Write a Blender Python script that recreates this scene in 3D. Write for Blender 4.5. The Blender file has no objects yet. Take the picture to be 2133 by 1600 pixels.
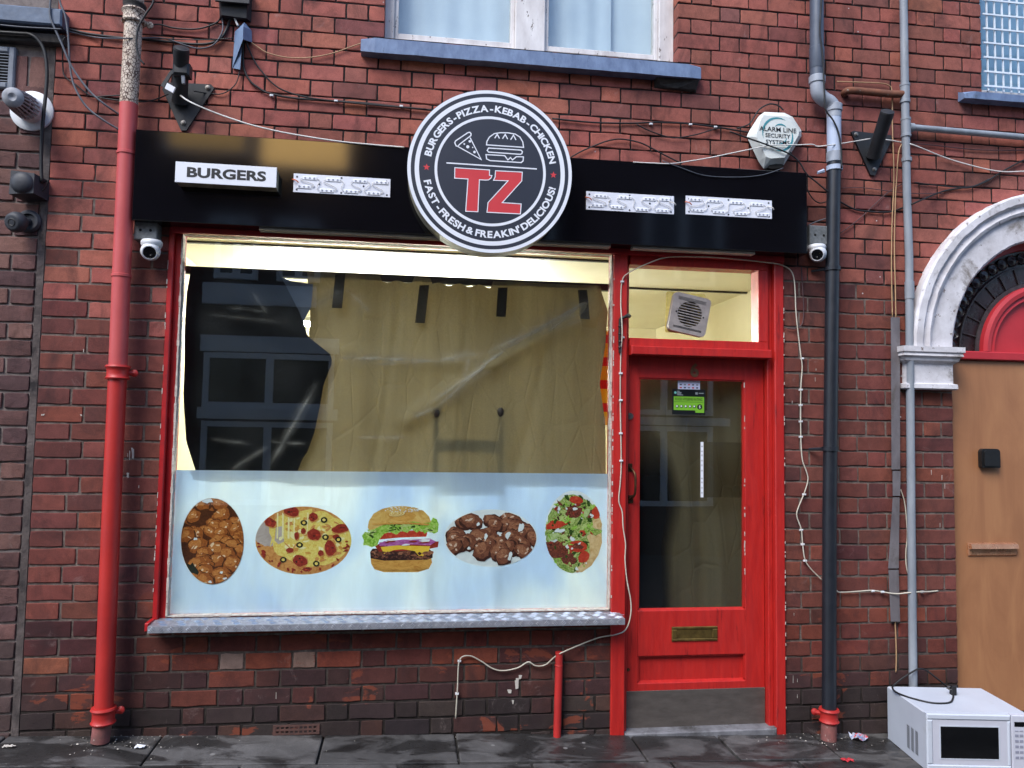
import bpy, math, random
from mathutils import Vector, Matrix
R = math.radians
random.seed(7)
S = bpy.context.scene
COL = S.collection

# ------------------------------------------------------------------ camera
FPX, PW, PH = 1602.0, 2133.0, 1600.0
CAM = Vector((0.0, -4.0, 1.5615))
_y, _p, _r = R(7.727), R(3.55), R(0.926)
_f = Vector((math.sin(_y) * math.cos(_p), math.cos(_y) * math.cos(_p), math.sin(_p)))
_rt = Vector((math.cos(_y), -math.sin(_y), 0))
_up = _rt.cross(_f)
RT = math.cos(_r) * _rt + math.sin(_r) * _up
UP = -math.sin(_r) * _rt + math.cos(_r) * _up
FW = _f
cd = bpy.data.cameras.new('camera')
cd.sensor_width = 36.0
cd.lens = 36.0 * FPX / PW
cd.clip_start = 0.05
cd.clip_end = 600
cam = bpy.data.objects.new('camera', cd)
COL.objects.link(cam)
cam.matrix_world = Matrix(((RT.x, UP.x, -FW.x, CAM.x), (RT.y, UP.y, -FW.y, CAM.y), (RT.z, UP.z, -FW.z, CAM.z), (0, 0, 0, 1)))
S.camera = cam

# ------------------------------------------------------------------ sky, sun, exposure
SUN_EL, SUN_AZ = R(50), R(222)          # azimuth clockwise from +Y (the wall faces -Y)
W = bpy.data.worlds.new('World')
S.world = W
W.use_nodes = True
nt = W.node_tree
nt.nodes.clear()
sky = nt.nodes.new('ShaderNodeTexSky')
sky.sky_type = 'NISHITA'
sky.sun_disc = False
sky.sun_elevation = SUN_EL
sky.sun_rotation = SUN_AZ
sky.air_density = 1.0
sky.dust_density = 1.2
sky.ozone_density = 3.0
bg = nt.nodes.new('ShaderNodeBackground')
bg.inputs[1].default_value = 0.15
wo = nt.nodes.new('ShaderNodeOutputWorld')
nt.links.new(sky.outputs[0], bg.inputs[0])
nt.links.new(bg.outputs[0], wo.inputs[0])
sl = bpy.data.lights.new('sun', 'SUN')
sl.energy = 1.5
sl.angle = R(28)
sl.color = (1.0, 0.97, 0.93)
so = bpy.data.objects.new('sun', sl)
COL.objects.link(so)
_sd = Vector((math.sin(SUN_AZ) * math.cos(SUN_EL), math.cos(SUN_AZ) * math.cos(SUN_EL), math.sin(SUN_EL)))
so.rotation_euler = (-_sd).to_track_quat('-Z', 'Y').to_euler()
so.location = (-2, -6, 9)
S.view_settings.view_transform = 'Standard'
S.view_settings.look = 'None'
S.view_settings.exposure = 1.2
S.view_settings.gamma = 1.0
S.view_settings.use_curve_mapping = False
S.render.engine = 'CYCLES'
S.cycles.max_bounces = 8
S.cycles.transparent_max_bounces = 16
S.cycles.use_denoising = True
S.cycles.caustics_reflective = False
S.cycles.caustics_refractive = False
S.cycles.sample_clamp_indirect = 4.0

# ------------------------------------------------------------------ helpers
def at(px, py, Y=0.0):
    """point of the place seen at a photograph pixel, on the plane y = Y"""
    d = FW + RT * ((px - PW / 2) / FPX) - UP * ((py - PH / 2) / FPX)
    return CAM + d * ((Y - CAM.y) / d.y)

def atz(px, py, Z):
    d = FW + RT * ((px - PW / 2) / FPX) - UP * ((py - PH / 2) / FPX)
    return CAM + d * ((Z - CAM.z) / d.z)

def pxm(px, py, Y=0.0):
    """metres per pixel there"""
    return (at(px + 1, py, Y) - at(px, py, Y)).length

def ground(x, y=0.0):
    return 0.030 - 0.033 * x + 0.015 * y

def srgb(r, g, b, a=1.0):
    c = lambda v: (v / 255 / 12.92) if v <= 10 else ((v / 255 + 0.055) / 1.055) ** 2.4
    return (c(r), c(g), c(b), a)

MATS = {}
def nodes(name):
    m = bpy.data.materials.new(name)
    m.use_nodes = True
    t = m.node_tree
    b = t.nodes['Principled BSDF']
    MATS[name] = m
    return m, t, b

def N(t, typ, **kw):
    n = t.nodes.new(typ)
    for k, v in kw.items():
        if k.startswith('i_'):
            n.inputs[k[2:].replace('_', ' ')].default_value = v
        elif k.startswith('n'):
            n.inputs[int(k[1:])].default_value = v
        else:
            setattr(n, k, v)
    return n

def L(t, a, b):
    t.links.new(a, b)

def coord(t, scale=(1, 1, 1)):
    g = N(t, 'ShaderNodeNewGeometry')
    mp = N(t, 'ShaderNodeMapping')
    mp.inputs['Scale'].default_value = scale
    L(t, g.outputs['Position'], mp.inputs['Vector'])
    return mp.outputs[0]

def noise(t, co, scale, detail=4, rough=0.6, dist=0.0):
    n = N(t, 'ShaderNodeTexNoise')
    n.inputs['Scale'].default_value = scale
    n.inputs['Detail'].default_value = detail
    n.inputs['Roughness'].default_value = rough
    n.inputs['Distortion'].default_value = dist
    L(t, co, n.inputs['Vector'])
    return n.outputs[0]

def ramp(t, f, stops, interp='LINEAR'):
    r = N(t, 'ShaderNodeValToRGB')
    e = r.color_ramp
    e.interpolation = interp
    while len(e.elements) > 1:
        e.elements.remove(e.elements[-1])
    e.elements[0].position = stops[0][0]
    e.elements[0].color = stops[0][1] if len(stops[0][1]) == 4 else (*stops[0][1], 1)
    for p, c in stops[1:]:
        x = e.elements.new(p)
        x.color = c if len(c) == 4 else (*c, 1)
    L(t, f, r.inputs[0])
    return r.outputs[0]

def grey(v):
    return (v, v, v, 1)

def mix(t, f, a, b, mode='MIX'):
    m = N(t, 'ShaderNodeMix', data_type='RGBA', blend_type=mode)
    for s, v in ((0, f), (6, a), (7, b)):
        if hasattr(v, 'is_output'):
            L(t, v, m.inputs[s])
        else:
            m.inputs[s].default_value = v
    return m.outputs[2]

def bump(t, b, h, strength=0.4, dist=0.002):
    n = N(t, 'ShaderNodeBump')
    n.inputs['Strength'].default_value = strength
    n.inputs['Distance'].default_value = dist
    L(t, h, n.inputs['Height'])
    L(t, n.outputs[0], b.inputs['Normal'])

def pm(name, c1, c2=None, scale=18, rough=0.5, rough2=None, metal=0.0, bs=0.25, bscale=120, bd=0.001, stretch=(1, 1, 1), chips=None, chip_amt=0.66, chip_scale=60, coat=0.0, spec=0.5, dirt=None, dirt_amt=0.55):
    """general painted / plastic / metal / stone surface with uneven colour, gloss and relief"""
    m, t, b = nodes(name)
    co = coord(t, stretch)
    c2 = c2 or tuple(x * 0.8 for x in c1[:3]) + (1,)
    n1 = noise(t, co, scale, 6, 0.62)
    col = mix(t, ramp(t, n1, [(0.32, grey(0)), (0.68, grey(1))]), c1, c2)
    if dirt:
        nd = noise(t, co, 5.5, 7, 0.7, 0.3)
        col = mix(t, ramp(t, nd, [(dirt_amt, grey(0)), (dirt_amt + 0.13, grey(1))]), col, dirt)
    if chips:
        n3 = noise(t, co, chip_scale, 5, 0.75)
        col = mix(t, ramp(t, n3, [(chip_amt, grey(0)), (chip_amt + 0.02, grey(1))]), col, chips)
    L(t, col, b.inputs['Base Color'])
    r2 = rough2 if rough2 is not None else min(1.0, rough + 0.15)
    L(t, ramp(t, noise(t, co, scale * 1.7, 5, 0.6), [(0.3, grey(rough)), (0.7, grey(r2))]), b.inputs['Roughness'])
    b.inputs['Metallic'].default_value = metal
    b.inputs['Specular IOR Level'].default_value = spec
    b.inputs['Coat Weight'].default_value = coat
    if bs:
        bump(t, b, noise(t, co, bscale, 5, 0.65), bs, bd)
    return m

class MB:
    """collects geometry, builds ONE mesh object"""
    def __init__(self):
        self.v, self.f, self.m, self.cur = [], [], [], 0
    def mat(self, i):
        self.cur = i
        return self
    def add(self, vs, fs):
        o = len(self.v)
        self.v += [tuple(p) for p in vs]
        for f in fs:
            self.f.append(tuple(i + o for i in f))
            self.m.append(self.cur)
        return self
    def box(self, x0, x1, y0, y1, z0, z1, bev=0.0):
        x0, x1 = min(x0, x1), max(x0, x1); y0, y1 = min(y0, y1), max(y0, y1); z0, z1 = min(z0, z1), max(z0, z1)
        if bev:
            b = min(bev, (x1 - x0) / 2.1, (z1 - z0) / 2.1, (y1 - y0) / 2.1)
            out = [(x0, z0), (x1, z0), (x1, z1), (x0, z1)]
            inn = [(x0 + b, z0 + b), (x1 - b, z0 + b), (x1 - b, z1 - b), (x0 + b, z1 - b)]
            vs = [(p[0], y1, p[1]) for p in out] + [(p[0], y0 + b, p[1]) for p in out] + [(p[0], y0, p[1]) for p in inn]
            fs = [(0, 1, 2, 3), (11, 10, 9, 8)]
            for i in range(4):
                j = (i + 1) % 4
                fs += [(i, i + 4, j + 4, j), (i + 4, i + 8, j + 8, j + 4)]
            fs = [tuple(reversed(f)) for f in fs]
            return self.add(vs, fs)
        vs = [(x, y, z) for z in (z0, z1) for y in (y0, y1) for x in (x0, x1)]
        return self.add(vs, [(0, 2, 3, 1), (4, 5, 7, 6), (0, 1, 5, 4), (1, 3, 7, 5), (3, 2, 6, 7), (2, 0, 4, 6)])
    def hexa(self, p):
        """8 corners: bottom ring 4, top ring 4"""
        return self.add(p, [(3, 2, 1, 0), (4, 5, 6, 7), (0, 1, 5, 4), (1, 2, 6, 5), (2, 3, 7, 6), (3, 0, 4, 7)])
    def prism(self, pts, y0, y1, cap0=True, cap1=True):
        """polygon in x,z (counter-clockwise seen from the street, i.e. from -y) pushed from y0 (front) to y1"""
        n = len(pts)
        a = sum(pts[i][0] * pts[(i + 1) % n][1] - pts[(i + 1) % n][0] * pts[i][1] for i in range(n))
        if a < 0:
            pts = pts[::-1]
        vs = [(x, y0, z) for x, z in pts] + [(x, y1, z) for x, z in pts]
        fs = []
        if cap0: fs.append(tuple(range(n)))
        if cap1: fs.append(tuple(range(2 * n - 1, n - 1, -1)))
        for i in range(n):
            j = (i + 1) % n
            fs.append((i, i + n, j + n, j))
        return self.add(vs, fs)
    def flat(self, pts, y):
        n = len(pts)
        a = sum(pts[i][0] * pts[(i + 1) % n][1] - pts[(i + 1) % n][0] * pts[i][1] for i in range(n))
        if a < 0:
            pts = pts[::-1]
        return self.add([(x, y, z) for x, z in pts], [tuple(range(n))])
    def tube(self, pts, r, n=8, caps=True):
        pts = [Vector(p) for p in pts]
        k = len(pts)
        rr = r if isinstance(r, (list, tuple)) else [r] * k
        ref = None
        vs, fs = [], []
        for i, p in enumerate(pts):
            d = (pts[min(i + 1, k - 1)] - pts[max(i - 1, 0)])
            d = d.normalized() if d.length > 1e-9 else Vector((0, 0, 1))
            if ref is None:
                ref = d.orthogonal().normalized()
            ref = (ref - d * ref.dot(d))
            ref = ref.normalized() if ref.length > 1e-6 else d.orthogonal().normalized()
            q = d.cross(ref)
            for j in range(n):
                a = 2 * math.pi * j / n
                vs.append(p + (ref * math.cos(a) + q * math.sin(a)) * rr[i])
        for i in range(k - 1):
            for j in range(n):
                a, b = i * n + j, i * n + (j + 1) % n
                fs.append((a, b, b + n, a + n))
        if caps:
            fs.append(tuple(range(n - 1, -1, -1)))
            fs.append(tuple(range((k - 1) * n, k * n)))
        return self.add(vs, fs)
    def lathe(self, prof, o, axis, n=24):
        """prof: (distance along the axis, radius)"""
        o, ax = Vector(o), Vector(axis).normalized()
        u = ax.orthogonal().normalized()
        w = ax.cross(u)
        vs, fs = [], []
        for h, r in prof:
            for j in range(n):
                a = 2 * math.pi * j / n
                vs.append(o + ax * h + (u * math.cos(a) + w * math.sin(a)) * r)
        for i in range(len(prof) - 1):
            for j in range(n):
                a, b = i * n + j, i * n + (j + 1) % n
                fs.append((a, b, b + n, a + n))
        if prof[0][1] > 1e-6: fs.append(tuple(range(n - 1, -1, -1)))
        if prof[-1][1] > 1e-6: fs.append(tuple(range((len(prof) - 1) * n, len(prof) * n)))
        return self.add(vs, fs)
    def ring(self, cx, cz, r0, r1, y0, y1, n=96, a0=0.0, a1=2 * math.pi):
        """flat band between radii r0 < r1, front at y0, back at y1"""
        full = abs(a1 - a0 - 2 * math.pi) < 1e-6
        k = n if full else n + 1
        vs = []
        for i in range(k):
            a = a0 + (a1 - a0) * i / n
            c, s = math.cos(a), math.sin(a)
            vs += [(cx + r1 * c, y0, cz + r1 * s), (cx + r0 * c, y0, cz + r0 * s), (cx + r1 * c, y1, cz + r1 * s), (cx + r0 * c, y1, cz + r0 * s)]
        fs = []
        for i in range(n):
            a, b = i * 4, ((i + 1) % k) * 4
            fs += [(a, b, b + 1, a + 1), (a, a + 2, b + 2, b), (a + 1, b + 1, b + 3, a + 3), (a + 2, a + 3, b + 3, b + 2)]
        return self.add(vs, fs)
    def stroke(self, pts, w, y0, y1, closed=False):
        """flat line of width w through x,z points, mitred"""
        n = len(pts)
        P = [Vector((p[0], p[1])) for p in pts]
        Lf, Rt = [], []
        for i in range(n):
            a = P[(i - 1) % n] if (closed or i > 0) else P[i]
            c = P[(i + 1) % n] if (closed or i < n - 1) else P[i]
            d1 = (P[i] - a); d2 = (c - P[i])
            d1 = d1.normalized() if d1.length > 1e-9 else d2.normalized()
            d2 = d2.normalized() if d2.length > 1e-9 else d1
            n1, n2 = Vector((-d1.y, d1.x)), Vector((-d2.y, d2.x))
            mt = (n1 + n2)
            mt = mt.normalized() if mt.length > 1e-6 else n1
            s = w / 2 / max(0.4, mt.dot(n1))
            Lf.append(P[i] + mt * s); Rt.append(P[i] - mt * s)
        m = n if closed else n - 1
        for i in range(m):
            j = (i + 1) % n
            q = [Lf[i], Rt[i], Rt[j], Lf[j]]
            self.prism([(p.x, p.y) for p in q], y0, y1, cap1=False)
        return self
    def build(self, name, mats, parent=None, smooth=False, loc=None, kind=None):
        me = bpy.data.meshes.new(name)
        o = Vector(loc) if loc is not None else Vector((0, 0, 0))
        me.from_pydata([(x - o.x, y - o.y, z - o.z) for x, y, z in self.v], [], self.f)
        mats = mats if isinstance(mats, (list, tuple)) else [mats]
        for mm in mats:
            me.materials.append(mm)
        if len(mats) > 1:
            me.polygons.foreach_set('material_index', self.m)
        if smooth:
            me.polygons.foreach_set('use_smooth', [True] * len(me.polygons))
            if smooth is not True:
                me.set_sharp_from_angle(angle=R(smooth))
        me.update()
        ob = bpy.data.objects.new(name, me)
        COL.objects.link(ob)
        ob.location = o
        if parent is not None:
            par(ob, parent)
        if kind:
            ob['kind'] = kind
        return ob

def wloc(o):
    v = Vector(o.location)
    while o.parent:
        o = o.parent
        v = v + Vector(o.location)
    return v

def par(ob, p):
    """parent, keeping the place (parents are only moved, never turned)"""
    pl = wloc(p)
    ob.parent = p
    ob.location = ob.location - pl

def empty(name, loc):
    o = bpy.data.objects.new(name, None)
    o.empty_display_size = 0.1
    COL.objects.link(o)
    o.location = loc
    return o

def tag(o, label, cat, group=None):
    o['label'] = label
    o['category'] = cat
    if group:
        o['group'] = group
    return o

def thing(name, loc, label, cat, group=None):
    return tag(empty(name, loc), label, cat, group)

def crom(pts, sub=6):
    """smooth curve through points"""
    P = [Vector(p) for p in pts]
    out = []
    for i in range(len(P) - 1):
        a, b, c, d = P[max(i - 1, 0)], P[i], P[i + 1], P[min(i + 2, len(P) - 1)]
        for k in range(sub):
            s = k / sub
            out.append(0.5 * ((2 * b) + (c - a) * s + (2 * a - 5 * b + 4 * c - d) * s * s + (3 * b - a - 3 * c + d) * s ** 3))
    out.append(P[-1])
    return out

def text_pts(s, size, bold=0.0, spacing=1.0, align='CENTER'):
    """letters as a flat mesh: list of (verts2d, faces)"""
    cu = bpy.data.curves.new('t', 'FONT')
    cu.body = s
    cu.size = size
    cu.offset = bold
    cu.space_character = spacing
    cu.align_x = align
    cu.fill_mode = 'FRONT' if hasattr(cu, 'fill_mode') else 'BOTH'
    cu.resolution_u = 4
    ob = bpy.data.objects.new('t', cu)
    COL.objects.link(ob)
    dg = bpy.context.evaluated_depsgraph_get()
    dg.update()
    me = ob.evaluated_get(dg).to_mesh()
    vs = [(v.co.x, v.co.y) for v in me.vertices]
    fs = [tuple(p.vertices) for p in me.polygons]
    ob.evaluated_get(dg).to_mesh_clear()
    bpy.data.objects.remove(ob)
    bpy.data.curves.remove(cu)
    return vs, fs

def text(mb, s, x, z, y, size, bold=0.0, spacing=1.0, align='CENTER', sx=1.0):
    vs, fs = text_pts(s, size, bold, spacing, align)
    return mb.add([(x + a * sx, y, z + b) for a, b in vs], fs)

def arc_text(mb, s, cx, cz, rad, a0, a1, size, y, bold, outside=True, capfrac=0.36, stretch=1.0):
    """each letter stands on a circle; a0..a1 degrees; outside: tops point away from the centre"""
    ws = []
    for ch in s:
        vs, fs = text_pts(ch if ch != ' ' else 'i', size, bold, 1.0, 'LEFT')
        xs = [v[0] for v in vs]
        ws.append((ch, vs, fs, min(xs), max(xs) - min(xs)))
    k = stretch
    arc = abs(R(a1 - a0)) * rad
    tot = sum((size * 0.10 if c == ' ' else w) * k for c, _, _, _, w in ws)
    gap = (arc - tot) / (len(ws) - 1)
    sgn = 1 if a1 > a0 else -1
    p = 0.0
    for c, vs, fs, x0, w in ws:
        ww = (size * 0.10 if c == ' ' else w) * k
        if c != ' ':
            ang = R(a0) + sgn * (p + ww / 2) / rad
            e = Vector((math.cos(ang), math.sin(ang)))
            if outside:
                up, rt = e, Vector((e.y, -e.x))
            else:
                up, rt = -e, Vector((-e.y, e.x))
            out = []
            for a, b in vs:
                q = Vector((cx, cz)) + e * rad + rt * ((a - x0 - w / 2) * k) + up * (b - size * capfrac)
                out.append((q.x, y, q.y))
            mb.add(out, fs)
        p += ww + gap
    return mb

# ------------------------------------------------------------------ materials of the setting
def N_map(t, f, a, b):
    n = N(t, 'ShaderNodeMapRange')
    n.inputs[1].default_value = a
    n.inputs[2].default_value = b
    L(t, f, n.inputs[0])
    return n.outputs[0]

def brick_mat(name, source, rough_face=False):
    m, t, b = nodes(name)
    co = coord(t)
    if source == 'object':
        oi = N(t, 'ShaderNodeObjectInfo')
        base = oi.outputs['Color']
    else:
        a = N(t, 'ShaderNodeAttribute', attribute_name='bcol')
        base = a.outputs['Color']
    mott = noise(t, co, 14, 6, 0.65, 0.4)
    col = mix(t, 1.0, base, ramp(t, mott, [(0.25, grey(0.66)), (0.5, grey(0.98)), (0.78, grey(1.26))]), 'MULTIPLY')
    grit = noise(t, co, 260, 3, 0.6)
    col = mix(t, 1.0, col, ramp(t, grit, [(0.3, grey(0.8)), (0.7, grey(1.16))]), 'MULTIPLY')
    soot = noise(t, coord(t, (1.0, 1.0, .55)), 4.3, 8, 0.72, 0.9)
    col = mix(t, ramp(t, soot, [(0.50, grey(0)), (0.73, grey(0.78))]), col, srgb(52, 40, 42))
    tone = noise(t, co, 1.3, 4, 0.6, 0.4)
    col = mix(t, 1.0, col, ramp(t, tone, [(0.3, (.74, .72, .74)), (0.7, (1.16, 1.13, 1.10))]), 'MULTIPLY')
    pit = noise(t, co, 75, 4, 0.6)
    col = mix(t, ramp(t, pit, [(0.70, grey(0)), (0.74, grey(0.8))]), col, srgb(40, 26, 26))
    bloom = noise(t, co, 7.3, 7, 0.75, 1.0)
    col = mix(t, ramp(t, bloom, [(0.61, grey(0)), (0.78, grey(0.30))]), col, srgb(178, 160, 156))
    sz = N(t, 'ShaderNodeSeparateXYZ')
    L(t, co, sz.inputs[0])
    spall = N(t, 'ShaderNodeMath', operation='MULTIPLY')     # blown brick faces, bare orange clay, mostly low down
    L(t, ramp(t, noise(t, coord(t, (.7, 1, 1.3)), 5.2, 6, .62, .5), [(.60, grey(0)), (.63, grey(.75))]), spall.inputs[0])
    L(t, ramp(t, N_map(t, sz.outputs[2], 0.0, 1.4), [(.1, grey(1)), (.45, grey(.8)), (.6, grey(.1))]), spall.inputs[1])
    col = mix(t, spall.outputs[0], col, srgb(128, 66, 48))
    vo = N(t, 'ShaderNodeTexVoronoi')
    vo.inputs['Scale'].default_value = 9.0
    vo.inputs['Randomness'].default_value = 1.0
    L(t, co, vo.inputs['Vector'])
    gate = noise(t, co, 2.1, 2, 0.5)
    fl = N(t, 'ShaderNodeMath', operation='MULTIPLY')
    L(t, ramp(t, vo.outputs['Distance'], [(0.030, grey(1)), (0.042, grey(0))]), fl.inputs[0])
    L(t, ramp(t, gate, [(0.56, grey(0)), (0.62, grey(1))]), fl.inputs[1])
    col = mix(t, fl.outputs[0], col, srgb(205, 200, 198))
    L(t, col, b.inputs['Base Color'])
    L(t, ramp(t, mott, [(0.3, grey(0.82)), (0.7, grey(0.96))]), b.inputs['Roughness'])
    b.inputs['Specular IOR Level'].default_value = .22
    h = mix(t, 0.5, noise(t, co, 55 if not rough_face else 30, 6, 0.7, 0.5), grit)
    bump(t, b, h, 0.5 if not rough_face else 0.9, 0.0035 if not rough_face else 0.008)
    return m

M_BRICK = brick_mat('brick_clay', 'object')
M_BRICKS = brick_mat('brick_clay_far', 'attr')
M_ROUGH = brick_mat('brick_rough', 'object', True)

def mortar_mat():
    m, t, b = nodes('mortar_joint')
    co = coord(t)
    sx = N(t, 'ShaderNodeSeparateXYZ')
    L(t, co, sx.inputs[0])
    # old black joints above, later grey repointing below (its edge steps up to the left of the sign)
    xr = ramp(t, N_map(t, sx.outputs[0], -1.9, 4.0), [(0.0, grey(0.60)), (0.5, grey(0.57)), (1.0, grey(0.46))])
    z = N(t, 'ShaderNodeMath', operation='MULTIPLY_ADD')
    L(t, noise(t, co, 3.5, 4, 0.6), z.inputs[0])
    z.inputs[1].default_value = 0.10
    L(t, N_map(t, sx.outputs[2], 0.0, 4.6), z.inputs[2])
    d = N(t, 'ShaderNodeMath', operation='SUBTRACT')
    L(t, z.outputs[0], d.inputs[0])
    L(t, xr, d.inputs[1])
    up = ramp(t, d.outputs[0], [(0.04, grey(0)), (0.07, grey(1))])
    lowc = ramp(t, noise(t, co, 22, 6, 0.7), [(0.3, srgb(72, 62, 58)), (0.5, srgb(104, 92, 85)), (0.7, srgb(136, 124, 114))])
    low2 = ramp(t, N_map(t, sx.outputs[2], 0.0, 0.7), [(0.2, srgb(84, 76, 72)), (0.9, grey(1))])
    lowc = mix(t, 1.0, lowc, low2, 'MULTIPLY')
    col = mix(t, up, lowc, srgb(24, 18, 18))
    L(t, col, b.inputs['Base Color'])
    b.inputs['Roughness'].default_value = 0.95
    bump(t, b, noise(t, co, 140, 5, 0.7), 0.7, 0.004)
    return m

M_MORTAR = mortar_mat()
M_MORTAR2 = pm('mortar_grey', srgb(138, 126, 120), srgb(104, 94, 90), 26, 0.95, bs=0.7, bscale=150, bd=0.004)
M_RED = pm('red_gloss_paint', srgb(188, 40, 34), srgb(166, 32, 30), 7, 0.34, 0.55, bs=0.4, bscale=26, bd=0.0015, stretch=(5, 5, .7), chips=srgb(104, 32, 28), chip_amt=0.72, chip_scale=34, dirt=srgb(120, 24, 24), dirt_amt=0.58)
M_REDW = pm('red_window_paint', srgb(186, 28, 32), srgb(150, 24, 28), 9, 0.36, 0.55, bs=0.35, bscale=60, bd=0.0015, chips=srgb(92, 34, 32), chip_amt=0.71, chip_scale=40, dirt=srgb(110, 20, 24), dirt_amt=0.6)
M_PIPE = pm('red_pipe_paint', srgb(186, 46, 40), srgb(170, 40, 37), 6, 0.42, 0.6, bs=0.2, bscale=70, bd=0.001, chips=srgb(112, 44, 40), chip_amt=0.78, chip_scale=50)
M_PUTTY = pm('old_putty', srgb(214, 208, 198), srgb(170, 156, 146), 40, 0.7, bs=0.5, bscale=90, bd=0.002, chips=srgb(120, 40, 38), chip_amt=0.62, chip_scale=45)
M_WHITEP = pm('peeling_white_paint', srgb(226, 222, 220), srgb(196, 190, 188), 14, 0.6, bs=0.5, bscale=40, bd=0.003, stretch=(1, 1, 0.35), chips=srgb(96, 84, 78), chip_amt=0.62, chip_scale=34, dirt=srgb(150, 138, 132), dirt_amt=0.6)
M_STUCCO = pm('peeling_white_stucco', srgb(222, 220, 224), srgb(188, 184, 186), 9, 0.65, bs=0.6, bscale=30, bd=0.004, chips=srgb(112, 98, 90), chip_amt=0.635, chip_scale=26, dirt=srgb(126, 118, 112), dirt_amt=0.56)
M_SILL = pm('blue_grey_sill', srgb(120, 140, 172), srgb(88, 106, 138), 16, 0.55, bs=0.5, bscale=60, bd=0.003, stretch=(1, 1, 0.5), chips=srgb(58, 64, 74), chip_amt=0.66, chip_scale=26, dirt=srgb(70, 80, 98), dirt_amt=0.58)
M_BLACKG = pm('black_fascia', srgb(12, 12, 17), srgb(9, 9, 13), 3, 0.07, 0.09, bs=0.0, spec=0.75)
M_CREAM = pm('cream_ceiling', srgb(222, 217, 194), srgb(214, 208, 182), 3, 0.5, bs=0.1)
M_CREAMW = pm('cream_wall', srgb(206, 198, 168), srgb(196, 186, 154), 3, 0.6, bs=0.1)
M_DARK = pm('dark_rail', srgb(22, 20, 20), srgb(16, 15, 15), 10, 0.5)
M_GREYC = pm('grey_block', srgb(112, 116, 118), srgb(84, 88, 90), 60, 0.8, bs=0.6, bscale=90, bd=0.003)

def glass_mat(name, rough=0.0, tint=(0.94, 0.97, 0.96, 1), ior=1.5):
    m = bpy.data.materials.new(name)
    m.use_nodes = True
    t = m.node_tree
    t.nodes.clear()
    o = N(t, 'ShaderNodeOutputMaterial')
    mx = N(t, 'ShaderNodeMixShader')
    tr = N(t, 'ShaderNodeBsdfTransparent')
    tr.inputs[0].default_value = tint
    gl = N(t, 'ShaderNodeBsdfGlossy')
    gl.inputs['Roughness'].default_value = rough
    fr = N(t, 'ShaderNodeFresnel')
    fr.inputs[0].default_value = ior
    k = N(t, 'ShaderNodeMath', operation='MULTIPLY', use_clamp=True)
    k.inputs[1].default_value = 2.0          # both faces of the pane
    bf = N(t, 'ShaderNodeNewGeometry')
    inv_ = N(t, 'ShaderNodeMath', operation='SUBTRACT')
    inv_.inputs[0].default_value = 1.0
    L(t, bf.outputs['Backfacing'], inv_.inputs[1])
    k2 = N(t, 'ShaderNodeMath', operation='MULTIPLY')
    L(t, fr.outputs[0], k2.inputs[0])
    L(t, inv_.outputs[0], k2.inputs[1])          # the inner face adds no second mirror
    L(t, k2.outputs[0], k.inputs[0])
    L(t, k.outputs[0], mx.inputs[0])
    L(t, tr.outputs[0], mx.inputs[1])
    L(t, gl.outputs[0], mx.inputs[2])
    co = coord(t)
    bp = N(t, 'ShaderNodeBump')
    bp.inputs['Strength'].default_value = 0.03
    bp.inputs['Distance'].default_value = 0.004
    L(t, noise(t, co, 3.0, 2, 0.5), bp.inputs['Height'])
    L(t, bp.outputs[0], gl.inputs['Normal'])
    L(t, mx.outputs[0], o.inputs[0])
    return m

M_GLASS = glass_mat('window_glass')
M_GLASSD = glass_mat('dusty_glass', 0.03)

# ------------------------------------------------------------------ brickwork
PITCH, ZJ0, UNIT = 0.0857, 0.284, 0.343
XL, XR = -1.781, 4.7
ARC_X, ARC_Z, ARC_RO, ARC_RI = 3.735, 2.075, 0.935, 0.665

def openings(z):
    o = []
    if z < 0.60: o.append((1.128, 2.055))
    elif z < 2.60: o.append((-1.200, 2.055))
    elif z < 2.96: o.append((-1.30, 2.10))
    if z > 3.63: o.append((-0.172, 1.445))
    if z > 3.575: o.append((3.305, 9))
    if z < ARC_Z: o.append((3.078, 9))
    elif z < ARC_Z + ARC_RO - 0.03:
        h = math.sqrt((ARC_RO - 0.03) ** 2 - (z - ARC_Z) ** 2)
        o.append((ARC_X - h, ARC_X + h))
    return o

def intervals(z):
    iv = [(XL, XR)]
    for a, b in openings(z):
        nx = []
        for c, d in iv:
            if b <= c or a >= d:
                nx.append((c, d)); continue
            if a > c: nx.append((c, a))
            if b < d: nx.append((b, d))
        iv = nx
    return iv

def jrand(a, b):
    return random.uniform(a, b)

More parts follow.
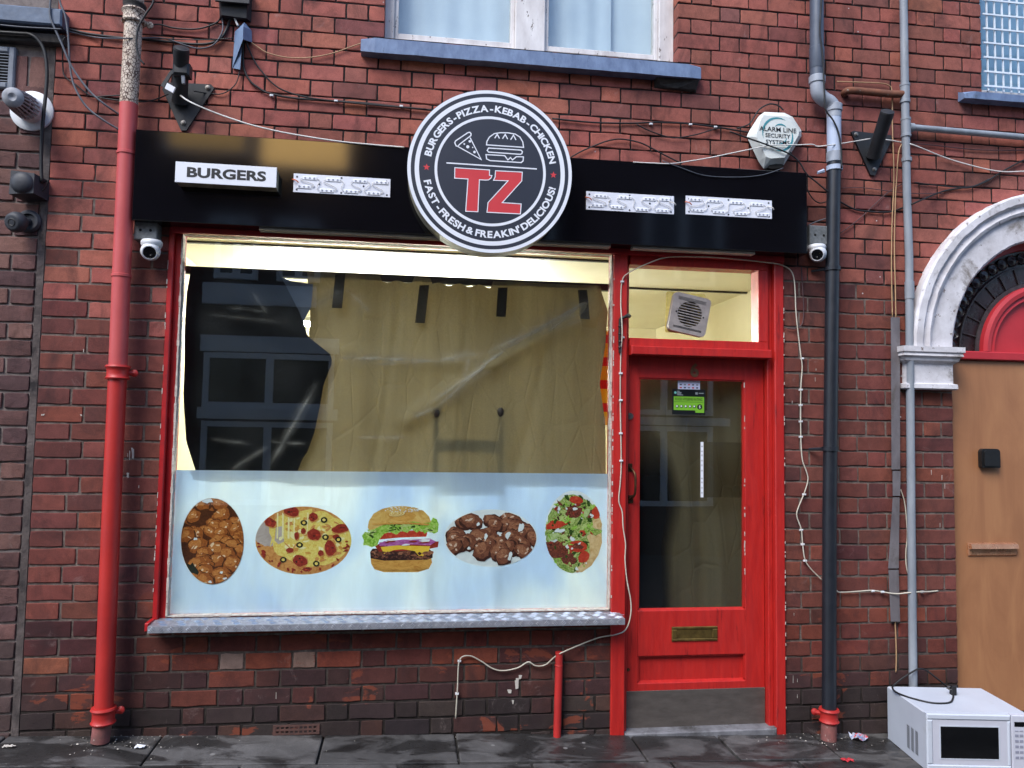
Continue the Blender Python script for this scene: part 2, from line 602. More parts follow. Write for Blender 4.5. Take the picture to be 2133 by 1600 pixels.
SPECIAL = [(at(*p).x, at(*p).z, c) for p, c in (((510, 1374), (140, 118, 108)), ((618, 1372), (138, 112, 100)), ((96, 1388), (138, 84, 64)), ((300, 1340), (92, 52, 46)), ((1150, 1335), (116, 58, 48)))]
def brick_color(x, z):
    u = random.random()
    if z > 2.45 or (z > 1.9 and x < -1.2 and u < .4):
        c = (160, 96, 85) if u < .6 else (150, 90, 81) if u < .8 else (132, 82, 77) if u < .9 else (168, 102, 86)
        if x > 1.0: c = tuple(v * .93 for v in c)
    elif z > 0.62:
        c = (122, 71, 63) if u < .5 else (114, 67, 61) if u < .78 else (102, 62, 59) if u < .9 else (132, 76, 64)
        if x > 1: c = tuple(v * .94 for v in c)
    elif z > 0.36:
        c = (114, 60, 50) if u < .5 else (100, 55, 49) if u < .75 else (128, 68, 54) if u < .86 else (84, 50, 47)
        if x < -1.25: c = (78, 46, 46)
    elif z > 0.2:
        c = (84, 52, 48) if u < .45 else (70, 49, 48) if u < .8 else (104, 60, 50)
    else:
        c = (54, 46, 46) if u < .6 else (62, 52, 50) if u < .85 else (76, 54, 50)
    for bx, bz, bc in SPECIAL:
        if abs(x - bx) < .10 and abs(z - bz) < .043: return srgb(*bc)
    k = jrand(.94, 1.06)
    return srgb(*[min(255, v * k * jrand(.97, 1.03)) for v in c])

_bm = {}
def brick_geo(w, h, var, rough=0.0022):
    """brick with worn arrises: front at y=0, back at y=0.1, centred on x and z"""
    rs = random.getstate()
    random.seed(int(w * 1000) * 31 + int(h * 1000) * 7 + var)
    j = lambda s: random.uniform(-s, s)
    x, z = w / 2, h / 2
    b = 0.0022
    e = .0016 + rough * .3
    q = x * .33
    out = [(-x + abs(j(e)), -z + abs(j(e))), (-q + j(.012), -z + j(e)), (q + j(.012), -z + j(e)), (x - abs(j(e)), -z + abs(j(e))), (x + j(e), j(.01)), (x - abs(j(e)), z - abs(j(e))), (q + j(.012), z + j(e)), (-q + j(.012), z + j(e)), (-x + abs(j(e)), z - abs(j(e))), (-x + j(e), j(.01))]
    n = len(out)
    vs = [(px, 0.1, pz) for px, pz in out] + [(px, 0.0022 + j(.0006), pz) for px, pz in out]
    for px, pz in out:
        bx = b * random.uniform(.5, 1.7)
        if random.random() < .12: bx *= 2.2
        vs.append((px - math.copysign(bx, px) * (abs(px) > x * .7), j(rough) * .25, pz - math.copysign(bx, pz) * (abs(pz) > z * .6)))
    vs.append((j(.01), -abs(j(rough)) * .3, j(.008)))
    fs = []
    for i in range(n):
        k = (i + 1) % n
        fs += [(i, k, k + n, i + n), (i + n, k + n, k + 2 * n, i + 2 * n), (i + 2 * n, k + 2 * n, 3 * n)]
    random.setstate(rs)
    return vs, fs

def brick_mesh(w, h, var, matl, rough=0.0022):
    key = (round(w, 3), round(h, 3), var, matl.name)
    if key not in _bm:
        vs, fs = brick_geo(key[0], key[1], var, rough)
        me = bpy.data.meshes.new('brick')
        me.from_pydata(vs, [], fs)
        me.materials.append(matl)
        _bm[key] = me
    return _bm[key]

BR = []
for k in range(-5, 54):
    zc = ZJ0 + PITCH * (k + 0.5)
    cuts = []
    off = 0.0 if k % 2 else UNIT / 2
    n0 = int((XL - 2.608) / UNIT) - 2
    for n in range(n0, n0 + 24):
        cx = 2.608 + off + n * UNIT
        cuts += [cx - 0.0575, cx + 0.0575]
    cuts = [c + jrand(-.004, .004) for c in cuts]
    for a, b in intervals(zc):
        cs = [a] + [c for c in cuts if a + 0.05 < c < b - 0.05] + [b]
        for c0, c1 in zip(cs, cs[1:]):
            if c1 - c0 > 0.02:
                BR.append((c0 - (.006 if c0 == a and a > XL else 0), c1 + (.006 if c1 == b and b < XR else 0), zc))
bricks = []
for x0, x1, zc in BR:
    up = zc > (2.72 if x0 < 0 else 2.55)
    j = 0.0075 if up else 0.0100
    hj = 0.0080 if up else 0.0105
    w, h = x1 - x0 - j, PITCH - hj
    p = Vector(((x0 + x1) / 2, 0, zc + jrand(-.0012, .0012)))
    d = p - CAM
    dep = d.dot(FW)
    px, py = PW / 2 + FPX * d.dot(RT) / dep, PH / 2 - FPX * d.dot(UP) / dep
    gz = ground(p.x)
    if zc + h / 2 < gz + 0.01: continue
    seen = -20 < px < PW + 20 and -20 < py < PH - 40
    bricks.append((w * h / dep ** 2 if seen else 0, p, w, h))
bricks.sort(key=lambda q: -q[0])
full = [q for q in bricks if 0.85 * 0.0086 < q[0] * 16]
random.shuffle(full)
keep = set(id(q) for q in bricks[:300])

shop = thing('brick_building', (0.4, 0.1, 0), 'red brick terrace building with black shop sign and red shopfront', 'building')

def wall_core():
    mb = MB()
    y0, y1 = 0.0050, 0.26
    b = mb.box
    b(XL, -1.2, y0, y1, -0.3, 5.6)
    b(-1.2, 1.128, y0, y1, -0.3, 0.60)
    b(-1.2, 2.055, y0, y1, 2.60, 3.63)
    b(-1.2, -0.172, y0, y1, 3.63, 5.6)
    b(1.445, 2.055, y0, y1, 3.63, 5.6)
    b(2.055, 2.75, y0, y1, -0.3, 5.6)
    b(2.75, 3.078, y0, y1, -0.3, ARC_Z)
    arc = [(ARC_X + (ARC_RO - .06) * math.cos(R(a)), ARC_Z + (ARC_RO - .06) * math.sin(R(a))) for a in range(180, -1, -6)]
    mb.prism([(2.75, ARC_Z)] + arc + [(XR, ARC_Z), (XR, 3.575), (2.75, 3.575)], y0, y1)
    b(2.75, 3.305, y0, y1, 3.575, 5.6)
    b(4.39, XR, y0, y1, -0.3, ARC_Z)
    return mb.build('wall', M_MORTAR, shop)

WALL = wall_core()
acc_v, acc_f, acc_c = [], [], []
for q in bricks:
    a, p, w, h = q
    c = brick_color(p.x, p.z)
    if id(q) in keep:
        ob = bpy.data.objects.new('brick', brick_mesh(w, h, random.randrange(4), M_BRICK))
        COL.objects.link(ob)
        ob.location = (p.x, jrand(-.002, .0015), p.z)
        ob.rotation_euler = (jrand(-.004, .004), jrand(-.004, .004), jrand(-.004, .004))
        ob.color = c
        par(ob, WALL)
    else:
        vs, fs = brick_geo(round(w, 3), round(h, 3), random.randrange(4))
        o = len(acc_v)
        dy = jrand(-.002, .0015)
        acc_v += [(x + p.x, y + dy, z + p.z) for x, y, z in vs]
        acc_f += [tuple(i + o for i in f) for f in fs]
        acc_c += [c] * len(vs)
me = bpy.data.meshes.new('brickwork')
me.from_pydata(acc_v, [], acc_f)
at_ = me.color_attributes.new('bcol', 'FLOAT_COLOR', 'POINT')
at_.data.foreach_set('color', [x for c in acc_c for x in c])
me.materials.append(M_BRICKS)
bw = bpy.data.objects.new('brickwork', me)
COL.objects.link(bw)
par(bw, WALL)
bw['kind'] = 'stuff'

# --- neighbour on the left: rougher, browner brick
NB = thing('neighbour_building', (-2.6, 0.1, 0), 'neighbouring building of rough brown brick at the left edge', 'building')
NWALL = MB().box(-4.6, XL - 0.004, 0.008, 0.26, -0.3, 5.6).build('wall', M_MORTAR2, NB)
MB().box(XL - 0.030, XL + 0.002, 0.0, 0.2, -0.2, 5.6).build('mortar_fillet', pm('mortar_fillet', srgb(104, 94, 90), srgb(66, 58, 56), 12, .95, bs=.9, bscale=40, bd=.008, dirt=srgb(46, 42, 42), dirt_amt=.5), NB)
NX = XL - 0.030
def nb_brick(x0, x1, z0, z1, j=0.012):
    w, h = x1 - x0 - j, z1 - z0 - j
    ob = bpy.data.objects.new('brick', brick_mesh(w, h, random.randrange(4), M_ROUGH, 0.006))
    COL.objects.link(ob)
    ob.location = ((x0 + x1) / 2, jrand(-.004, .002), (z0 + z1) / 2)
    ob.rotation_euler = (jrand(-.006, .006), jrand(-.006, .006), jrand(-.006, .006))
    u = random.random()
    c = (112, 82, 78) if u < .5 else (98, 74, 74) if u < .8 else (126, 94, 86)
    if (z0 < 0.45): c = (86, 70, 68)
    k = jrand(.9, 1.1)
    ob.color = srgb(*[v * k for v in c])
    par(ob, NWALL)
zs = 2.307
k = 0
while zs - 0.0845 * (k + 1) > 0.0:
    z1 = zs - 0.0845 * k
    x1 = NX
    first = True
    while x1 > -2.45:
        w = (0.118 if k % 2 else 0.235) if first else (0.235 if (k % 3) else 0.12)
        first = False
        nb_brick(x1 - w, x1, z1 - 0.0845, z1)
        x1 -= w
    k += 1
zz = 2.307
for k in range(12):
    z0 = zz + 0.0845 * k
    if z0 > 3.16: break
    x1 = NX
    first = True
    while x1 > -2.45:
        w = (0.235 if k % 2 else 0.118) if first else (0.12 if (k % 3 == 1) else 0.235)
        first = False
        if not (z0 > 3.0 and x1 < -1.99):
            nb_brick(x1 - w, x1, z0, z0 + 0.0845)
        x1 -= w
zl = zz + 0.0845 * 10
for k in range(6):       # soldier course under the eaves board
    nb_brick(NX - 0.088 * (k + 1), NX - 0.088 * k, zl, zl + 0.235)

# ------------------------------------------------------------------ pavement, street, opposite side
def slab_mat():
    m, t, b = nodes('wet_paving_stone')
    co = coord(t)
    n1 = noise(t, co, 6, 7, 0.65, 0.4)
    base = ramp(t, n1, [(0.25, srgb(60, 58, 57)), (0.5, srgb(78, 76, 75)), (0.75, srgb(98, 96, 95))])
    oi = N(t, 'ShaderNodeObjectInfo')
    base = mix(t, 1.0, base, ramp(t, oi.outputs['Random'], [(0, grey(.82)), (1, grey(1.12))]), 'MULTIPLY')
    grit = noise(t, co, 190, 4, 0.7)
    base = mix(t, 1.0, base, ramp(t, grit, [(0.3, grey(.72)), (0.7, grey(1.2))]), 'MULTIPLY')
    wet = ramp(t, noise(t, coord(t, (1.0, 2.2, 1)), 2.6, 6, 0.62, 0.7), [(0.46, grey(0)), (0.55, grey(1))])
    col = mix(t, wet, base, mix(t, 1.0, base, grey(.36), 'MULTIPLY'))
    vo = N(t, 'ShaderNodeTexVoronoi')
    vo.inputs['Scale'].default_value = 7.0
    L(t, co, vo.inputs['Vector'])
    gum = ramp(t, vo.outputs['Distance'], [(0.075, grey(1)), (0.09, grey(0))])
    col = mix(t, gum, col, srgb(120, 118, 116))
    L(t, col, b.inputs['Base Color'])
    rr = mix(t, wet, grey(.75), ramp(t, noise(t, co, 30, 4, .6), [(.35, grey(.26)), (.7, grey(.5))]))
    L(t, rr, b.inputs['Roughness'])
    bump(t, b, mix(t, .5, noise(t, co, 45, 6, .7), grit), 0.5, 0.004)
    return m
M_SLAB = slab_mat()
M_GRIT = pm('joint_grit', srgb(60, 57, 54), srgb(42, 40, 38), 60, 0.9, bs=0.7, bscale=160, bd=0.004)
M_ASPH = pm('asphalt', srgb(62, 62, 64), srgb(44, 44, 46), 40, 0.85, bs=0.6, bscale=220, bd=0.004)

pv = MB()
pv.add([(-14, 0.30, ground(-14, .30) - .02), (14, 0.30, ground(14, .30) - .02), (14, -2.1, ground(14, -2.1) - .02), (-14, -2.1, ground(-14, -2.1) - .02)], [(0, 3, 2, 1)])
PAVE = pv.build('pavement', M_GRIT)
PAVE['kind'] = 'structure'
rd = MB()
rd.add([(-60, -2.2, -.13 + 1.2), (60, -2.2, -.13 - 1.2), (60, -7.0, -.13 - 1.2), (-60, -7.0, -.13 + 1.2)], [(0, 3, 2, 1)])
rd.v = [(x, y, ground(x, -2.1) - .11) for x, y, z in rd.v]
ROAD = rd.build('road', M_ASPH)
ROAD['kind'] = 'structure'
kb = MB()
for i in range(14):
    x0, x1 = -6.5 + i * .915, -6.5 + i * .915 + .908
    kb.hexa([(x0, -2.23, ground(x0, -2.1) - .2), (x1, -2.23, ground(x1, -2.1) - .2), (x1, -2.105, ground(x1, -2.1) - .2), (x0, -2.105, ground(x0, -2.1) - .2),
             (x0, -2.22, ground(x0, -2.1) - .005), (x1, -2.22, ground(x1, -2.1) - .005), (x1, -2.105, ground(x1, -2.1)), (x0, -2.105, ground(x0, -2.1))])
KERB = kb.build('kerb', M_SLAB, PAVE)
KERB['kind'] = 'stuff'
g2 = MB()
g2.add([(x, y, ground(x, -2.1) - .5) for x, y in ((-300, 300), (300, 300), (300, -300), (-300, -300))], [(0, 3, 2, 1)])
GRD = g2.build('ground', M_ASPH)
GRD['kind'] = 'structure'

def slab(x0, x1, y0, y1):
    g = 0.006
    mb = MB()
    P = []
    dz = jrand(-.003, .003)
    for z in (-.05, 0.0):
        for x, y in ((x0 + g, y1 + g), (x1 - g, y1 + g), (x1 - g, y0 - g), (x0 + g, y0 - g)):
            P.append((x, y, ground(x, y) + z + dz + (jrand(-.002, .002) if z == 0 else 0)))
    b = .006
    T = [(P[4][0] + b, P[4][1] + b, P[4][2] + .003), (P[5][0] - b, P[5][1] + b, P[5][2] + .003), (P[6][0] - b, P[6][1] - b, P[6][2] + .003), (P[7][0] + b, P[7][1] - b, P[7][2] + .003)]
    vs = P + T
    fs = [(0, 1, 5, 4), (1, 2, 6, 5), (2, 3, 7, 6), (3, 0, 4, 7), (4, 5, 9, 8), (5, 6, 10, 9), (6, 7, 11, 10), (7, 4, 8, 11), (8, 9, 10, 11)]
    mb.add(vs, fs).build('paving_slab', M_SLAB, PAVE, loc=((x0 + x1) / 2, (y0 + y1) / 2, ground((x0 + x1) / 2)))

edges = [-2.9, -2.42, -1.83, -1.13, -0.37, 0.28, 1.19, 1.66, 2.2, 2.95, 3.6, 4.3]
for a, b in zip(edges, edges[1:]):
    slab(a, b, 0.02 if not (1.1 < a < 2.0) else 0.10, -0.32)
e2 = [-2.7, -2.05, -1.4, -.7, 0, .62, 1.3, 1.95, 2.6, 3.2, 3.9]
for r, y in enumerate((-0.32, -0.92, -1.52)):
    for a, b in zip(e2, e2[1:]):
        slab(a + .23 * (r % 2), b + .23 * (r % 2), y, y - 0.60 if r < 2 else -2.10)

# far side of the street (seen only as a reflection in the glass and the gloss sign)
M_OBR = pm('opposite_brick', srgb(74, 50, 46), srgb(58, 40, 38), 8, 0.85, bs=0.3, bscale=60)
M_OWH = pm('opposite_white_paint', srgb(238, 240, 242), srgb(226, 228, 232), 5, 0.6)
M_ODK = pm('opposite_window_dark', srgb(16, 18, 22), srgb(12, 14, 18), 5, 0.1, 0.12, bs=0)
M_OROOF = pm('opposite_slate', srgb(52, 54, 60), srgb(40, 42, 48), 12, 0.7)
def lit_mat(name, k):
    m, t, b = nodes(name)
    b.inputs['Base Color'].default_value = (.3, .2, .08, 1)
    b.inputs['Emission Color'].default_value = (1.0, .62, .22, 1)
    b.inputs['Emission Strength'].default_value = k
    return m
M_LIT, M_LIT2 = lit_mat('lit_room_window', 2.8), lit_mat('dim_room_window', 1.1)
OY = -9.0
OP = thing('opposite_building', (0, OY - 1, -0.2), 'dark brick building with white window frames reflected in the shop glass', 'building')
MB().box(-9.5, 11.5, OY - 5, OY, -1.0, 7.0).build('wall', M_OBR, OP)
rf = MB()
rf.prism([(0, 0), (1, 0), (1, 1), (0, 1)], 0, 1)
rf = MB().add([(-9.6, OY + .25, 6.95), (11.6, OY + .25, 6.95), (11.6, OY - 2.5, 7.5), (-9.6, OY - 2.5, 7.5), (-9.6, OY - 5.2, 6.95), (11.6, OY - 5.2, 6.95)], [(0, 1, 2, 3), (3, 2, 5, 4), (0, 3, 4), (1, 5, 2), (0, 4, 5, 1)])
rf.build('roof', M_OROOF, OP)
MB().box(-3.36, -1.15, OY, OY + .08, 2.80, 3.06).build('band', M_OWH, OP)
MB().box(-3.36, -1.55, OY, OY + .08, 3.58, 3.92).build('band', M_OWH, OP)
MB().box(-3.36, -1.15, OY, OY + .12, 1.70, 1.88).build('band', M_OWH, OP)
def owin(x0, x1, z0, z1, mid=True, m=None, name='window'):
    f = MB()
    w = .09
    f.box(x0, x0 + w, OY, OY + .07, z0, z1); f.box(x1 - w, x1, OY, OY + .07, z0, z1)
    f.box(x0 + w, x1 - w, OY, OY + .07, z0, z0 + w); f.box(x0 + w, x1 - w, OY, OY + .07, z1 - w, z1)
    if mid: f.box((x0 + x1) / 2 - .06, (x0 + x1) / 2 + .06, OY, OY + .068, z0 + w, z1 - w)
    o = f.build(name, M_OWH, OP)
    MB().box(x0 + w, x1 - w, OY, OY + .02, z0 + w, z1 - w).build('pane', m or M_ODK, o)
owin(-3.30, -1.22, 1.88, 2.78)
owin(-3.30, -1.22, 0.3, 1.66)
owin(-3.2, -2.5, 4.0, 4.95); owin(-2.2, -1.5, 4.0, 4.95)
lxs = [at(x_, 310, 8.76).x for x_ in (352, 512, 545, 724)]
owin(lxs[2] - .08, lxs[3] + .08, 5.75, 6.9, False, M_LIT, 'lit_window')
owin(lxs[0] - .08, lxs[1] + .08, 5.95, 6.9, False, M_LIT2, 'lit_window')
owin(3.6, 5.4, 1.9, 3.2); owin(3.6, 5.4, .3, 1.7); owin(1.0, 2.4, 4.2, 5.6); owin(4.0, 5.4, 4.2, 5.6); owin(-6.8, -5.2, 1.9, 3.2); owin(-7, -5.4, 4.2, 5.6); owin(7, 8.6, 2, 3.4); owin(7, 8.6, 4.2, 5.6)
MB().box(3.4, 5.7, OY, OY + .1, 1.72, 1.86).build('band', M_OWH, OP)

# ------------------------------------------------------------------ shop interior
M_FLOORI = pm('shop_floor', srgb(120, 112, 104), srgb(96, 90, 84), 6, 0.5)
RX0, RX1, RY1, CEIL = -1.55, 2.75, 4.3, 2.74
MB().box(RX0 - .1, RX1 + .1, .262, RY1 + .1, CEIL, CEIL + .1).build('ceiling', M_CREAM, shop)
MB().box(RX0 - .1, RX1 + .1, .262, RY1 + .1, -.25, -.15).build('floor', M_FLOORI, shop)
iw = MB()
iw.box(RX0 - .1, RX0, .262, RY1, -.15, CEIL); iw.box(RX1, RX1 + .1, .262, RY1, -.15, CEIL); iw.box(RX0 - .1, RX1 + .1, RY1, RY1 + .1, -.15, CEIL)
iw.build('interior_wall', M_CREAMW, shop)
for y in (1.05, 1.95):
    MB().box(RX0, RX1, y, y + .035, CEIL - .012, CEIL - .001).build('ceiling_strip', M_DARK, shop)
def lamp_mat():
    m, t, b = nodes('fluorescent_tube')
    b.inputs['Base Color'].default_value = (.9, .9, .85, 1)
    b.inputs['Emission Color'].default_value = (1.0, .98, .89, 1)
    b.inputs['Emission Strength'].default_value = 240.0
    return m
M_TUBE = lamp_mat()
for i, (x, y) in enumerate(((-.75, 2.5), (.55, 2.5), (.2, 3.6))):
    lp = thing('ceiling_lamp', (x, y, 2.5), ['fluorescent tube lamp inside the shop behind the left half of the window', 'fluorescent tube lamp inside the shop behind the right half of the window', 'fluorescent tube lamp deep inside the shop'][i], 'lamp', 'shop ceiling lamps')
    MB().tube([(x - .55, y, 2.42), (x + .55, y, 2.42)], .016, 10).build('tube', M_TUBE, lp)
    h = MB().box(x - .58, x + .58, y - .03, y + .03, 2.445, 2.48)
    for s in (-1, 1):
        h.box(x + s * .57 - .012, x + s * .57 + .012, y - .02, y + .02, 2.40, 2.444)
        h.tube([(x + s * .4, y, 2.48), (x + s * .4, y, CEIL)], .004, 6)
    h.build('batten', M_OWH, lp)

# ------------------------------------------------------------------ shop window
GY = 0.050
gxl, gxr = at(366, 900, GY).x, at(1270, 900, GY).x
gzt, gzb = at(830, 511, GY).z, at(800, 1275, GY).z
swin = MB()
swin.box(-1.2, gxl - .030, -.012, .10, .60, 2.60, .004)
swin.box(gxl - .030, gxl, .018, .10, .60, 2.60, .003)
swin.box(gxl, gxr, .010, .10, gzt, 2.60, .003)
swin.box(gxl, gxr, .020, .10, .60, gzb, .003)
SWIN = swin.build('shop_window', M_REDW, shop)
MB().box(gxl - .003, gxr + .003, GY, GY + .004, gzb - .003, gzt + .003).build('pane', M_GLASS, SWIN)
pt = MB()
def wob(x0, z0, x1, z1, w, n):
    """ragged line of old putty just outside the pane edge"""
    for i in range(n):
        a, b = i / n, (i + .97) / n
        ww = w * jrand(.45, 1.25)
        if x0 == x1: pt.box(x0 - ww / 2, x0 + ww / 2, .010, GY - .001, z0 + (z1 - z0) * a, z0 + (z1 - z0) * b)
        else: pt.box(x0 + (x1 - x0) * a, x0 + (x1 - x0) * b, .010, GY - .001, z0 - ww / 2, z0 + ww / 2)
wob(gxl + .004, gzb, gxl + .004, gzt, .010, 60)
wob(gxr - .004, gzb, gxr - .004, gzt, .009, 60)
wob(gxl, gzb + .003, gxr, gzb + .003, .007, 80)
wob(gxl, gzt - .003, gxr, gzt - .003, .007, 60)
pt.build('putty', M_PUTTY, SWIN)

# chequer plate sill
def plate_mat():
    m, t, b = nodes('aluminium_plate')
    co = coord(t)
    b.inputs['Metallic'].default_value = 0.9
    L(t, ramp(t, noise(t, co, 25, 5, .7), [(.3, srgb(170, 173, 180)), (.7, srgb(222, 224, 230))]), b.inputs['Base Color'])
    L(t, ramp(t, noise(t, co, 40, 5, .7), [(.3, grey(.28)), (.7, grey(.5))]), b.inputs['Roughness'])
    return m
M_PLATE = plate_mat()
M_PLATE2 = pm('dull_aluminium', srgb(176, 178, 186), srgb(148, 150, 158), 25, .42, .6, metal=.6, bs=.1)
sx0, sx1 = at(307, 1307, -.12).x, at(1302, 1287, -.12).x
zf, zbk = at(800, 1297.5, -.12).z, at(800, 1280, .02).z
sp = MB()
sp.add([(sx0, -.12, zf), (sx1, -.12, zf), (sx1, .02, zbk), (sx0, .02, zbk), (sx0, -.12, zf - .030), (sx1, -.12, zf - .030), (sx0, -.117, zf - .030), (sx1, -.117, zf - .030), (sx0, .02, zf - .028), (sx1, .02, zf - .028)],
       [(0, 1, 2, 3), (4, 5, 1, 0), (5, 4, 6, 7), (6, 8, 9, 7), (0, 3, 8, 6, 4), (1, 5, 7, 9, 2)])
SILL = sp.build('sill', M_PLATE2, SWIN)
tr = MB()
def bar(c, d, n, l, w, h):
    c, d, n = Vector(c), Vector(d).normalized(), Vector(n).normalized()
    s = n.cross(d)
    pts = []
    a, b = c - d * l / 2, c + d * l / 2
    for k, hh in ((1, 0), (.45, h)):
        pts += [a + s * w / 2 * k + n * hh + d * (l * .2 if hh else 0), a - s * w / 2 * k + n * hh + d * (l * .2 if hh else 0), b - s * w / 2 * k + n * hh - d * (l * .2 if hh else 0), b + s * w / 2 * k + n * hh - d * (l * .2 if hh else 0)]
    tr.hexa(pts)
tn = Vector((0, -(zbk - zf), .14)).normalized()
td = Vector((0, .14, zbk - zf)).normalized()
k = 0
x = sx0 + .02
while x < sx1 - .02:
    for r in range(3):
        c = Vector((x + (.021 if r % 2 else 0), -.12, zf)) + td * (.028 + r * .042)
        d = Vector((1, 0, 0)) * .7 + td * (.7 if (k + r) % 2 else -.7)
        e = Vector((1, 0, 0)) * .7 - td * (.7 if (k + r) % 2 else -.7)
        for q in (-2, -1, 0, 1, 2):
            bar(c + e * q * .0075, d, tn, .034, .0032, .0018)
    c = Vector((x, -.12, zf - .016))
    d = Vector((.7, 0, .7 if k % 2 else -.7)); e = Vector((.7, 0, -.7 if k % 2 else .7))
    for q in (-1, 0, 1):
        bar(c + e * q * .0085, d, (0, -1, 0), .022, .0034, .002)
    x += .042
    k += 1
TR = tr.build('tread_bars', M_PLATE, SILL)
TR['kind'] = 'stuff'
MB().box(sx0 - .018, sx0 - .001, -.105, .03, zf - .026, zf + .012, .003).build('sill_end', M_REDW, SWIN)
MB().box(-1.2, 1.128, .021, .10, .575, .60).build('sub_sill', M_REDW, SWIN)

# ------------------------------------------------------------------ door frame and door
DY = 0.060
dxl, dxr = at(1304, 1100, DY).x, at(1592, 1100, DY).x
fr = MB()
zg = ground(1.15) - .03
fr.box(gxr, dxl - .022, -.014, .10, zg, 2.60, .004)
fr.box(dxl - .022, dxl - .003, .020, .12, zg, 2.60, .003)
fr.box(dxr + .003, dxr + .030, .020, .12, ground(1.9) - .03, 2.60, .003)
fr.box(dxr + .030, 2.055, -.014, .10, ground(2.0) - .03, 2.60, .005)
ztr0, ztr1 = at(1450, 742, -.035).z, at(1450, 724, -.035).z
fr.box(dxl - .003, dxr + .003, -.035, .12, ztr0, ztr1, .004)
tzb, tzt = at(1440, 709, .03).z, at(1440, 559, .03).z
txl, txr = at(1307, 640, .03).x, at(1576, 640, .03).x
fr.box(dxl - .003, dxr + .003, .004, .10, ztr1, tzb, .003)
fr.box(dxl - .003, dxr + .003, .004, .10, tzt, 2.60, .003)
fr.box(txr, dxr + .003, .004, .10, tzb, tzt, .003)
FRAME = fr.build('door_frame', M_RED, shop)
MB().box(txl - .003, txr + .003, .030, .034, tzb - .003, tzt + .003).build('transom_pane', M_GLASSD, FRAME)
MB().box(dxl - .02, dxr + .03, -.02, .13, ground(1.5) - .03, ground(1.5) + .022, .006).build('threshold', pm('worn_stone_step', srgb(128, 128, 132), srgb(92, 92, 96), 14, .7, bs=.5, dirt=srgb(66, 64, 64), dirt_amt=.5), FRAME)

dzt, dzb = ztr0 + .02, at(1450, 1515, DY).z
hx0, hx1 = at(1330, 1030, DY).x, at(1552, 1030, DY).x
hz0, hz1 = at(1440, 1272, DY).z, at(1440, 789, DY).z
pz0, pz1 = at(1440, 1422, DY).z, at(1440, 1364, DY).z
d = MB()
d.box(dxl, hx0, DY, .105, dzb, dzt, .002)
d.box(hx1, dxr, DY, .105, dzb, dzt, .002)
d.box(hx0, hx1, DY, .105, hz1, dzt)
d.box(hx0, hx1, DY, .105, pz1, hz0)
d.box(hx0, hx1, DY, .105, dzb, pz0)
DOOR = d.build('shop_door', M_RED, shop)
MB().box(hx0, hx1, .084, .10, pz0, pz1).build('panel', M_RED, DOOR)
# sloping beads round glass and panel
bd = MB()
for z0, z1 in ((hz0, hz1), (pz0, pz1)):
    w = .012
    bd.hexa([(hx0, DY, z0), (hx1, DY, z0), (hx1, .083, z0), (hx0, .083, z0), (hx0 + .002, DY + .002, z0 + .002), (hx1 - .002, DY + .002, z0 + .002), (hx1 - .002, .083, z0 + w), (hx0 + .002, .083, z0 + w)])
    bd.box(hx0, hx0 + .008, DY + .006, .083, z0 + w, z1)
    bd.box(hx1 - .008, hx1, DY + .006, .083, z0 + w, z1)
    bd.box(hx0 + .008, hx1 - .008, DY + .006, .083, z1 - .008, z1)
bd.build('glazing_bead', M_RED, DOOR)
MB().box(hx0 + .002, hx1 - .002, .0838, .0878, hz0 + .002, hz1 - .002).build('pane', M_GLASS, DOOR)
M_STEEL = pm('dull_steel_plate', srgb(118, 110, 104), srgb(98, 91, 86), 8, 0.45, 0.6, metal=0.6, bs=0.15, bscale=200, stretch=(1, 1, 3))
kz = at(1440, 1436, DY).z
MB().box(dxl + .001, dxr - .001, DY - .003, DY + .001, dzb + .004, kz, .001).build('kick_plate', M_STEEL, DOOR)
M_BRASS = pm('tarnished_brass', srgb(142, 118, 64), srgb(104, 86, 50), 30, 0.42, 0.6, metal=0.85, bs=0.2)
M_BRONZE2 = pm('brown_bronze', srgb(128, 88, 58), srgb(104, 72, 48), 40, .5, .6, metal=.3)
M_BRONZE = pm('dark_bronze', srgb(92, 66, 44), srgb(60, 44, 34), 40, 0.4, 0.6, metal=0.8)
M_CHROME = pm('worn_chrome', srgb(168, 164, 158), srgb(130, 126, 120), 40, 0.25, 0.4, metal=0.95)
M_HOLE = pm('dark_hole', srgb(10, 9, 9), srgb(8, 8, 8), 10, 0.9, bs=0)
a, b = at(1399, 1336, DY), at(1494, 1304, DY)
lb = MB()
w = .014
lb.box(a.x, b.x, DY - .007, DY + .001, a.z, a.z + w, .003); lb.box(a.x, b.x, DY - .007, DY + .001, b.z - w, b.z, .003)
lb.box(a.x, a.x + w * 2, DY - .0071, DY + .001, a.z + w, b.z - w, .003); lb.box(b.x - w * 2, b.x, DY - .0071, DY + .001, a.z + w, b.z - w, .003)
LB = lb.build('letterbox', M_BRASS, DOOR)
MB().box(a.x + w * 2, b.x - w * 2, DY - .003, DY + .0015, a.z + w, b.z - w, .001).build('flap', M_BRASS, LB)
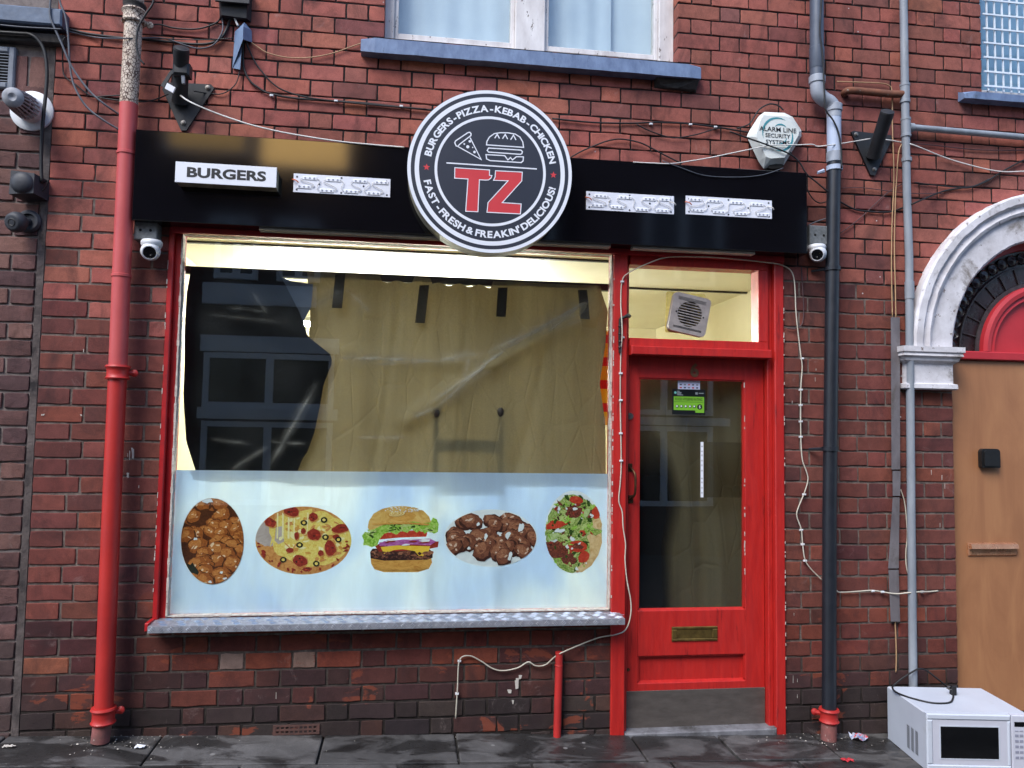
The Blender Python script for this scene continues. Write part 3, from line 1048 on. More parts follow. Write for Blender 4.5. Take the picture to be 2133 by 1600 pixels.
# pull handle
p0, p1 = at(1311, 974, DY), at(1313, 1040, DY)
hd = MB()
for p in (p0, p1):
    hd.box(p.x - .012, p.x + .016, DY - .004, DY + .001, p.z - .022, p.z + .022, .002)
zc = (p0.z + p1.z) / 2
hl = p0.z - p1.z
hd.tube(crom([(p0.x + .002, DY - .003, p0.z), (p0.x + .010, DY - .028, p0.z - .012), (p0.x + .018, DY - .048, zc + hl * .28), (p0.x + .019, DY - .052, zc), (p0.x + .018, DY - .048, zc - hl * .28), (p0.x + .010, DY - .028, p1.z + .012), (p0.x + .002, DY - .003, p1.z)], 5), .0065, 10)
hd.build('pull_handle', M_BRONZE, DOOR, smooth=40)
c = at(1312, 867, DY)
MB().lathe([(0, .019), (.006, .019), (.010, .016), (.010, .010), (.012, .009), (.012, 0)], (c.x, DY + .001, c.z), (0, -1, 0), 24).build('lock_cylinder', M_CHROME, DOOR, smooth=35)
c = at(1307, 1395, DY)
MB().lathe([(0, .009), (.003, .009), (.004, .004), (.001, 0)], (c.x + .004, DY + .001, c.z), (0, -1, 0), 16).build('keyhole', M_BRONZE, DOOR)
c = at(1446, 771, DY)
n6 = MB()
vs, fs = text_pts('6', .098, .0036, 1.0, 'CENTER')
zb_ = min(v[1] for v in vs); zt_ = max(v[1] for v in vs)
n6.add([(c.x + q[0], DY - .005, c.z - (zb_ + zt_) / 2 + q[1]) for q in vs], fs)
n6.add([(c.x + q[0], DY - .001, c.z - (zb_ + zt_) / 2 + q[1]) for q in vs], fs)
n6.build('house_number', M_BRONZE2, DOOR)

pc = MB()
def ragged(x, z0, z1, n, y, w):
    for i in range(n):
        if random.random() < .78: continue
        a_ = z0 + (z1 - z0) * i / n
        pc.box(x - w * jrand(.2, 1), x + w * jrand(.1, .4), y - .0006, y + .004, a_, a_ + (z1 - z0) / n * jrand(.4, 1.6))
ragged(2.0545, .1, 2.45, 190, -.0142, .004)
ragged(gxr + .001, .7, 2.4, 110, -.0142, .005)
ragged(-1.199, .7, 2.4, 90, -.0122, .004)
ragged(hx1 - .001, hz0, hz1, 60, DY, .005)
PC = pc.build('paint_chips', M_PUTTY, FRAME)
PC['kind'] = 'stuff'

# black casement stay hanging on the post
sy = MB()
a = [at(x, y, -.03) for x, y in ((1298, 655), (1313, 660))]
pp = lambda x, y, Y: at(x, y, Y)
sy.tube([pp(1292, 664, -.025), pp(1300, 661, -.03), pp(1311, 656, -.045)], [.010, .008, .011], 8)
sy.tube([pp(1307, 657, -.04), pp(1313, 660, -.05)], [.012, .009], 8)
sy.tube([pp(1292, 664, -.022), pp(1290, 700, -.026), pp(1291, 735, -.022)], [.009, .006, .007], 8)
for y in (680, 696, 712, 724):
    q = pp(1291, y, -.026)
    sy.lathe([(-.007, .006), (0, .010), (.007, .006)], q, (0, 0, 1), 10)
ob = sy.build('casement_stay', M_DARK)
tag(ob, 'black metal window stay hanging on the red post left of the fan window', 'window stay')

# ------------------------------------------------------------------ sheets behind the shop glass
def paper_mat(name, c1, c2, trans, streak=22, rough=0.8):
    m = bpy.data.materials.new(name)
    m.use_nodes = True
    t = m.node_tree
    b = t.nodes['Principled BSDF']
    o = t.nodes['Material Output']
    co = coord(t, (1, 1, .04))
    st = noise(t, co, streak, 5, .6, .2)  # vertical bands: shadows and brightness of the folds put into the colour
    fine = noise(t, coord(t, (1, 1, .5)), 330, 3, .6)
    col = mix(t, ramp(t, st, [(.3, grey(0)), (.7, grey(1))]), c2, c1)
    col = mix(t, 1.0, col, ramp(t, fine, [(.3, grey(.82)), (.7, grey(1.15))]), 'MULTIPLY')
    L(t, col, b.inputs['Base Color'])
    b.inputs['Roughness'].default_value = rough
    b.inputs['Specular IOR Level'].default_value = .25
    wv = N(t, 'ShaderNodeTexVoronoi', feature='DISTANCE_TO_EDGE')
    wv.inputs['Scale'].default_value = 5.5
    L(t, coord(t, (1.4, 1, .6)), wv.inputs['Vector'])
    hh_ = mix(t, .06, ramp(t, wv.outputs['Distance'], [(.0, grey(0)), (.05, grey(.7)), (.4, grey(1))]), fine)
    bump(t, b, hh_, .5, .006)
    tl = N(t, 'ShaderNodeBsdfTranslucent')
    L(t, mix(t, 1.0, col, (1.0, .90, .64, 1), 'MULTIPLY'), tl.inputs[0])
    mx = N(t, 'ShaderNodeMixShader')
    mx.inputs[0].default_value = trans
    L(t, b.outputs[0], mx.inputs[1])
    L(t, tl.outputs[0], mx.inputs[2])
    L(t, mx.outputs[0], o.inputs[0])
    return m
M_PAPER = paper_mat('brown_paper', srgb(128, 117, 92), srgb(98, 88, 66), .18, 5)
M_TAPE = paper_mat('brown_tape', srgb(62, 54, 42), srgb(52, 46, 36), .1)
M_PAPERSHADE = paper_mat('shaded_brown_paper', srgb(92, 84, 66), srgb(70, 64, 50), .10, 5)  # same brown paper, colour darkened for the weaker light behind the door
M_BLACKP = pm('black_polythene', srgb(9, 9, 10), srgb(6, 6, 7), 8, 0.5, 0.65, bs=0.35, bscale=14, bd=0.006, spec=0.2)
M_DCLOTH = pm('dark_cloth', srgb(20, 20, 22), srgb(13, 13, 15), 12, 0.8, bs=0.3)

def lerp_poly(pts, s):
    """point at height fraction s (by pixel row) on a polyline running downward"""
    y = pts[0][1] + (pts[-1][1] - pts[0][1]) * s
    for (xa, ya), (xb, yb) in zip(pts, pts[1:]):
        if ya <= y <= yb + 1e-6:
            k = (y - ya) / max(1e-6, yb - ya)
            return xa + (xb - xa) * k, y
    return pts[-1]

def sheet(left, right, Y, disp, nx=50, nz=40, toplift=None):
    mb = MB()
    vs, fs = [], []
    for i in range(nz + 1):
        s = i / nz
        xa, ya = lerp_poly(left, s)
        xb, yb = lerp_poly(right, s)
        A, B = at(xa, ya, Y), at(xb, yb, Y)
        for j in range(nx + 1):
            u = j / nx
            p = A.lerp(B, u)
            if toplift and i == 0: p.z += toplift(u)
            vs.append((p.x, Y + disp(u, s), p.z))
    for i in range(nz):
        for j in range(nx):
            a = i * (nx + 1) + j
            fs.append((a, a + nx + 1, a + nx + 2, a + 1))
    return mb.add(vs, fs)

def dseg(p, a, b):
    p, a, b = Vector(p), Vector(a), Vector(b)
    k = max(0, min(1, (p - a).dot(b - a) / (b - a).length_squared))
    return (p - a - (b - a) * k).length, k
def folds(u, s):
    r_ = 0
    for a, b, w, k_ in (((.98, .02), (.34, .70), .030, -.030), ((.06, .36), (.62, .42), .025, -.014), ((.62, .42), (.99, .10), .03, -.016), ((.02, .10), (.16, .02), .02, -.014), ((.86, .05), (.70, .95), .02, .010), ((.30, .02), (.24, .98), .012, .010), ((.52, .02), (.50, .98), .010, .008), ((.78, .1), (.80, .98), .010, .008)):
        dd, kk = dseg((u, s * .65), (a[0], a[1] * .65), (b[0], b[1] * .65))
        r_ += k_ * math.exp(-(dd / w) ** 2)
    return r_ + .006 * math.sin(u * 14 + 1.2 * math.sin(s * 3)) + .004 * math.sin(u * 33 + s * 2) + .004 * math.sin(s * 7 + u * 5)
rnd = [(-.028 if random.random() < .16 else jrand(.0, .02)) for _ in range(60)]
pap = sheet([(640, 574), (646, 660), (640, 740), (632, 860), (606, 996)], [(1250, 604), (1266, 650), (1262, 720), (1250, 800), (1261, 880), (1262, 1002)], .135, folds, 130, 60, lambda u: (-.010 + .008 * math.sin(u * 90)) if (.24 < u < .35 or .41 < u < .62) else .02)
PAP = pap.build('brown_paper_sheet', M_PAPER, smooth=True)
tag(PAP, 'crinkled brown paper covering the right of the shop window inside', 'paper sheet')
for x, y, h, r in ((709, 572, 70, .05), (884, 595, 78, .06), (1047, 600, 60, .03), (1213, 605, 60, -.05)):
    p = at(x, y, .105); q = at(x - h * r * 2, y + h, .105)
    w = .026
    MB().hexa([(q.x - w, .102, q.z), (q.x + w, .102, q.z), (q.x + w, .104, q.z), (q.x - w, .104, q.z), (p.x - w, .102, p.z), (p.x + w, .102, p.z + .004), (p.x + w, .104, p.z + .004), (p.x - w, .104, p.z)]).build('tape', M_TAPE, PAP)
blk = sheet([(398, 556), (388, 610), (384, 700), (383, 820), (388, 920), (412, 992)], [(580, 566), (598, 600), (626, 655), (640, 700), (660, 716), (688, 738), (693, 754), (674, 800), (664, 856), (655, 900), (640, 942), (630, 955), (614, 996)], .108,
            lambda u, s: .007 * math.sin(u * 9 + s * 6) + .005 * math.sin(s * 17 - u * 8) - .02 * max(0, u - .8) * math.sin(s * 8), 40, 40)
tag(blk.build('black_plastic_sheet', M_BLACKP, smooth=True), 'black plastic sheet covering the left of the shop window inside', 'plastic sheet')
gp = MB().prism([(lambda q: (q.x, q.z))(at(x_, y_, .114)) for x_, y_ in ((572, 572), (608, 586), (652, 592), (648, 640), (633, 668), (640, 700), (618, 660), (596, 610))], .1135, .1145)
tag(gp.build('grey_plastic_corner', pm('grey_plastic_film', srgb(74, 80, 92), srgb(58, 64, 76), 9, .5)), 'grey plastic corner between the black sheet and the brown paper', 'plastic sheet')
ra, rb = at(386, 557, .17), at(1290, 602, .17)
tag(MB().box(ra.x - .1, rb.x + .03, .165, .20, (ra.z + rb.z) / 2 - .022, (ra.z + rb.z) / 2 + .016).build('curtain_rail', M_DARK), 'black horizontal rail behind the top of the shop window', 'rail')
# clear film with diagonal creases over the paper
def film_mat():
    m = bpy.data.materials.new('clear_film')
    m.use_nodes = True
    t = m.node_tree
    t.nodes.clear()
    o = N(t, 'ShaderNodeOutputMaterial'); mx = N(t, 'ShaderNodeMixShader'); tp = N(t, 'ShaderNodeBsdfTransparent'); g = N(t, 'ShaderNodeBsdfPrincipled')
    g.inputs['Base Color'].default_value = srgb(186, 178, 168)  # pale colour along the creases stands in for their highlights
    g.inputs['Roughness'].default_value = .3
    a = N(t, 'ShaderNodeAttribute', attribute_name='crease')
    L(t, a.outputs['Fac'], mx.inputs[0]); L(t, tp.outputs[0], mx.inputs[1]); L(t, g.outputs[0], mx.inputs[2]); L(t, mx.outputs[0], o.inputs[0])
    return m
M_FILM = film_mat()
CRE = [((700, 745), (905, 752), 9, .26), ((905, 752), (1010, 735), 10, .24), ((1010, 735), (1240, 640), 13, .22), ((860, 870), (910, 850), 6, .25), ((905, 852), (1060, 720), 8, .38), ((1060, 720), (1230, 625), 9, .26), ((930, 830), (1080, 735), 14, .13),
       ((650, 640), (720, 600), 14, .18), ((720, 600), (770, 650), 12, .15), ((560, 975), (660, 800), 7, .28), ((740, 912), (850, 912), 4, .2), ((980, 735), (965, 800), 4, .25), ((430, 655), (600, 672), 5, .10), ((470, 640), (560, 650), 4, .12), ((440, 915), (520, 925), 4, .16), ((560, 920), (640, 926), 4, .2), ((480, 980), (560, 930), 6, .16), ((520, 600), (560, 660), 7, .12), ((1010, 740), (1240, 655), 6, .2), ((890, 845), (1050, 735), 5, .35), ((760, 760), (1000, 748), 6, .2), ((1230, 620), (1130, 700), 5, .3)]
fl = MB()
nx, nz = 260, 150
vs, fs, cr = [], [], []
for i in range(nz + 1):
    for j in range(nx + 1):
        px, py = 400 + 855 * j / nx, 590 + 395 * i / nz
        h = 0
        for a, b, w, k in CRE:
            dd, kk = dseg((px, py), a, b)
            h = max(h, 1.5 * k * (.75 * math.exp(-(dd / (w * .28)) ** 2) + .5 * math.exp(-(dd / (w * 1.3)) ** 2)) * (.55 + .45 * math.sin(px * .05 + py * .09 + w) ** 2) * min(1, 4 * kk + .15, 4 * (1 - kk) + .15))
        p = at(px, py, .097)
        vs.append((p.x, .097 - .012 * h, p.z)); cr.append(h)
for i in range(nz):
    for j in range(nx):
        a = i * (nx + 1) + j
        fs.append((a, a + nx + 1, a + nx + 2, a + 1))
FILM = fl.add(vs, fs).build('clear_film', M_FILM, smooth=True)
ca = FILM.data.attributes.new('crease', 'FLOAT', 'POINT')
ca.data.foreach_set('value', cr)
tag(FILM, 'creased clear plastic film hanging in front of the brown paper', 'plastic film')

# chair pushed against the paper
M_WOOD = pm('dark_wood', srgb(50, 36, 26), srgb(36, 26, 20), 12, 0.5, stretch=(6, 6, 1))
a, b = at(908, 856, .20), at(1040, 856, .20)
CH = thing('chair', ((a.x + b.x) / 2, .4, -.15), 'dark chair standing behind the brown paper, its back posts showing through', 'chair')
for p in (a, b):
    MB().tube([(p.x, .158, p.z - .03), (p.x, .165, p.z - .5), (p.x, .19, -.15)], [.012, .015, .017], 10).build('back_post', M_WOOD, CH, smooth=40)
    MB().lathe([(-.035, .012), (-.02, .020), (0, .022), (.015, .016), (.022, 0)], (p.x, .146, p.z), (0, 0, 1), 12).build('finial', M_WOOD, CH, smooth=40)
    MB().tube([(p.x, .56, .29), (p.x, .58, -.15)], .017, 10).build('leg', M_WOOD, CH, smooth=40)
for dz in (.18, .36):
    MB().box(a.x, b.x, .158, .176, a.z - dz - .03, a.z - dz + .03, .004).build('back_rail', M_WOOD, CH)
MB().box(a.x - .02, b.x + .02, .19, .58, .29, .325, .006).build('seat', M_WOOD, CH)
mp0, mp1 = at(1240, 885, .24), at(1268, 690, .24)
M_MENU = pm('menu_yellow', srgb(236, 206, 40), srgb(226, 190, 30), 4, .4, bs=0)
M_MENR = pm('menu_red', srgb(206, 36, 30), srgb(190, 30, 28), 4, .4, bs=0)
mn = MB()
mn.mat(0).box(mp0.x, mp0.x + .08, .238, .242, mp0.z, mp1.z)
mn.mat(1)
for k in range(4):
    mn.box(mp0.x + .002, mp0.x + .078, .2366, .2374, mp1.z - .07 - k * .13, mp1.z - .02 - k * .13)
tag(mn.build('menu_board', [M_MENU, M_MENR]), 'yellow and red menu board glimpsed between brown paper and door post', 'menu board')

def soft_edge_mat():
    m, t, b = nodes('soft_edge_black_cloth')
    b.inputs['Base Color'].default_value = srgb(16, 16, 18)
    b.inputs['Roughness'].default_value = .9
    b.inputs['Specular IOR Level'].default_value = .1
    a = N(t, 'ShaderNodeAttribute', attribute_name='fade')      # alpha falls off to imitate the blurred, backlit edge
    L(t, a.outputs['Fac'], b.inputs['Alpha'])
    return m
# sheets behind the door glass
dp = sheet([(1322, 780), (1322, 1290)], [(1562, 780), (1562, 1290)], .16, lambda u, s: .012 * math.sin(u * 12 + s) + .008 * math.sin(u * 27 - s * 3), 36, 30)
tag(dp.build('brown_paper_door_cover', M_PAPERSHADE, smooth=True), 'brown paper covering the inside of the shop door glass', 'paper sheet')
dc = sheet([(1318, 868), (1318, 1290)], [(1352, 868), (1380, 905), (1408, 960), (1424, 1040), (1402, 1140), (1408, 1290)], .122, lambda u, s: .004 * math.sin(u * 9 + s * 4), 16, 24)
DCL = dc.build('black_cloth', soft_edge_mat(), smooth=True)
fa_ = DCL.data.attributes.new('fade', 'FLOAT', 'POINT')
fa_.data.foreach_set('value', [min(1, (1 - (i % 17) / 16) * 3.2) * min(1, .1 + (i // 17) / 8) for i in range(17 * 25)])
tag(DCL, 'black cloth behind the lower left of the shop door glass', 'cloth')

# ------------------------------------------------------------------ upper window
UY = .07
def upper_z(px, py): return at(px, py, UY).z
ux = [at(x, 60, UY).x for x in (795, 821, 1073, 1136, 1373)] + [1.445]
uzs = 3.64
uw = MB()
uw.box(-.172, ux[1], UY, .17, uzs, 5.2, .004)
uw.box(ux[4], 1.445, UY, .17, uzs, 5.2, .004)
uw.box(ux[2], ux[3], UY - .005, .17, uzs, 5.2, .006)
uw.box(ux[1], ux[2], UY + .012, .17, uzs, uzs + .035, .003)
uw.box(ux[3], ux[4], UY + .012, .17, uzs, uzs + .030, .003)
uw.box(-.172, 1.445, UY - .002, .17, 5.2, 5.3)
UW = uw.build('upper_window', M_WHITEP, shop)
for k, (a, b) in enumerate(((ux[1], ux[2]), (ux[3], ux[4]))):
    s = MB()
    w = .022
    s.box(a, a + w, UY + .02, .15, uzs + .035, 5.2, .003); s.box(b - w, b, UY + .02, .15, uzs + .035, 5.2, .003)
    s.box(a + w, b - w, UY + .02, .15, uzs + .035, uzs + .065, .003)
    s.build('sash', M_WHITEP, UW)
    MB().box(a + w, b - w, UY + .05, UY + .054, uzs + .066, 5.2).build('pane', M_GLASS, UW)
M_CURT = pm('white_curtain', srgb(216, 226, 238), srgb(200, 212, 228), 3, .9, bs=.2)
def curtain(a, b, y, z0, f):
    mb = MB()
    n = 60
    vs, fs = [], []
    for i in range(n + 1):
        u = i / n
        for z in (z0, 5.25):
            vs.append((a + (b - a) * u, y + .005 * math.sin(u * f) + .003 * math.sin(u * f * 2.7 + 1), z))
    for i in range(n):
        fs.append((i * 2, i * 2 + 2, i * 2 + 3, i * 2 + 1))
    return mb.add(vs, fs)
tag(curtain(ux[1] - .05, ux[2] + .03, .19, uzs - .02, 13).build('curtain', M_CURT, smooth=True), 'white sheet hung behind the left upstairs pane', 'curtain', 'upstairs curtains')
tag(curtain(ux[3] - .02, ux[3] + (ux[4] - ux[3]) * .62, .19, uzs - .02, 9).build('curtain', M_CURT, smooth=True), 'white sheet hung behind the right upstairs pane', 'curtain', 'upstairs curtains')
tag(curtain(ux[3] + (ux[4] - ux[3]) * .55, ux[4] + .05, .23, uzs - .02, 4).build('blind', M_CURT, smooth=True), 'pale roller blind behind the right edge of the right upstairs pane', 'blind')
rm = MB()
rm.box(-.4, 1.7, 1.2, 1.25, 3.4, 5.4)
rm.build('upper_room_wall', M_CREAMW, shop)
# sill with sloping top and broken corner
def stone_sill(name, x0, x1, zb, zt, parent, yf=-.065):
    mb = MB()
    n = 26
    for i in range(n):
        a, b = x0 + (x1 - x0) * i / n, x0 + (x1 - x0) * (i + 1) / n
    vs, fs = [], []
    for i in range(n + 1):
        x = x0 + (x1 - x0) * i / n
        e = .012 if i in (0, n) else 0
        j = jrand(-.003, .003)
        vs += [(x, .1, zb), (x, yf + e, zb + abs(j) + e * .4), (x, yf + e, zt - e - abs(jrand(0, .003))), (x, yf + .012 + e, zt + .004 - e * .5), (x, .066, zt + .05)]
    for i in range(n):
        for k in range(4):
            fs.append((i * 5 + k, (i + 1) * 5 + k, (i + 1) * 5 + k + 1, i * 5 + k + 1))
    fs += [(0, 1, 2, 3, 4), tuple(n * 5 + k for k in (4, 3, 2, 1, 0))]
    return mb.add(vs, fs).build(name, M_SILL, parent)
us0, us1 = at(751, 100, -.065).x, at(1462, 150, -.065).x
stone_sill('sill', us0, us1, 3.512, 3.590, UW)
M_CEM = pm('dark_cement', srgb(64, 60, 58), srgb(44, 42, 42), 30, .9, bs=.8, bscale=50, bd=.006)
a = at(1365, 165, -.02)
cm = MB()
cm.add([(a.x, -.045, 3.511), (us1 - .01, -.05, 3.511), (us1 - .02, -.02, 3.47), (a.x + .12, -.025, 3.466), (a.x + .03, -.02, 3.48), (a.x, .0, 3.47), (us1 - .01, .0, 3.46), (us1 - .01, .0, 3.511), (a.x, 0, 3.511)],
       [(0, 1, 2, 3, 4), (4, 3, 2, 6, 5), (1, 7, 6, 2), (0, 4, 5, 8), (0, 8, 7, 1)])
cm.build('broken_cement', M_CEM, UW)

# ------------------------------------------------------------------ barred window, upper right
bx0 = at(2037, 120, .05).x
BW = MB().box(3.305, bx0 + .02, .05, .15, 3.60, 5.2, .003).box(bx0 + .02, 4.65, .05, .15, 3.60, 3.64, .003).build('barred_window', M_WHITEP, shop)
MB().box(bx0 + .02, 4.65, .09, .094, 3.64, 5.2).build('pane', M_GLASS, BW)
M_BAR = pm('white_bars', srgb(226, 234, 240), srgb(200, 210, 220), 20, .5)
px0 = bx0 + .02
sp_ = (at(2052, 100, .04).x - at(2036, 100, .04).x)
i = 0
while px0 + .03 + i * sp_ < 4.6:
    x = px0 + .03 + i * sp_
    MB().box(x - .004, x + .004, .030, .038, 3.63, 5.2).build('window_bar', M_BAR, BW)
    i += 1
for k in range(14):
    z = 3.655 + k * .088
    MB().box(px0, 4.65, .024, .030, z - .005, z + .005).build('window_bar', M_BAR, BW)
stone_sill('sill', at(2012, 200, -.065).x, 4.7, 3.525, 3.570, BW)
M_BLIND = pm('pale_blue_blind', srgb(150, 184, 214), srgb(136, 172, 206), 4, .8)
tag(MB().box(bx0 - .1, 4.75, .30, .305, 3.72, 5.3).build('blind', M_BLIND), 'pale blue blind behind the barred window at the top right', 'blind')

# ------------------------------------------------------------------ arched doorway on the right
def sweep_arch(prof, a0, a1, n, name, mat, parent, cx=ARC_X, cz=ARC_Z):
    """prof: list of (radius, y) from outside in, open; swept round the arch"""
    mb = MB()
    vs, fs = [], []
    k = len(prof)
    for i in range(n + 1):
        a = R(a0 + (a1 - a0) * i / n)
        for r, y in prof:
            rr = r + (jrand(-.0025, .0025) if mat is M_STUCCO else 0)
            vs.append((cx + rr * math.cos(a), y, cz + rr * math.sin(a)))
    for i in range(n):
        for j in range(k - 1):
            fs.append((i * k + j, i * k + j + 1, (i + 1) * k + j + 1, (i + 1) * k + j))
    return mb.add(vs, fs).build(name, mat, parent, smooth=30)
sp_l = ARC_X - ARC_RO
ARCH = empty('arched_doorway', (ARC_X, 0, ground(ARC_X)))
par(ARCH, shop)
segs = [(180, 146), (146, 112), (112, 68), (68, 34), (34, 0)]
for a0, a1 in segs:
    sweep_arch([(ARC_RO, .02), (ARC_RO, -.060), (ARC_RO - .012, -.070), (ARC_RO - .050, -.070), (ARC_RO - .062, -.058), (ARC_RO - .066, -.046), (ARC_RO - .085, -.050), (ARC_RO - .100, -.058), (ARC_RO - .116, -.050), (ARC_RO - .122, -.030), (ARC_RI + .012, -.030), (ARC_RI, -.020), (ARC_RI, .10)], a0, a1, 14, 'arch_stone', M_STUCCO, ARCH)
def capital(x0, x1, name):
    mb = MB()
    zt = ARC_Z
    zb = at(1985, 813, -.03).z
    pr = [(zt, .045), (zt - .030, .045), (zt - .036, .036), (zt - .052, .040), (zt - .062, .026), (zt - .078, .022), (zt - .090, .006), (zt - .096, .0), (zb + .036, .0), (zb + .030, .016), (zb + .006, .018), (zb, .010)]
    vs, fs = [], []
    for z, o in pr:
        vs += [(x0 - o, .1, z), (x0 - o, -.040 - o, z), (x1 + o, -.040 - o, z), (x1 + o, .1, z)]
    n = len(pr)
    for i in range(n - 1):
        for j in range(3):
            fs.append((i * 4 + j, i * 4 + j + 4, i * 4 + j + 5, i * 4 + j + 1))
    fs += [(0, 1, 2, 3), tuple((n - 1) * 4 + j for j in (3, 2, 1, 0))]
    mb.add(vs, fs).build(name, M_STUCCO, ARCH)
cx0, cx1 = at(1888, 770, -.04).x, at(1985, 770, -.04).x
capital(cx0, cx1, 'capital')
capital(2 * ARC_X - cx1, 2 * ARC_X - cx0, 'capital')
M_RED2 = pm('red_arch_paint', srgb(186, 46, 54), srgb(172, 40, 48), 5, .45, .6, bs=.2)
FY = .09
fzb = at(2060, 735, FY).z
ri = ARC_RI
sweep_arch([(ri + .01, FY - .02), (ri - .035, FY - .02), (ri - .04, FY + .03)], 180, 0, 48, 'fanlight_frame', M_RED2, ARCH)
MB().box(ARC_X - ri - .01, ARC_X + ri + .01, FY - .06, FY + .04, fzb - .05, fzb, .006).build('fanlight_transom', M_RED2, ARCH)
rin = ARC_X - at(2040, 715, FY).x
sweep_arch([(rin, FY + .02), (rin, FY - .03), (rin - .02, FY - .04), (rin - .045, FY - .036), (rin - .05, FY - .020), (rin - .075, FY - .026), (rin - .085, FY + .01)], 180, 0, 40, 'fanlight_moulding', M_RED2, ARCH)
disc = [(ARC_X + (rin - .08) * math.cos(R(a)), ARC_Z + (rin - .08) * math.sin(R(a))) for a in range(0, 181, 5)]
MB().prism([(x, max(z, fzb)) for x, z in disc], FY, FY + .02).build('fanlight_board', M_RED2, ARCH)
M_LEADG = pm('dark_leaded_glass', srgb(52, 34, 36), srgb(34, 24, 28), 9, .18, .4, bs=.5, bscale=22, bd=.004)
M_LEAD = pm('lead_came', srgb(84, 82, 84), srgb(60, 58, 60), 30, .6, metal=.4)
rc = ri - .085
r1 = rc - .050
nrad = 15
for i in range(nrad):        # each pane of the fanlight
    a0, a1 = R(180 - 180 * i / nrad), R(180 - 180 * (i + 1) / nrad)
    MB().ring(ARC_X, ARC_Z, rin - .002, r1, FY + .012 + jrand(0, .004), FY + .02, 5, a1 + .006, a0 - .006).build('fanlight_pane', M_LEADG, ARCH)
lead = MB()
for i in range(nrad + 1):
    a = R(180 - 180 * i / nrad)
    c_, s_ = math.cos(a), math.sin(a)
    lead.tube([(ARC_X + rin * c_, FY + .008, ARC_Z + rin * s_), (ARC_X + r1 * c_, FY + .008, ARC_Z + r1 * s_)], .0035, 6)
lead.ring(ARC_X, ARC_Z, r1 - .004, r1 + .004, FY + .004, FY + .012, 60, 0, math.pi)
lead.ring(ARC_X, ARC_Z, rin, rin + .022, FY + .002, FY + .012, 60, 0, math.pi)
lead.build('lead_came', M_LEAD, ARCH)
nc = 26
for i in range(nc):
    a = R(180 - 180 * (i + .5) / nc)
    c = (ARC_X + rc * math.cos(a), FY + .016, ARC_Z + rc * math.sin(a))
    MB().lathe([(-.004, .036), (.010, .034), (.004, .027), (.006, .016), (.012, .006), (.013, 0)], c, (0, -1, 0), 18).build('bullseye_pane', M_LEADG, ARCH, smooth=35)
MB().ring(ARC_X, ARC_Z, r1, ri, FY + .02, FY + .03, 60, 0, math.pi).build('fanlight_backing', M_LEADG, ARCH)
MB().ring(ARC_X, ARC_Z, .0, r1 + .01, FY + .03, FY + .05, 40, 0, math.pi).build('fanlight_backing', M_DARK, ARCH)

def ply_mat():
    m, t, b = nodes('brown_board')
    co = coord(t, (1.6, 1, .5))
    n1 = noise(t, co, 3.0, 6, .6, 1.2)
    col = ramp(t, n1, [(.25, srgb(146, 98, 66)), (.5, srgb(162, 112, 76)), (.75, srgb(174, 124, 84))])
    g = noise(t, coord(t, (40, 1, .6)), 6, 4, .6)
    col = mix(t, 1.0, col, ramp(t, g, [(.3, grey(.97)), (.7, grey(1.02))]), 'MULTIPLY')
    L(t, col, b.inputs['Base Color'])
    b.inputs['Roughness'].default_value = .5
    bump(t, b, g, .15, .001)
    return m
M_PLY = ply_mat()
BD = MB().box(3.070, 4.40, .055, .10, ground(3.4) + .10, fzb - .052, .003).build('boarded_door', M_PLY, shop)
M_BLKPL = pm('black_rubber_plastic', srgb(20, 20, 21), srgb(14, 14, 15), 30, .5, .65, bs=.2)
a, b = at(2039, 974, .05), at(2077, 935, .05)
kb_ = MB()
pts = []
r = .022
for cx_, cz_, s0 in ((b.x - r, b.z - r, 0), (a.x + r, b.z - r, 90), (a.x + .008, a.z + .008, 180), (b.x - .008, a.z + .008, 270)):
    rr = r if s0 < 180 else .008
    for q in range(0, 91, 18): pts.append((cx_ + rr * math.cos(R(s0 + q)), cz_ + rr * math.sin(R(s0 + q))))
kb_.prism(pts, .026, .056)
sc = lambda p, k: ((p[0] - (a.x + b.x) / 2) * k + (a.x + b.x) / 2, (p[1] - (a.z + b.z) / 2) * k + (a.z + b.z) / 2)
kb_.prism([sc(p, .82) for p in pts], .016, .0259)
kb_.build('key_safe', M_BLKPL, BD)
M_COPPER = pm('polished_copper', srgb(214, 164, 128), srgb(184, 124, 92), 12, .2, .35, metal=.6, bs=0)
a, b = at(2018, 1158, .045), at(2118, 1131, .045)
lp_ = MB()
lp_.box(a.x, b.x, .045, .056, a.z, b.z, .004)
zs_ = (a.z + b.z) / 2 + .006
lp_.hexa([(a.x + .004, .022, zs_), (b.x - .004, .022, zs_), (b.x - .004, .0449, zs_ - .004), (a.x + .004, .0449, zs_ - .004), (a.x + .004, .030, b.z - .004), (b.x - .004, .030, b.z - .004), (b.x - .004, .0449, b.z - .001), (a.x + .004, .0449, b.z - .001)])
lp_.build('letter_plate', M_COPPER, BD)
MB().box(3.02, 4.45, -.20, .25, ground(3.5) - .1, ground(3.4) + .095, .01).build('doorstep', M_SLAB, shop)

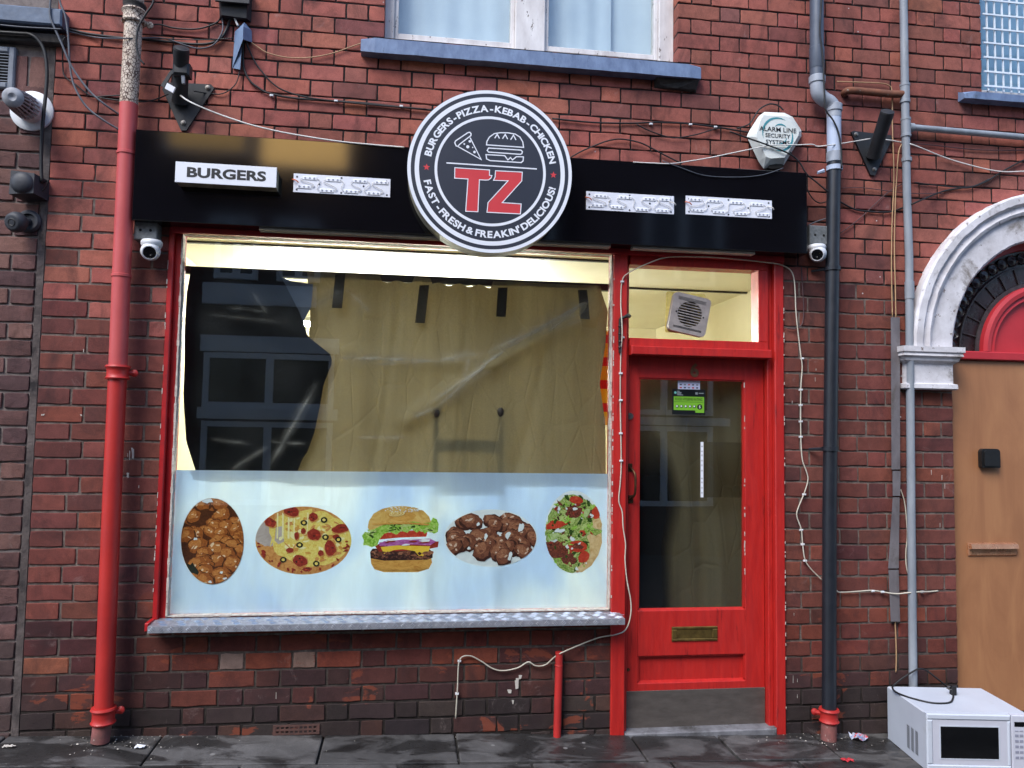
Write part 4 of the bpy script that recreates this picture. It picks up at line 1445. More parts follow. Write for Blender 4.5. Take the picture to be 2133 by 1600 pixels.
# ------------------------------------------------------------------ air brick in the plinth
a, b = at(568, 1534, -.001), at(666, 1507, -.001)
ab = MB()
M_TERRA = pm('terracotta', srgb(98, 66, 58), srgb(72, 52, 48), 30, .9, bs=.6)
nxh = 9
zz0, zz1 = a.z + .004, b.z - .002
xs0, xs1 = a.x + .012, b.x - .012
hz = (zz1 - zz0)
ab.box(a.x, xs0, -.004, .02, zz0, zz1); ab.box(xs1, b.x, -.004, .02, zz0, zz1)
for k in range(3):
    z = zz0 + hz * (k / 2) * .82
    ab.box(xs0, xs1, -.0035, .02, z, z + hz * .18)
cw = (xs1 - xs0) / nxh
for k in range(nxh + 1):
    for r_ in range(2):
        z = zz0 + hz * (.18 + r_ * .41)
        ab.box(xs0 + cw * k - .004, xs0 + cw * k + .004, -.003, .019, z, z + hz * .23)
ab.mat(1).box(xs0, xs1, .012, .03, zz0 + .001, zz1 - .001)
ab.build('air_brick', [M_TERRA, M_HOLE], shop)

# ------------------------------------------------------------------ neighbour: window, sill, eaves board, vent, flue
nz_t = at(60, 30, -.07).z
NWIN = MB().box(-2.9, XL - .09, .04, .12, 3.585, 5.2).build('window_frame', M_WHITEP, NB)
MB().box(-2.6, -1.90, .030, .039, 3.60, 5.2).build('pane', pm('sky_white_pane', srgb(225, 232, 238), srgb(214, 224, 232), 3, .08, .12, bs=0), NWIN)  # white sky reflection put into the pane's own colour
M_LEADR = pm('grey_lead', srgb(96, 112, 134), srgb(70, 84, 104), 14, .5, bs=.4, bscale=40, bd=.003, dirt=srgb(56, 64, 78))
zf0, zf1 = at(60, 48, -.08).z, at(60, 12, -.08).z
nx1 = at(128, 40, -.08).x
MB().box(-3.2, nx1, -.08, .1, zf0, zf1, .008).build('sill', M_LEADR, NB)
zg0, zg1 = at(60, 86, -.04).z, at(60, 66, -.04).z
MB().box(-3.2, at(134, 80, -.04).x, -.04, .1, zg0, zg1, .006).build('ledge', M_CEM, NB)
M_VENT = pm('grey_plastic', srgb(122, 128, 138), srgb(100, 106, 116), 12, .5, bs=.1)
vx1 = at(30, 140, -.02).x
vz0, vz1 = at(5, 183, -.02).z, at(5, 96, -.02).z
VT = MB().box(vx1 - .03, vx1, -.022, .01, vz0, vz1, .006).box(vx1 - .34, vx1 - .03, -.022, .01, vz1 - .03, vz1, .006).box(vx1 - .34, vx1 - .03, -.022, .01, vz0, vz0 + .03, .006).box(vx1 - .34, vx1 - .31, -.022, .01, vz0 + .03, vz1 - .03, .006).build('wall_vent', M_VENT, NB)
MB().box(vx1 - .31, vx1 - .03, .0, .012, vz0 + .03, vz1 - .03).build('vent_opening', M_HOLE, VT)
n = 10
for i in range(n):
    z = vz0 + .036 + (vz1 - vz0 - .06) * i / n
    MB().hexa([(vx1 - .31, -.018, z), (vx1 - .03, -.018, z), (vx1 - .03, -.001, z + .008), (vx1 - .31, -.001, z + .008), (vx1 - .31, -.018, z + .004), (vx1 - .03, -.018, z + .004), (vx1 - .03, -.001, z + .012), (vx1 - .31, -.001, z + .012)]).build('slat', M_VENT, VT)

# ------------------------------------------------------------------ signs
def tfit(mb, s, x0, x1, z0, z1, y, bold=0.0, slope=0.0):
    """lettering fitted to the box x0..x1, z0..z1"""
    vs, fs = text_pts(s, 1.0, bold, 1.0, 'LEFT')
    xs = [v[0] for v in vs]; zs_ = [v[1] for v in vs]
    a, b, c, d_ = min(xs), max(xs), min(zs_), max(zs_)
    return mb.add([(x0 + (v[0] - a) / (b - a) * (x1 - x0), y, z0 + (v[1] - c) / (d_ - c) * (z1 - z0)) for v in vs], fs)

FX0, FX1, FZ0, FZ1, FFY = -1.343, 2.138, 2.555, 3.003, -.12
FAS = thing('shop_sign_board', (.4, -.06, FZ0), 'long black gloss sign board across the top of the shopfront', 'sign board')
MB().box(FX0, FX1, FFY, -.004, FZ0, FZ1, .003).build('panel', M_BLACKG, FAS)
M_PALE = pm('pale_trim', srgb(206, 200, 190), srgb(178, 170, 160), 10, .6)
for a, b in ((at(540, 475, -.09).x, at(1272, 515, -.09).x), (at(1318, 520, -.09).x, at(1572, 530, -.09).x)):
    MB().box(a, b, -.095, -.045, FZ0 - .012, FZ0 - .0005).build('soffit_strip', M_PALE, FAS)
MB().box(-1.18, 2.05, -.045, .0, 2.5955, 2.63).build('batten', M_REDW, FAS)
MB().box(-1.18, 2.05, -.03, -.0005, FZ0 - .03, FZ0 - .0006).build('soffit_batten', M_REDW, FAS)

M_SIGNW = pm('sign_white', srgb(232, 234, 240), srgb(224, 227, 235), 4, .3, .4, bs=0)
M_SIGNK = pm('sign_charcoal', srgb(26, 29, 34), srgb(22, 25, 30), 4, .4, bs=0)
M_SIGNSIDE = pm('sign_cream_side', srgb(188, 178, 150), srgb(120, 110, 92), 18, .6, bs=.2, dirt=srgb(70, 62, 54))
# BURGERS light box
LY = -.20
p00, p11 = at(363.7, 385.5, LY), at(577, 342.5, LY)
z0, z1 = (at(363.4, 380, LY).z + at(575.6, 390.3, LY).z) / 2, (at(364, 336.4, LY).z + at(577.5, 348.6, LY).z) / 2
LBX = thing('lightbox_sign', ((p00.x + p11.x) / 2, -.13, z0), 'white lit box sign lettered BURGERS on the black sign board', 'sign')
MB().box(p00.x + .003, p11.x - .003, LY + .003, FFY - .001, z0 + .003, z1 - .003).build('casing', M_SIGNSIDE, LBX)
MB().box(p00.x, p11.x, LY, LY + .0029, z0, z1, .001).build('face', M_SIGNW, LBX)
w_ = p11.x - p00.x
tm = MB()
tfit(tm, 'BURGERS', p00.x + w_ * .114, p00.x + w_ * .895, z0 + (z1 - z0) * .27, z0 + (z1 - z0) * .77, LY - .0008, .038)
tm.build('lettering', M_SIGNK, LBX)

# LED back plates left bare on the board
M_LEDW = pm('led_plate_white', srgb(228, 230, 238), srgb(218, 221, 232), 6, .4, bs=0)
M_LEDM = pm('led_module', srgb(240, 242, 246), srgb(226, 228, 236), 60, .6, bs=0)
M_LENS = pm('led_lens', srgb(150, 156, 172), srgb(130, 136, 152), 60, .5, bs=0)
M_WIRE_W = pm('white_wire', srgb(224, 222, 218), srgb(198, 194, 188), 20, .5, bs=0)
M_COPW = pm('wire_connector_orange', srgb(214, 110, 60), srgb(190, 88, 44), 20, .5, bs=0)
PL = [
 ((611.6, 381), (813.2, 393.4), 40.0, [(.110, .70), (.166, .22), (.341, .84), (.405, .24), (.593, .81), (.684, .22), (.826, .84), (.905, .235)], 'white LED plate to the left of the round sign', (1, 0)),
 ((1220.5, 418.7), (1403.4, 427.8), 37.6, [(.120, .76), (.163, .24), (.348, .79), (.440, .24), (.630, .84), (.718, .25), (.860, .84), (.910, .22)], 'white LED plate just to the right of the round sign', (1, 1)),
 ((1428, 428.3), (1607, 437), 37.2, [(.105, .20), (.130, .77), (.325, .22), (.380, .80), (.585, .24), (.635, .82), (.825, .27), (.895, .81)], 'white LED plate at the right end of the sign board', (1, 1)),
]
for (l, r_, hp, mods, lab, ends) in PL:
    A, B = at(*l, FFY), at(*r_, FFY)
    h = hp * pxm((l[0] + r_[0]) / 2, l[1], FFY) * 1.0
    zc, w = (A.z + B.z) / 2, B.x - A.x
    z0, z1, x0 = zc - h / 2, zc + h / 2, A.x
    T = thing('led_plate', (x0 + w / 2, FFY, z0), lab, 'LED plate', 'bare LED plates on the sign board')
    MB().box(x0, x0 + w, FFY - .006, FFY - .0008, z0, z1, .001).build('plate', M_LEDW, T)
    cs = [(x0 + u * w, z1 - v * h) for u, v in mods]
    for cx_, cz_ in cs:
        m_ = MB().box(cx_ - .034, cx_ + .034, FFY - .0095, FFY - .0062, cz_ - .0085, cz_ + .0085, .002).build('led_module', M_LEDM, T)
        ln = MB()
        for q in (-.022, 0, .022):
            ln.lathe([(0, .0052), (.0006, .005), (.0008, 0)], (cx_ + q, FFY - .0096, cz_), (0, -1, 0), 12)
        ln.build('lens', M_LENS, m_)
    for (ax, az), (bx_, bz) in zip(cs, cs[1:]):
        dn = bx_ > ax + .05
        e0, e1 = (ax + .036, az), (bx_ - .036, bz)
        if not dn: e0, e1 = (ax - .030, az), (bx_ - .036, bz)
        pts = [(e0[0], FFY - .010, e0[1]), (e0[0] + (.014 if dn else -.008), FFY - .012, e0[1] + (bz - az) * .2), ((e0[0] + e1[0]) / 2, FFY - .013, (az + bz) / 2), (e1[0] - .012, FFY - .012, e1[1] - (bz - az) * .2), (e1[0], FFY - .010, e1[1])]
        if not dn: pts = [(ax + .036, FFY - .010, az), (ax + .048, FFY - .012, az + (bz - az) * .25), (ax + .02, FFY - .013, (az + bz) / 2), (bx_ - .046, FFY - .012, bz - (bz - az) * .25), (bx_ - .036, FFY - .010, bz)]
        MB().tube(crom(pts, 4), .0017, 6).build('wire', M_WIRE_W, T)
    sc_ = MB()
    for u, v in ((.035, .17), (.035, .86), (.49, .10), (.49, .9), (.96, .14), (.965, .88), (.26, .5), (.72, .48)):
        sc_.lathe([(0, .0048), (.0012, .0044), (.0015, 0)], (x0 + u * w, FFY - .0061, z1 - v * h), (0, -1, 0), 10)
    S_ = sc_.build('screws', M_SIGNK, T)
    S_['kind'] = 'stuff'
    for e, u in zip(ends, (.03, .985)):
        if e:
            cx_, cz_ = x0 + u * w, zc + .004
            MB().tube(crom([(cx_ - .02, FFY - .008, cz_ + .012), (cx_, FFY - .022, cz_ + .004), (cx_ + .012, FFY - .018, cz_ - .006)], 4), .003, 6).build('wire_tail', M_COPW if u < .5 else M_WIRE_W, T)

# round hanging sign
SY = -.24
c = at(1022, 357, SY)
CX, CZ = c.x, c.z
RR = (at(1193.5, 370, SY).x - at(850.5, 346, SY).x) / 2
RS = thing('round_sign', (CX, -.18, CZ - RR), 'large round black and white sign with red TZ letters over the shopfront', 'sign')
MB().lathe([(0, RR - .004), (.118, RR - .004), (.118, .05)], (CX, SY + .001, CZ), (0, 1, 0), 96).build('casing', M_SIGNSIDE, RS, smooth=35)
M_NAVY = pm('sign_navy', srgb(40, 45, 58), srgb(36, 41, 54), 3, .42, .5, bs=0)
MB().lathe([(.0028, 0), (.0028, RR), (0, RR), (-.002, RR - .002)], (CX, SY, CZ), (0, -1, 0), 128).build('face', M_NAVY, RS)
k = RR / 763
y1_, y2_ = SY - .0036, SY - .0027
for r1_, r0_ in ((761, 730), (695, 655), (515, 490)):
    MB().ring(CX, CZ, r0_ * k, r1_ * k, y1_, y2_, 128).build('ring', M_SIGNW, RS)
tt = MB()
arc_text(tt, 'BURGERS - PIZZA - KEBAB - CHICKEN', CX, CZ, 590 * k, 169.5, 10.5, .0475, y1_, .0017, stretch=1.12)
tt.build('top_lettering', M_SIGNW, RS)
tt = MB()
arc_text(tt, "FAST - FRESH & FREAKIN' DELICIOUS!", CX, CZ, 590 * k, 191.5, 348.5, .0475, y1_, .0017, outside=False, stretch=1.12)
tt.build('bottom_lettering', M_SIGNW, RS)
M_SIGNR = pm('sign_red', srgb(206, 60, 66), srgb(198, 54, 60), 4, .42, .5, bs=0)
def su(zx, zy):
    """enlarged-photo units of the sign face -> x, z on the face"""
    dx, dz = zx - 808, 785 - zy
    return (CX + dx * k, CZ + (dz + .068 * dx) * k)
for sx_ in (-1, 1):
    st = []
    for i in range(10):
        r_ = 33 if i % 2 == 0 else 13.5
        a = R(90 + 36 * i)
        st.append((CX + sx_ * 587 * k + r_ * k * math.cos(a), CZ + r_ * k * math.sin(a)))
    MB().prism(st, y1_, y2_).build('star', M_SIGNR, RS)
MB().stroke([su(400, 706), su(1238, 767)], 12 * k, y1_, y2_).build('divider', M_SIGNW, RS)
T_ = [(478, 752), (797, 775), (797, 825), (820, 828), (812, 850), (790, 868), (760, 870), (705, 866), (697, 1165), (585, 1158), (600, 858), (478, 850)]
Z_ = [(852, 782), (1102, 797), (1098, 880), (920, 1082), (1096, 1096), (1090, 1190), (780, 1170), (788, 1080), (970, 878), (835, 872), (850, 840)]
for nm, pl in (('letter_T', T_), ('letter_Z', Z_)):
    P_ = [su(*p) for p in pl]
    o = MB().prism(P_, y1_ - .0006, y2_).build('letter', M_SIGNR, RS)
    MB().stroke(P_, 8 * k, y1_ - .0012, y1_ - .0007, closed=True).build('letter_outline', M_SIGNW, o)
iw_ = 10 * k
pz = MB()
pz.stroke([su(*p) for p in ((612, 470), (718, 676), (500, 552))], iw_, y1_, y2_)
crust = [(480, 535), (472, 518), (480, 500), (590, 424), (608, 420), (620, 432), (620, 450), (520, 530), (500, 552), (486, 548)]
pz.stroke([su(*p) for p in crust], iw_, y1_, y2_, closed=True)
for x_, y_, r_ in ((592, 556, 15), (610, 505, 12), (655, 605, 12), (560, 530, 8), (638, 562, 6)):
    q = su(x_, y_)
    pz.ring(q[0], q[1], 0.0, r_ * k, y1_, y2_, 16)
pz.build('pizza_icon', M_SIGNW, RS)
bi = MB()
top = [(765, 538), (768, 505), (790, 465), (835, 432), (890, 423), (960, 424), (1030, 436), (1075, 465), (1102, 510), (1110, 562)]
bi.stroke([su(*p) for p in top], iw_, y1_, y2_, closed=True)
for q in ([(840, 475), (862, 438), (884, 478)], [(912, 480), (937, 440), (960, 484)], [(988, 490), (1014, 446), (1038, 492)]):
    bi.stroke([su(*p) for p in q], iw_, y1_, y2_)
bi.stroke([su(*p) for p in ((785, 568), (1085, 588), (1100, 602), (1095, 622), (1080, 628), (785, 606), (772, 590))], iw_, y1_, y2_, closed=True)
bi.stroke([su(*p) for p in ((762, 630), (935, 640), (965, 680), (990, 658), (1008, 680), (1045, 650), (1110, 652), (1108, 690), (1090, 706), (800, 686), (768, 670))], iw_, y1_, y2_, closed=True)
bi.build('burger_icon', M_SIGNW, RS)

# ------------------------------------------------------------------ food graphic on the lower window
VYv = .0606
def vinyl_mat():
    m, t, b = nodes('frosted_vinyl')
    co = coord(t)
    n1 = noise(t, coord(t, (1.2, 1, .8)), 1.5, 3, .5, .6)
    n2 = noise(t, coord(t, (3, 1, .7)), 6, 6, .6, .8)
    col = ramp(t, n1, [(.38, srgb(206, 224, 246)), (.5, srgb(222, 236, 249)), (.62, srgb(238, 247, 252))])
    col = mix(t, 1.0, col, ramp(t, n2, [(.35, grey(.95)), (.65, grey(1.02))]), 'MULTIPLY')
    L(t, col, b.inputs['Base Color'])
    b.inputs['Roughness'].default_value = .4
    bump(t, b, n2, .12, .002)
    tl = N(t, 'ShaderNodeBsdfTranslucent')          # thin frosted film: the lit shop glows through it
    L(t, col, tl.inputs[0])
    mx = N(t, 'ShaderNodeMixShader')
    mx.inputs[0].default_value = .5
    L(t, b.outputs[0], mx.inputs[1])
    L(t, tl.outputs[0], mx.inputs[2])
    L(t, mx.outputs[0], t.nodes['Material Output'].inputs[0])
    return m
WG = thing('window_graphic', ((gxl + gxr) / 2, VYv, gzb), 'pale blue vinyl strip with five food pictures along the lower shop window', 'window sticker')
vzt = at(800, 983, VYv).z
MB().box(gxl + .006, gxr - .006, VYv, VYv + .0008, gzb + .004, vzt).build('vinyl_sheet', vinyl_mat(), WG)

def food(name, stops, scale, dist=1.5, kind='noise', stretch=(1, 1, 1), rough=.6):
    """flat print: colours only"""
    m, t, b = nodes(name)
    co = coord(t, stretch)
    if kind == 'lump':
        wn = N(t, 'ShaderNodeTexNoise'); wn.inputs['Scale'].default_value = scale * 1.2; wn.inputs['Detail'].default_value = 3
        L(t, co, wn.inputs['Vector'])
        ad = N(t, 'ShaderNodeVectorMath', operation='MULTIPLY_ADD')
        L(t, wn.outputs['Color'], ad.inputs[0]); ad.inputs[1].default_value = (.9 / scale,) * 3; L(t, co, ad.inputs[2])
        v = N(t, 'ShaderNodeTexVoronoi', feature='SMOOTH_F1')
        v.inputs['Scale'].default_value = scale; v.inputs['Smoothness'].default_value = .25
        L(t, ad.outputs[0], v.inputs['Vector'])
        f = N(t, 'ShaderNodeMath', operation='MULTIPLY_ADD')
        L(t, noise(t, co, scale * 4.5, 5, .7, .6), f.inputs[0]); f.inputs[1].default_value = .62
        L(t, v.outputs['Distance'], f.inputs[2])
        f = f.outputs[0]
    else:
        f = noise(t, co, scale, 6, .65, dist)
    L(t, ramp(t, f, stops), b.inputs['Base Color'])
    b.inputs['Roughness'].default_value = rough
    b.inputs['Specular IOR Level'].default_value = .2
    return m
F = {}
F['chick'] = food('print_chicken', [(.36, srgb(232, 176, 116)), (.46, srgb(204, 124, 56)), (.60, srgb(170, 92, 38)), (.76, srgb(122, 62, 26)), (.92, srgb(58, 30, 14))], 15, kind='lump')
F['kebab'] = food('print_kebab', [(.36, srgb(206, 152, 118)), (.46, srgb(160, 98, 68)), (.62, srgb(124, 70, 48)), (.80, srgb(86, 48, 36)), (.95, srgb(48, 28, 22))], 17, kind='lump')
F['cheese'] = food('print_cheese', [(.3, srgb(226, 168, 70)), (.45, srgb(236, 204, 98)), (.58, srgb(244, 222, 126)), (.72, srgb(228, 178, 74))], 46)
F['crust'] = food('print_crust', [(.3, srgb(184, 104, 46)), (.55, srgb(222, 158, 88)), (.75, srgb(206, 128, 66))], 36)
F['pep'] = food('print_pepperoni', [(.3, srgb(118, 34, 24)), (.55, srgb(164, 52, 38)), (.75, srgb(190, 84, 60))], 70)
F['olive'] = food('print_olive', [(.3, srgb(24, 26, 20)), (.7, srgb(54, 54, 36))], 60)
F['plate'] = food('print_plate', [(.3, srgb(176, 158, 148)), (.7, srgb(206, 190, 180))], 10)
F['bun'] = food('print_bun', [(.3, srgb(206, 146, 66)), (.5, srgb(226, 178, 96)), (.7, srgb(236, 196, 120))], 14)
F['bunb'] = food('print_bun_shade', [(.3, srgb(190, 124, 48)), (.6, srgb(224, 168, 84))], 20, stretch=(1, 1, 2.5))
F['lett'] = food('print_lettuce', [(.3, srgb(96, 146, 34)), (.48, srgb(150, 196, 66)), (.62, srgb(196, 222, 122)), (.75, srgb(120, 170, 44))], 60)
F['tom'] = food('print_tomato', [(.3, srgb(176, 44, 30)), (.55, srgb(208, 72, 48)), (.75, srgb(224, 110, 80))], 30)
F['onion'] = food('print_onion', [(.3, srgb(150, 60, 130)), (.55, srgb(198, 110, 180)), (.75, srgb(232, 196, 226))], 40, stretch=(.5, 1, 2))
F['slice'] = food('print_cheese_slice', [(.3, srgb(240, 184, 40)), (.7, srgb(250, 210, 76))], 14)
F['patty'] = food('print_patty', [(.45, srgb(140, 92, 72)), (.62, srgb(98, 58, 46)), (.85, srgb(54, 30, 26))], 60, kind='lump')
F['white'] = food('print_white', [(.3, srgb(226, 230, 230)), (.7, srgb(242, 244, 244))], 14)
F['salad'] = food('print_salad', [(.28, srgb(40, 64, 20)), (.42, srgb(104, 140, 44)), (.55, srgb(176, 190, 104)), (.68, srgb(224, 220, 180)), (.8, srgb(110, 130, 50))], 66, 2.5)
F['beef'] = food('print_beef', [(.3, srgb(60, 30, 24)), (.5, srgb(116, 56, 42)), (.65, srgb(164, 86, 62)), (.8, srgb(84, 40, 34))], 60, 2)
F['pita'] = food('print_pita', [(.3, srgb(198, 152, 92)), (.5, srgb(226, 190, 136)), (.75, srgb(238, 212, 168))], 22)
F['cuc'] = food('print_cucumber', [(.3, srgb(150, 176, 92)), (.7, srgb(206, 218, 158))], 40)
FM = list(F.values()); FI = {n: i for i, n in enumerate(F)}

class Print:
    """flat picture: layers of coloured shapes, each 0.15 mm in front of the last"""
    def __init__(self):
        self.mb, self.y = MB(), VYv - .00012
    def poly(self, key, pts):
        self.mb.mat(FI[key]).flat([(lambda p: (p.x, p.z))(at(x, y, VYv)) for x, y in pts], self.y)
        self.y -= .000012
    def ell(self, key, cx, cy, rx, ry, jag=0.0, rot=0.0, clip=None, n=40):
        pts = []
        for i in range(n):
            a = 2 * math.pi * i / n
            k_ = 1 + jrand(-jag, jag)
            x, y = rx * k_ * math.cos(a), ry * k_ * math.sin(a)
            x, y = x * math.cos(rot) - y * math.sin(rot), x * math.sin(rot) + y * math.cos(rot)
            p = [cx + x, cy + y]
            if clip:
                d = math.hypot((p[0] - clip[0]) / clip[2], (p[1] - clip[1]) / clip[3])
                if d > 1: p = [clip[0] + (p[0] - clip[0]) / d, clip[1] + (p[1] - clip[1]) / d]
            pts.append(p)
        self.poly(key, pts)
    def done(self, name):
        return self.mb.build(name, FM, WG)

def cluster(p, e, n, keys, rmin, rmax, seed, spots=3, box=None):
    # heap of lumps: dark edge, body, lit side, small glints
    st = random.getstate(); random.seed(seed)
    L_ = []
    for i in range(n):
        a, r_ = jrand(0, 6.28), math.sqrt(random.random()) * .97
        L_.append((e[0] + e[2] * r_ * math.cos(a), e[1] + e[3] * r_ * math.sin(a)))
    L_.sort(key=lambda q: q[1])
    for x_, y_ in L_:
        rx, ry, ro = jrand(rmin, rmax), jrand(rmin, rmax) * .8, jrand(-.8, .8)
        p.ell(keys[0], x_ + 1, y_ + 2, rx * 1.12, ry * 1.15, .10, ro, e, 18)
        p.ell(keys[1], x_, y_, rx, ry, .13, ro, e, 18)
        p.ell(keys[2], x_ - rx * .18, y_ - ry * .25, rx * .66, ry * .55, .2, ro, e, 14)
        for q in range(spots):
            p.ell(keys[3] if random.random() < .35 else keys[1 + 2 * (random.random() < .3)], x_ + jrand(-.6, .5) * rx, y_ + jrand(-.6, .4) * ry, jrand(.08, .26) * rx, jrand(.06, .18) * ry, .35, jrand(-1, 1), e, 8)
    random.setstate(st)
F['ck0'] = food('print_chicken_dark', [(.3, srgb(66, 32, 12)), (.7, srgb(98, 50, 20))], 60)
F['ck1'] = food('print_chicken_body', [(.3, srgb(122, 62, 24)), (.5, srgb(162, 88, 36)), (.7, srgb(186, 110, 52))], 55, 2)
F['ck2'] = food('print_chicken_light', [(.3, srgb(168, 92, 38)), (.5, srgb(198, 122, 58)), (.7, srgb(220, 156, 92))], 70, 2)
F['ck3'] = food('print_chicken_glint', [(.3, srgb(232, 188, 140)), (.7, srgb(246, 222, 190))], 60)
F['kb0'] = food('print_meat_dark', [(.3, srgb(50, 26, 20)), (.7, srgb(78, 42, 32))], 60)
F['kb1'] = food('print_meat_body', [(.3, srgb(88, 48, 34)), (.5, srgb(122, 70, 50)), (.7, srgb(146, 92, 68))], 60, 2)
F['kb2'] = food('print_meat_light', [(.3, srgb(124, 72, 50)), (.5, srgb(158, 100, 72)), (.7, srgb(188, 136, 104))], 75, 2)
F['kb3'] = food('print_meat_glint', [(.3, srgb(206, 166, 140)), (.7, srgb(230, 204, 184))], 60)
F['gr0'] = food('print_leaf_dark', [(.3, srgb(38, 60, 18)), (.7, srgb(66, 96, 30))], 60)
F['gr2'] = food('print_leaf_pale', [(.3, srgb(168, 190, 92)), (.7, srgb(214, 222, 150))], 60)
F['ch2'] = food('print_cheese_brown', [(.3, srgb(206, 132, 52)), (.7, srgb(228, 172, 86))], 60)
F['ch3'] = food('print_cheese_pale', [(.3, srgb(246, 228, 150)), (.7, srgb(250, 240, 190))], 60)
FM = list(F.values()); FI = {n: i for i, n in enumerate(F)}
p = Print()                                   # fried chicken
p.ell('white', 442.5, 1127.5, 67, 91)
p.ell('ck0', 442.5, 1127.5, 65.5, 89.5)
cluster(p, (442.5, 1127.5, 65, 89), 46, ('ck0', 'ck1', 'ck2', 'ck3'), 14, 22, 5)
p.ell('olive', 400, 1185, 14, 10, .3, .8, (442.5, 1127.5, 65, 89), 12)
for x_, y_ in ((468, 1205), (462, 1192), (407, 1122), (438, 1211)):
    p.ell('white', x_, y_, 4, 3, .4, clip=(442.5, 1127.5, 65, 89), n=9)
p.ell('white', 432, 1043, 12, 5, .3, clip=(442.5, 1127.5, 65, 89), n=12)
p.done('chicken_picture')
p = Print()                                   # pizza
e = (632, 1126, 100, 71)
p.ell('crust', *e)
p.ell('plate', 560, 1112, 36, 26, .05, .1, e)
p.ell('cheese', 650, 1122, 84, 56, .06, .0, e)
p.poly('cheese', [(566, 1090), (580, 1075), (600, 1070), (650, 1060), (650, 1100), (600, 1120), (575, 1118), (562, 1140), (566, 1120), (556, 1100)])
p.poly('plate', [(545, 1100), (560, 1098), (563, 1132), (548, 1136), (541, 1124)])
p.poly('plate', [(575, 1098), (590, 1096), (592, 1128), (580, 1134), (572, 1126)])
for i in range(70):
    a, r_ = jrand(0, 6.28), math.sqrt(random.random()) * .84
    x_, y_ = 650 + 84 * r_ * math.cos(a), 1122 + 58 * r_ * math.sin(a)
    p.ell(('ch3', 'ch2', 'ch3', 'crust')[i % 4], x_, y_, jrand(2, 9), jrand(1.5, 5), .35, jrand(-1, 1), e, 9)
for x_ in (577, 588, 600, 612, 640):
    p.poly('ch3', [(x_, 1068), (x_ + 3, 1068), (x_ + 1.5 + jrand(-2, 2), 1122), (x_ - 1, 1122)])
for q in ((606, 1064, 17, 12, .3), (652, 1077, 9, 9, .2), (710, 1101, 18, 9, -.2), (655, 1113, 14, 12, .3), (688, 1142, 12, 16, 0), (625, 1168, 15, 12, .4), (563, 1088, 14, 9, .5), (618, 1116, 5, 8, 0), (604, 1146, 8, 5, 0), (632, 1106, 5, 6, 0), (668, 1152, 6, 6, 0), (700, 1118, 7, 5, 0), (640, 1186, 10, 5, 0)):
    p.ell('crust', q[0] + .6, q[1] + 1.2, q[2] * 1.1, q[3] * 1.12, .12, q[4], e, 16)
    p.ell('pep', *q[:4], .12, q[4], e, 16)
    if q[2] > 8:
        for i in range(5): p.ell('tom' if i % 2 else 'kb0', q[0] + jrand(-.5, .5) * q[2], q[1] + jrand(-.5, .5) * q[3], jrand(1, 3), jrand(.8, 2), .3, 0, e, 7)
for x_, y_ in ((633, 1089), (675, 1083), (678, 1119), (705, 1124), (624, 1135), (590, 1166), (659, 1174)):
    p.ell('olive', x_, y_, 7, 6, .06, n=14)
    p.ell('cheese', x_, y_, 3.4, 3, .06, n=10)
for i in range(26):
    a = jrand(0, 6.28); r_ = jrand(.84, .97)
    p.ell('pep', e[0] + e[2] * r_ * math.cos(a), e[1] + e[3] * r_ * abs(math.sin(a)), jrand(2, 6), jrand(1.5, 3), .3, a, e, 8)
p.done('pizza_picture')
p = Print()                                   # burger
p.poly('bunb', [(772, 1160), (898, 1160), (900, 1172), (893, 1185), (870, 1192), (800, 1192), (780, 1186), (773, 1174)])
p.poly('patty', [(771, 1150), (776, 1143), (890, 1141), (902, 1150), (901, 1162), (890, 1166), (800, 1168), (772, 1163)])
p.poly('pep', [(780, 1136), (800, 1130), (914, 1128), (912, 1140), (880, 1146), (790, 1150)])
p.poly('slice', [(793, 1140), (820, 1136), (896, 1138), (892, 1152), (876, 1162), (864, 1148), (838, 1144), (820, 1146), (800, 1154)])
p.poly('onion', [(790, 1130), (838, 1124), (896, 1122), (908, 1128), (896, 1136), (850, 1134), (806, 1138), (790, 1137)])
p.poly('white', [(842, 1124), (866, 1120), (896, 1124), (894, 1128), (866, 1125)])
p.poly('tom', [(783, 1118), (800, 1110), (880, 1103), (890, 1110), (888, 1118), (830, 1120), (790, 1124)])
let = [(754, 1116), (760, 1108), (770, 1110), (775, 1098), (786, 1094), (796, 1086), (820, 1086), (850, 1084), (880, 1082), (896, 1088), (902, 1078), (910, 1082), (914, 1092), (912, 1108), (904, 1112), (894, 1106), (884, 1112), (878, 1102), (868, 1110), (858, 1102), (848, 1110), (836, 1106), (826, 1114), (812, 1108), (800, 1112), (790, 1124), (786, 1136), (774, 1140), (764, 1136), (756, 1136), (758, 1126)]
p.poly('lett', let)
bun = [(766, 1100), (768, 1086), (778, 1070), (796, 1060), (818, 1055), (840, 1054), (864, 1057), (882, 1064), (894, 1076), (898, 1088), (880, 1090), (862, 1086), (840, 1092), (815, 1088), (792, 1096), (772, 1106)]
p.poly('bun', bun)
p.poly('bunb', [(806, 1070), (830, 1064), (856, 1066), (868, 1074), (858, 1084), (830, 1086), (812, 1080)])
st_ = random.getstate(); random.seed(21)
for i in range(60):
    x_ = jrand(774, 898)
    p.ell(('kb0', 'kb1', 'kb2')[i % 3], x_, jrand(1150, 1163), jrand(2, 6), jrand(1.2, 3), .35, 0, None, 8)
for i in range(60):
    x_ = jrand(762, 908)
    p.ell(('gr2', 'lett', 'gr0')[i % 3], x_, jrand(1090, 1106) + (12 if x_ < 784 else 0), jrand(2, 7), jrand(1, 2.6), .4, jrand(-.9, .9), None, 8)
for i in range(16):
    x_ = jrand(796, 898)
    p.ell(('onion', 'white', 'pep')[i % 3], x_, jrand(1123, 1135), jrand(4, 12), jrand(.8, 2), .2, jrand(-.1, .1), None, 9)
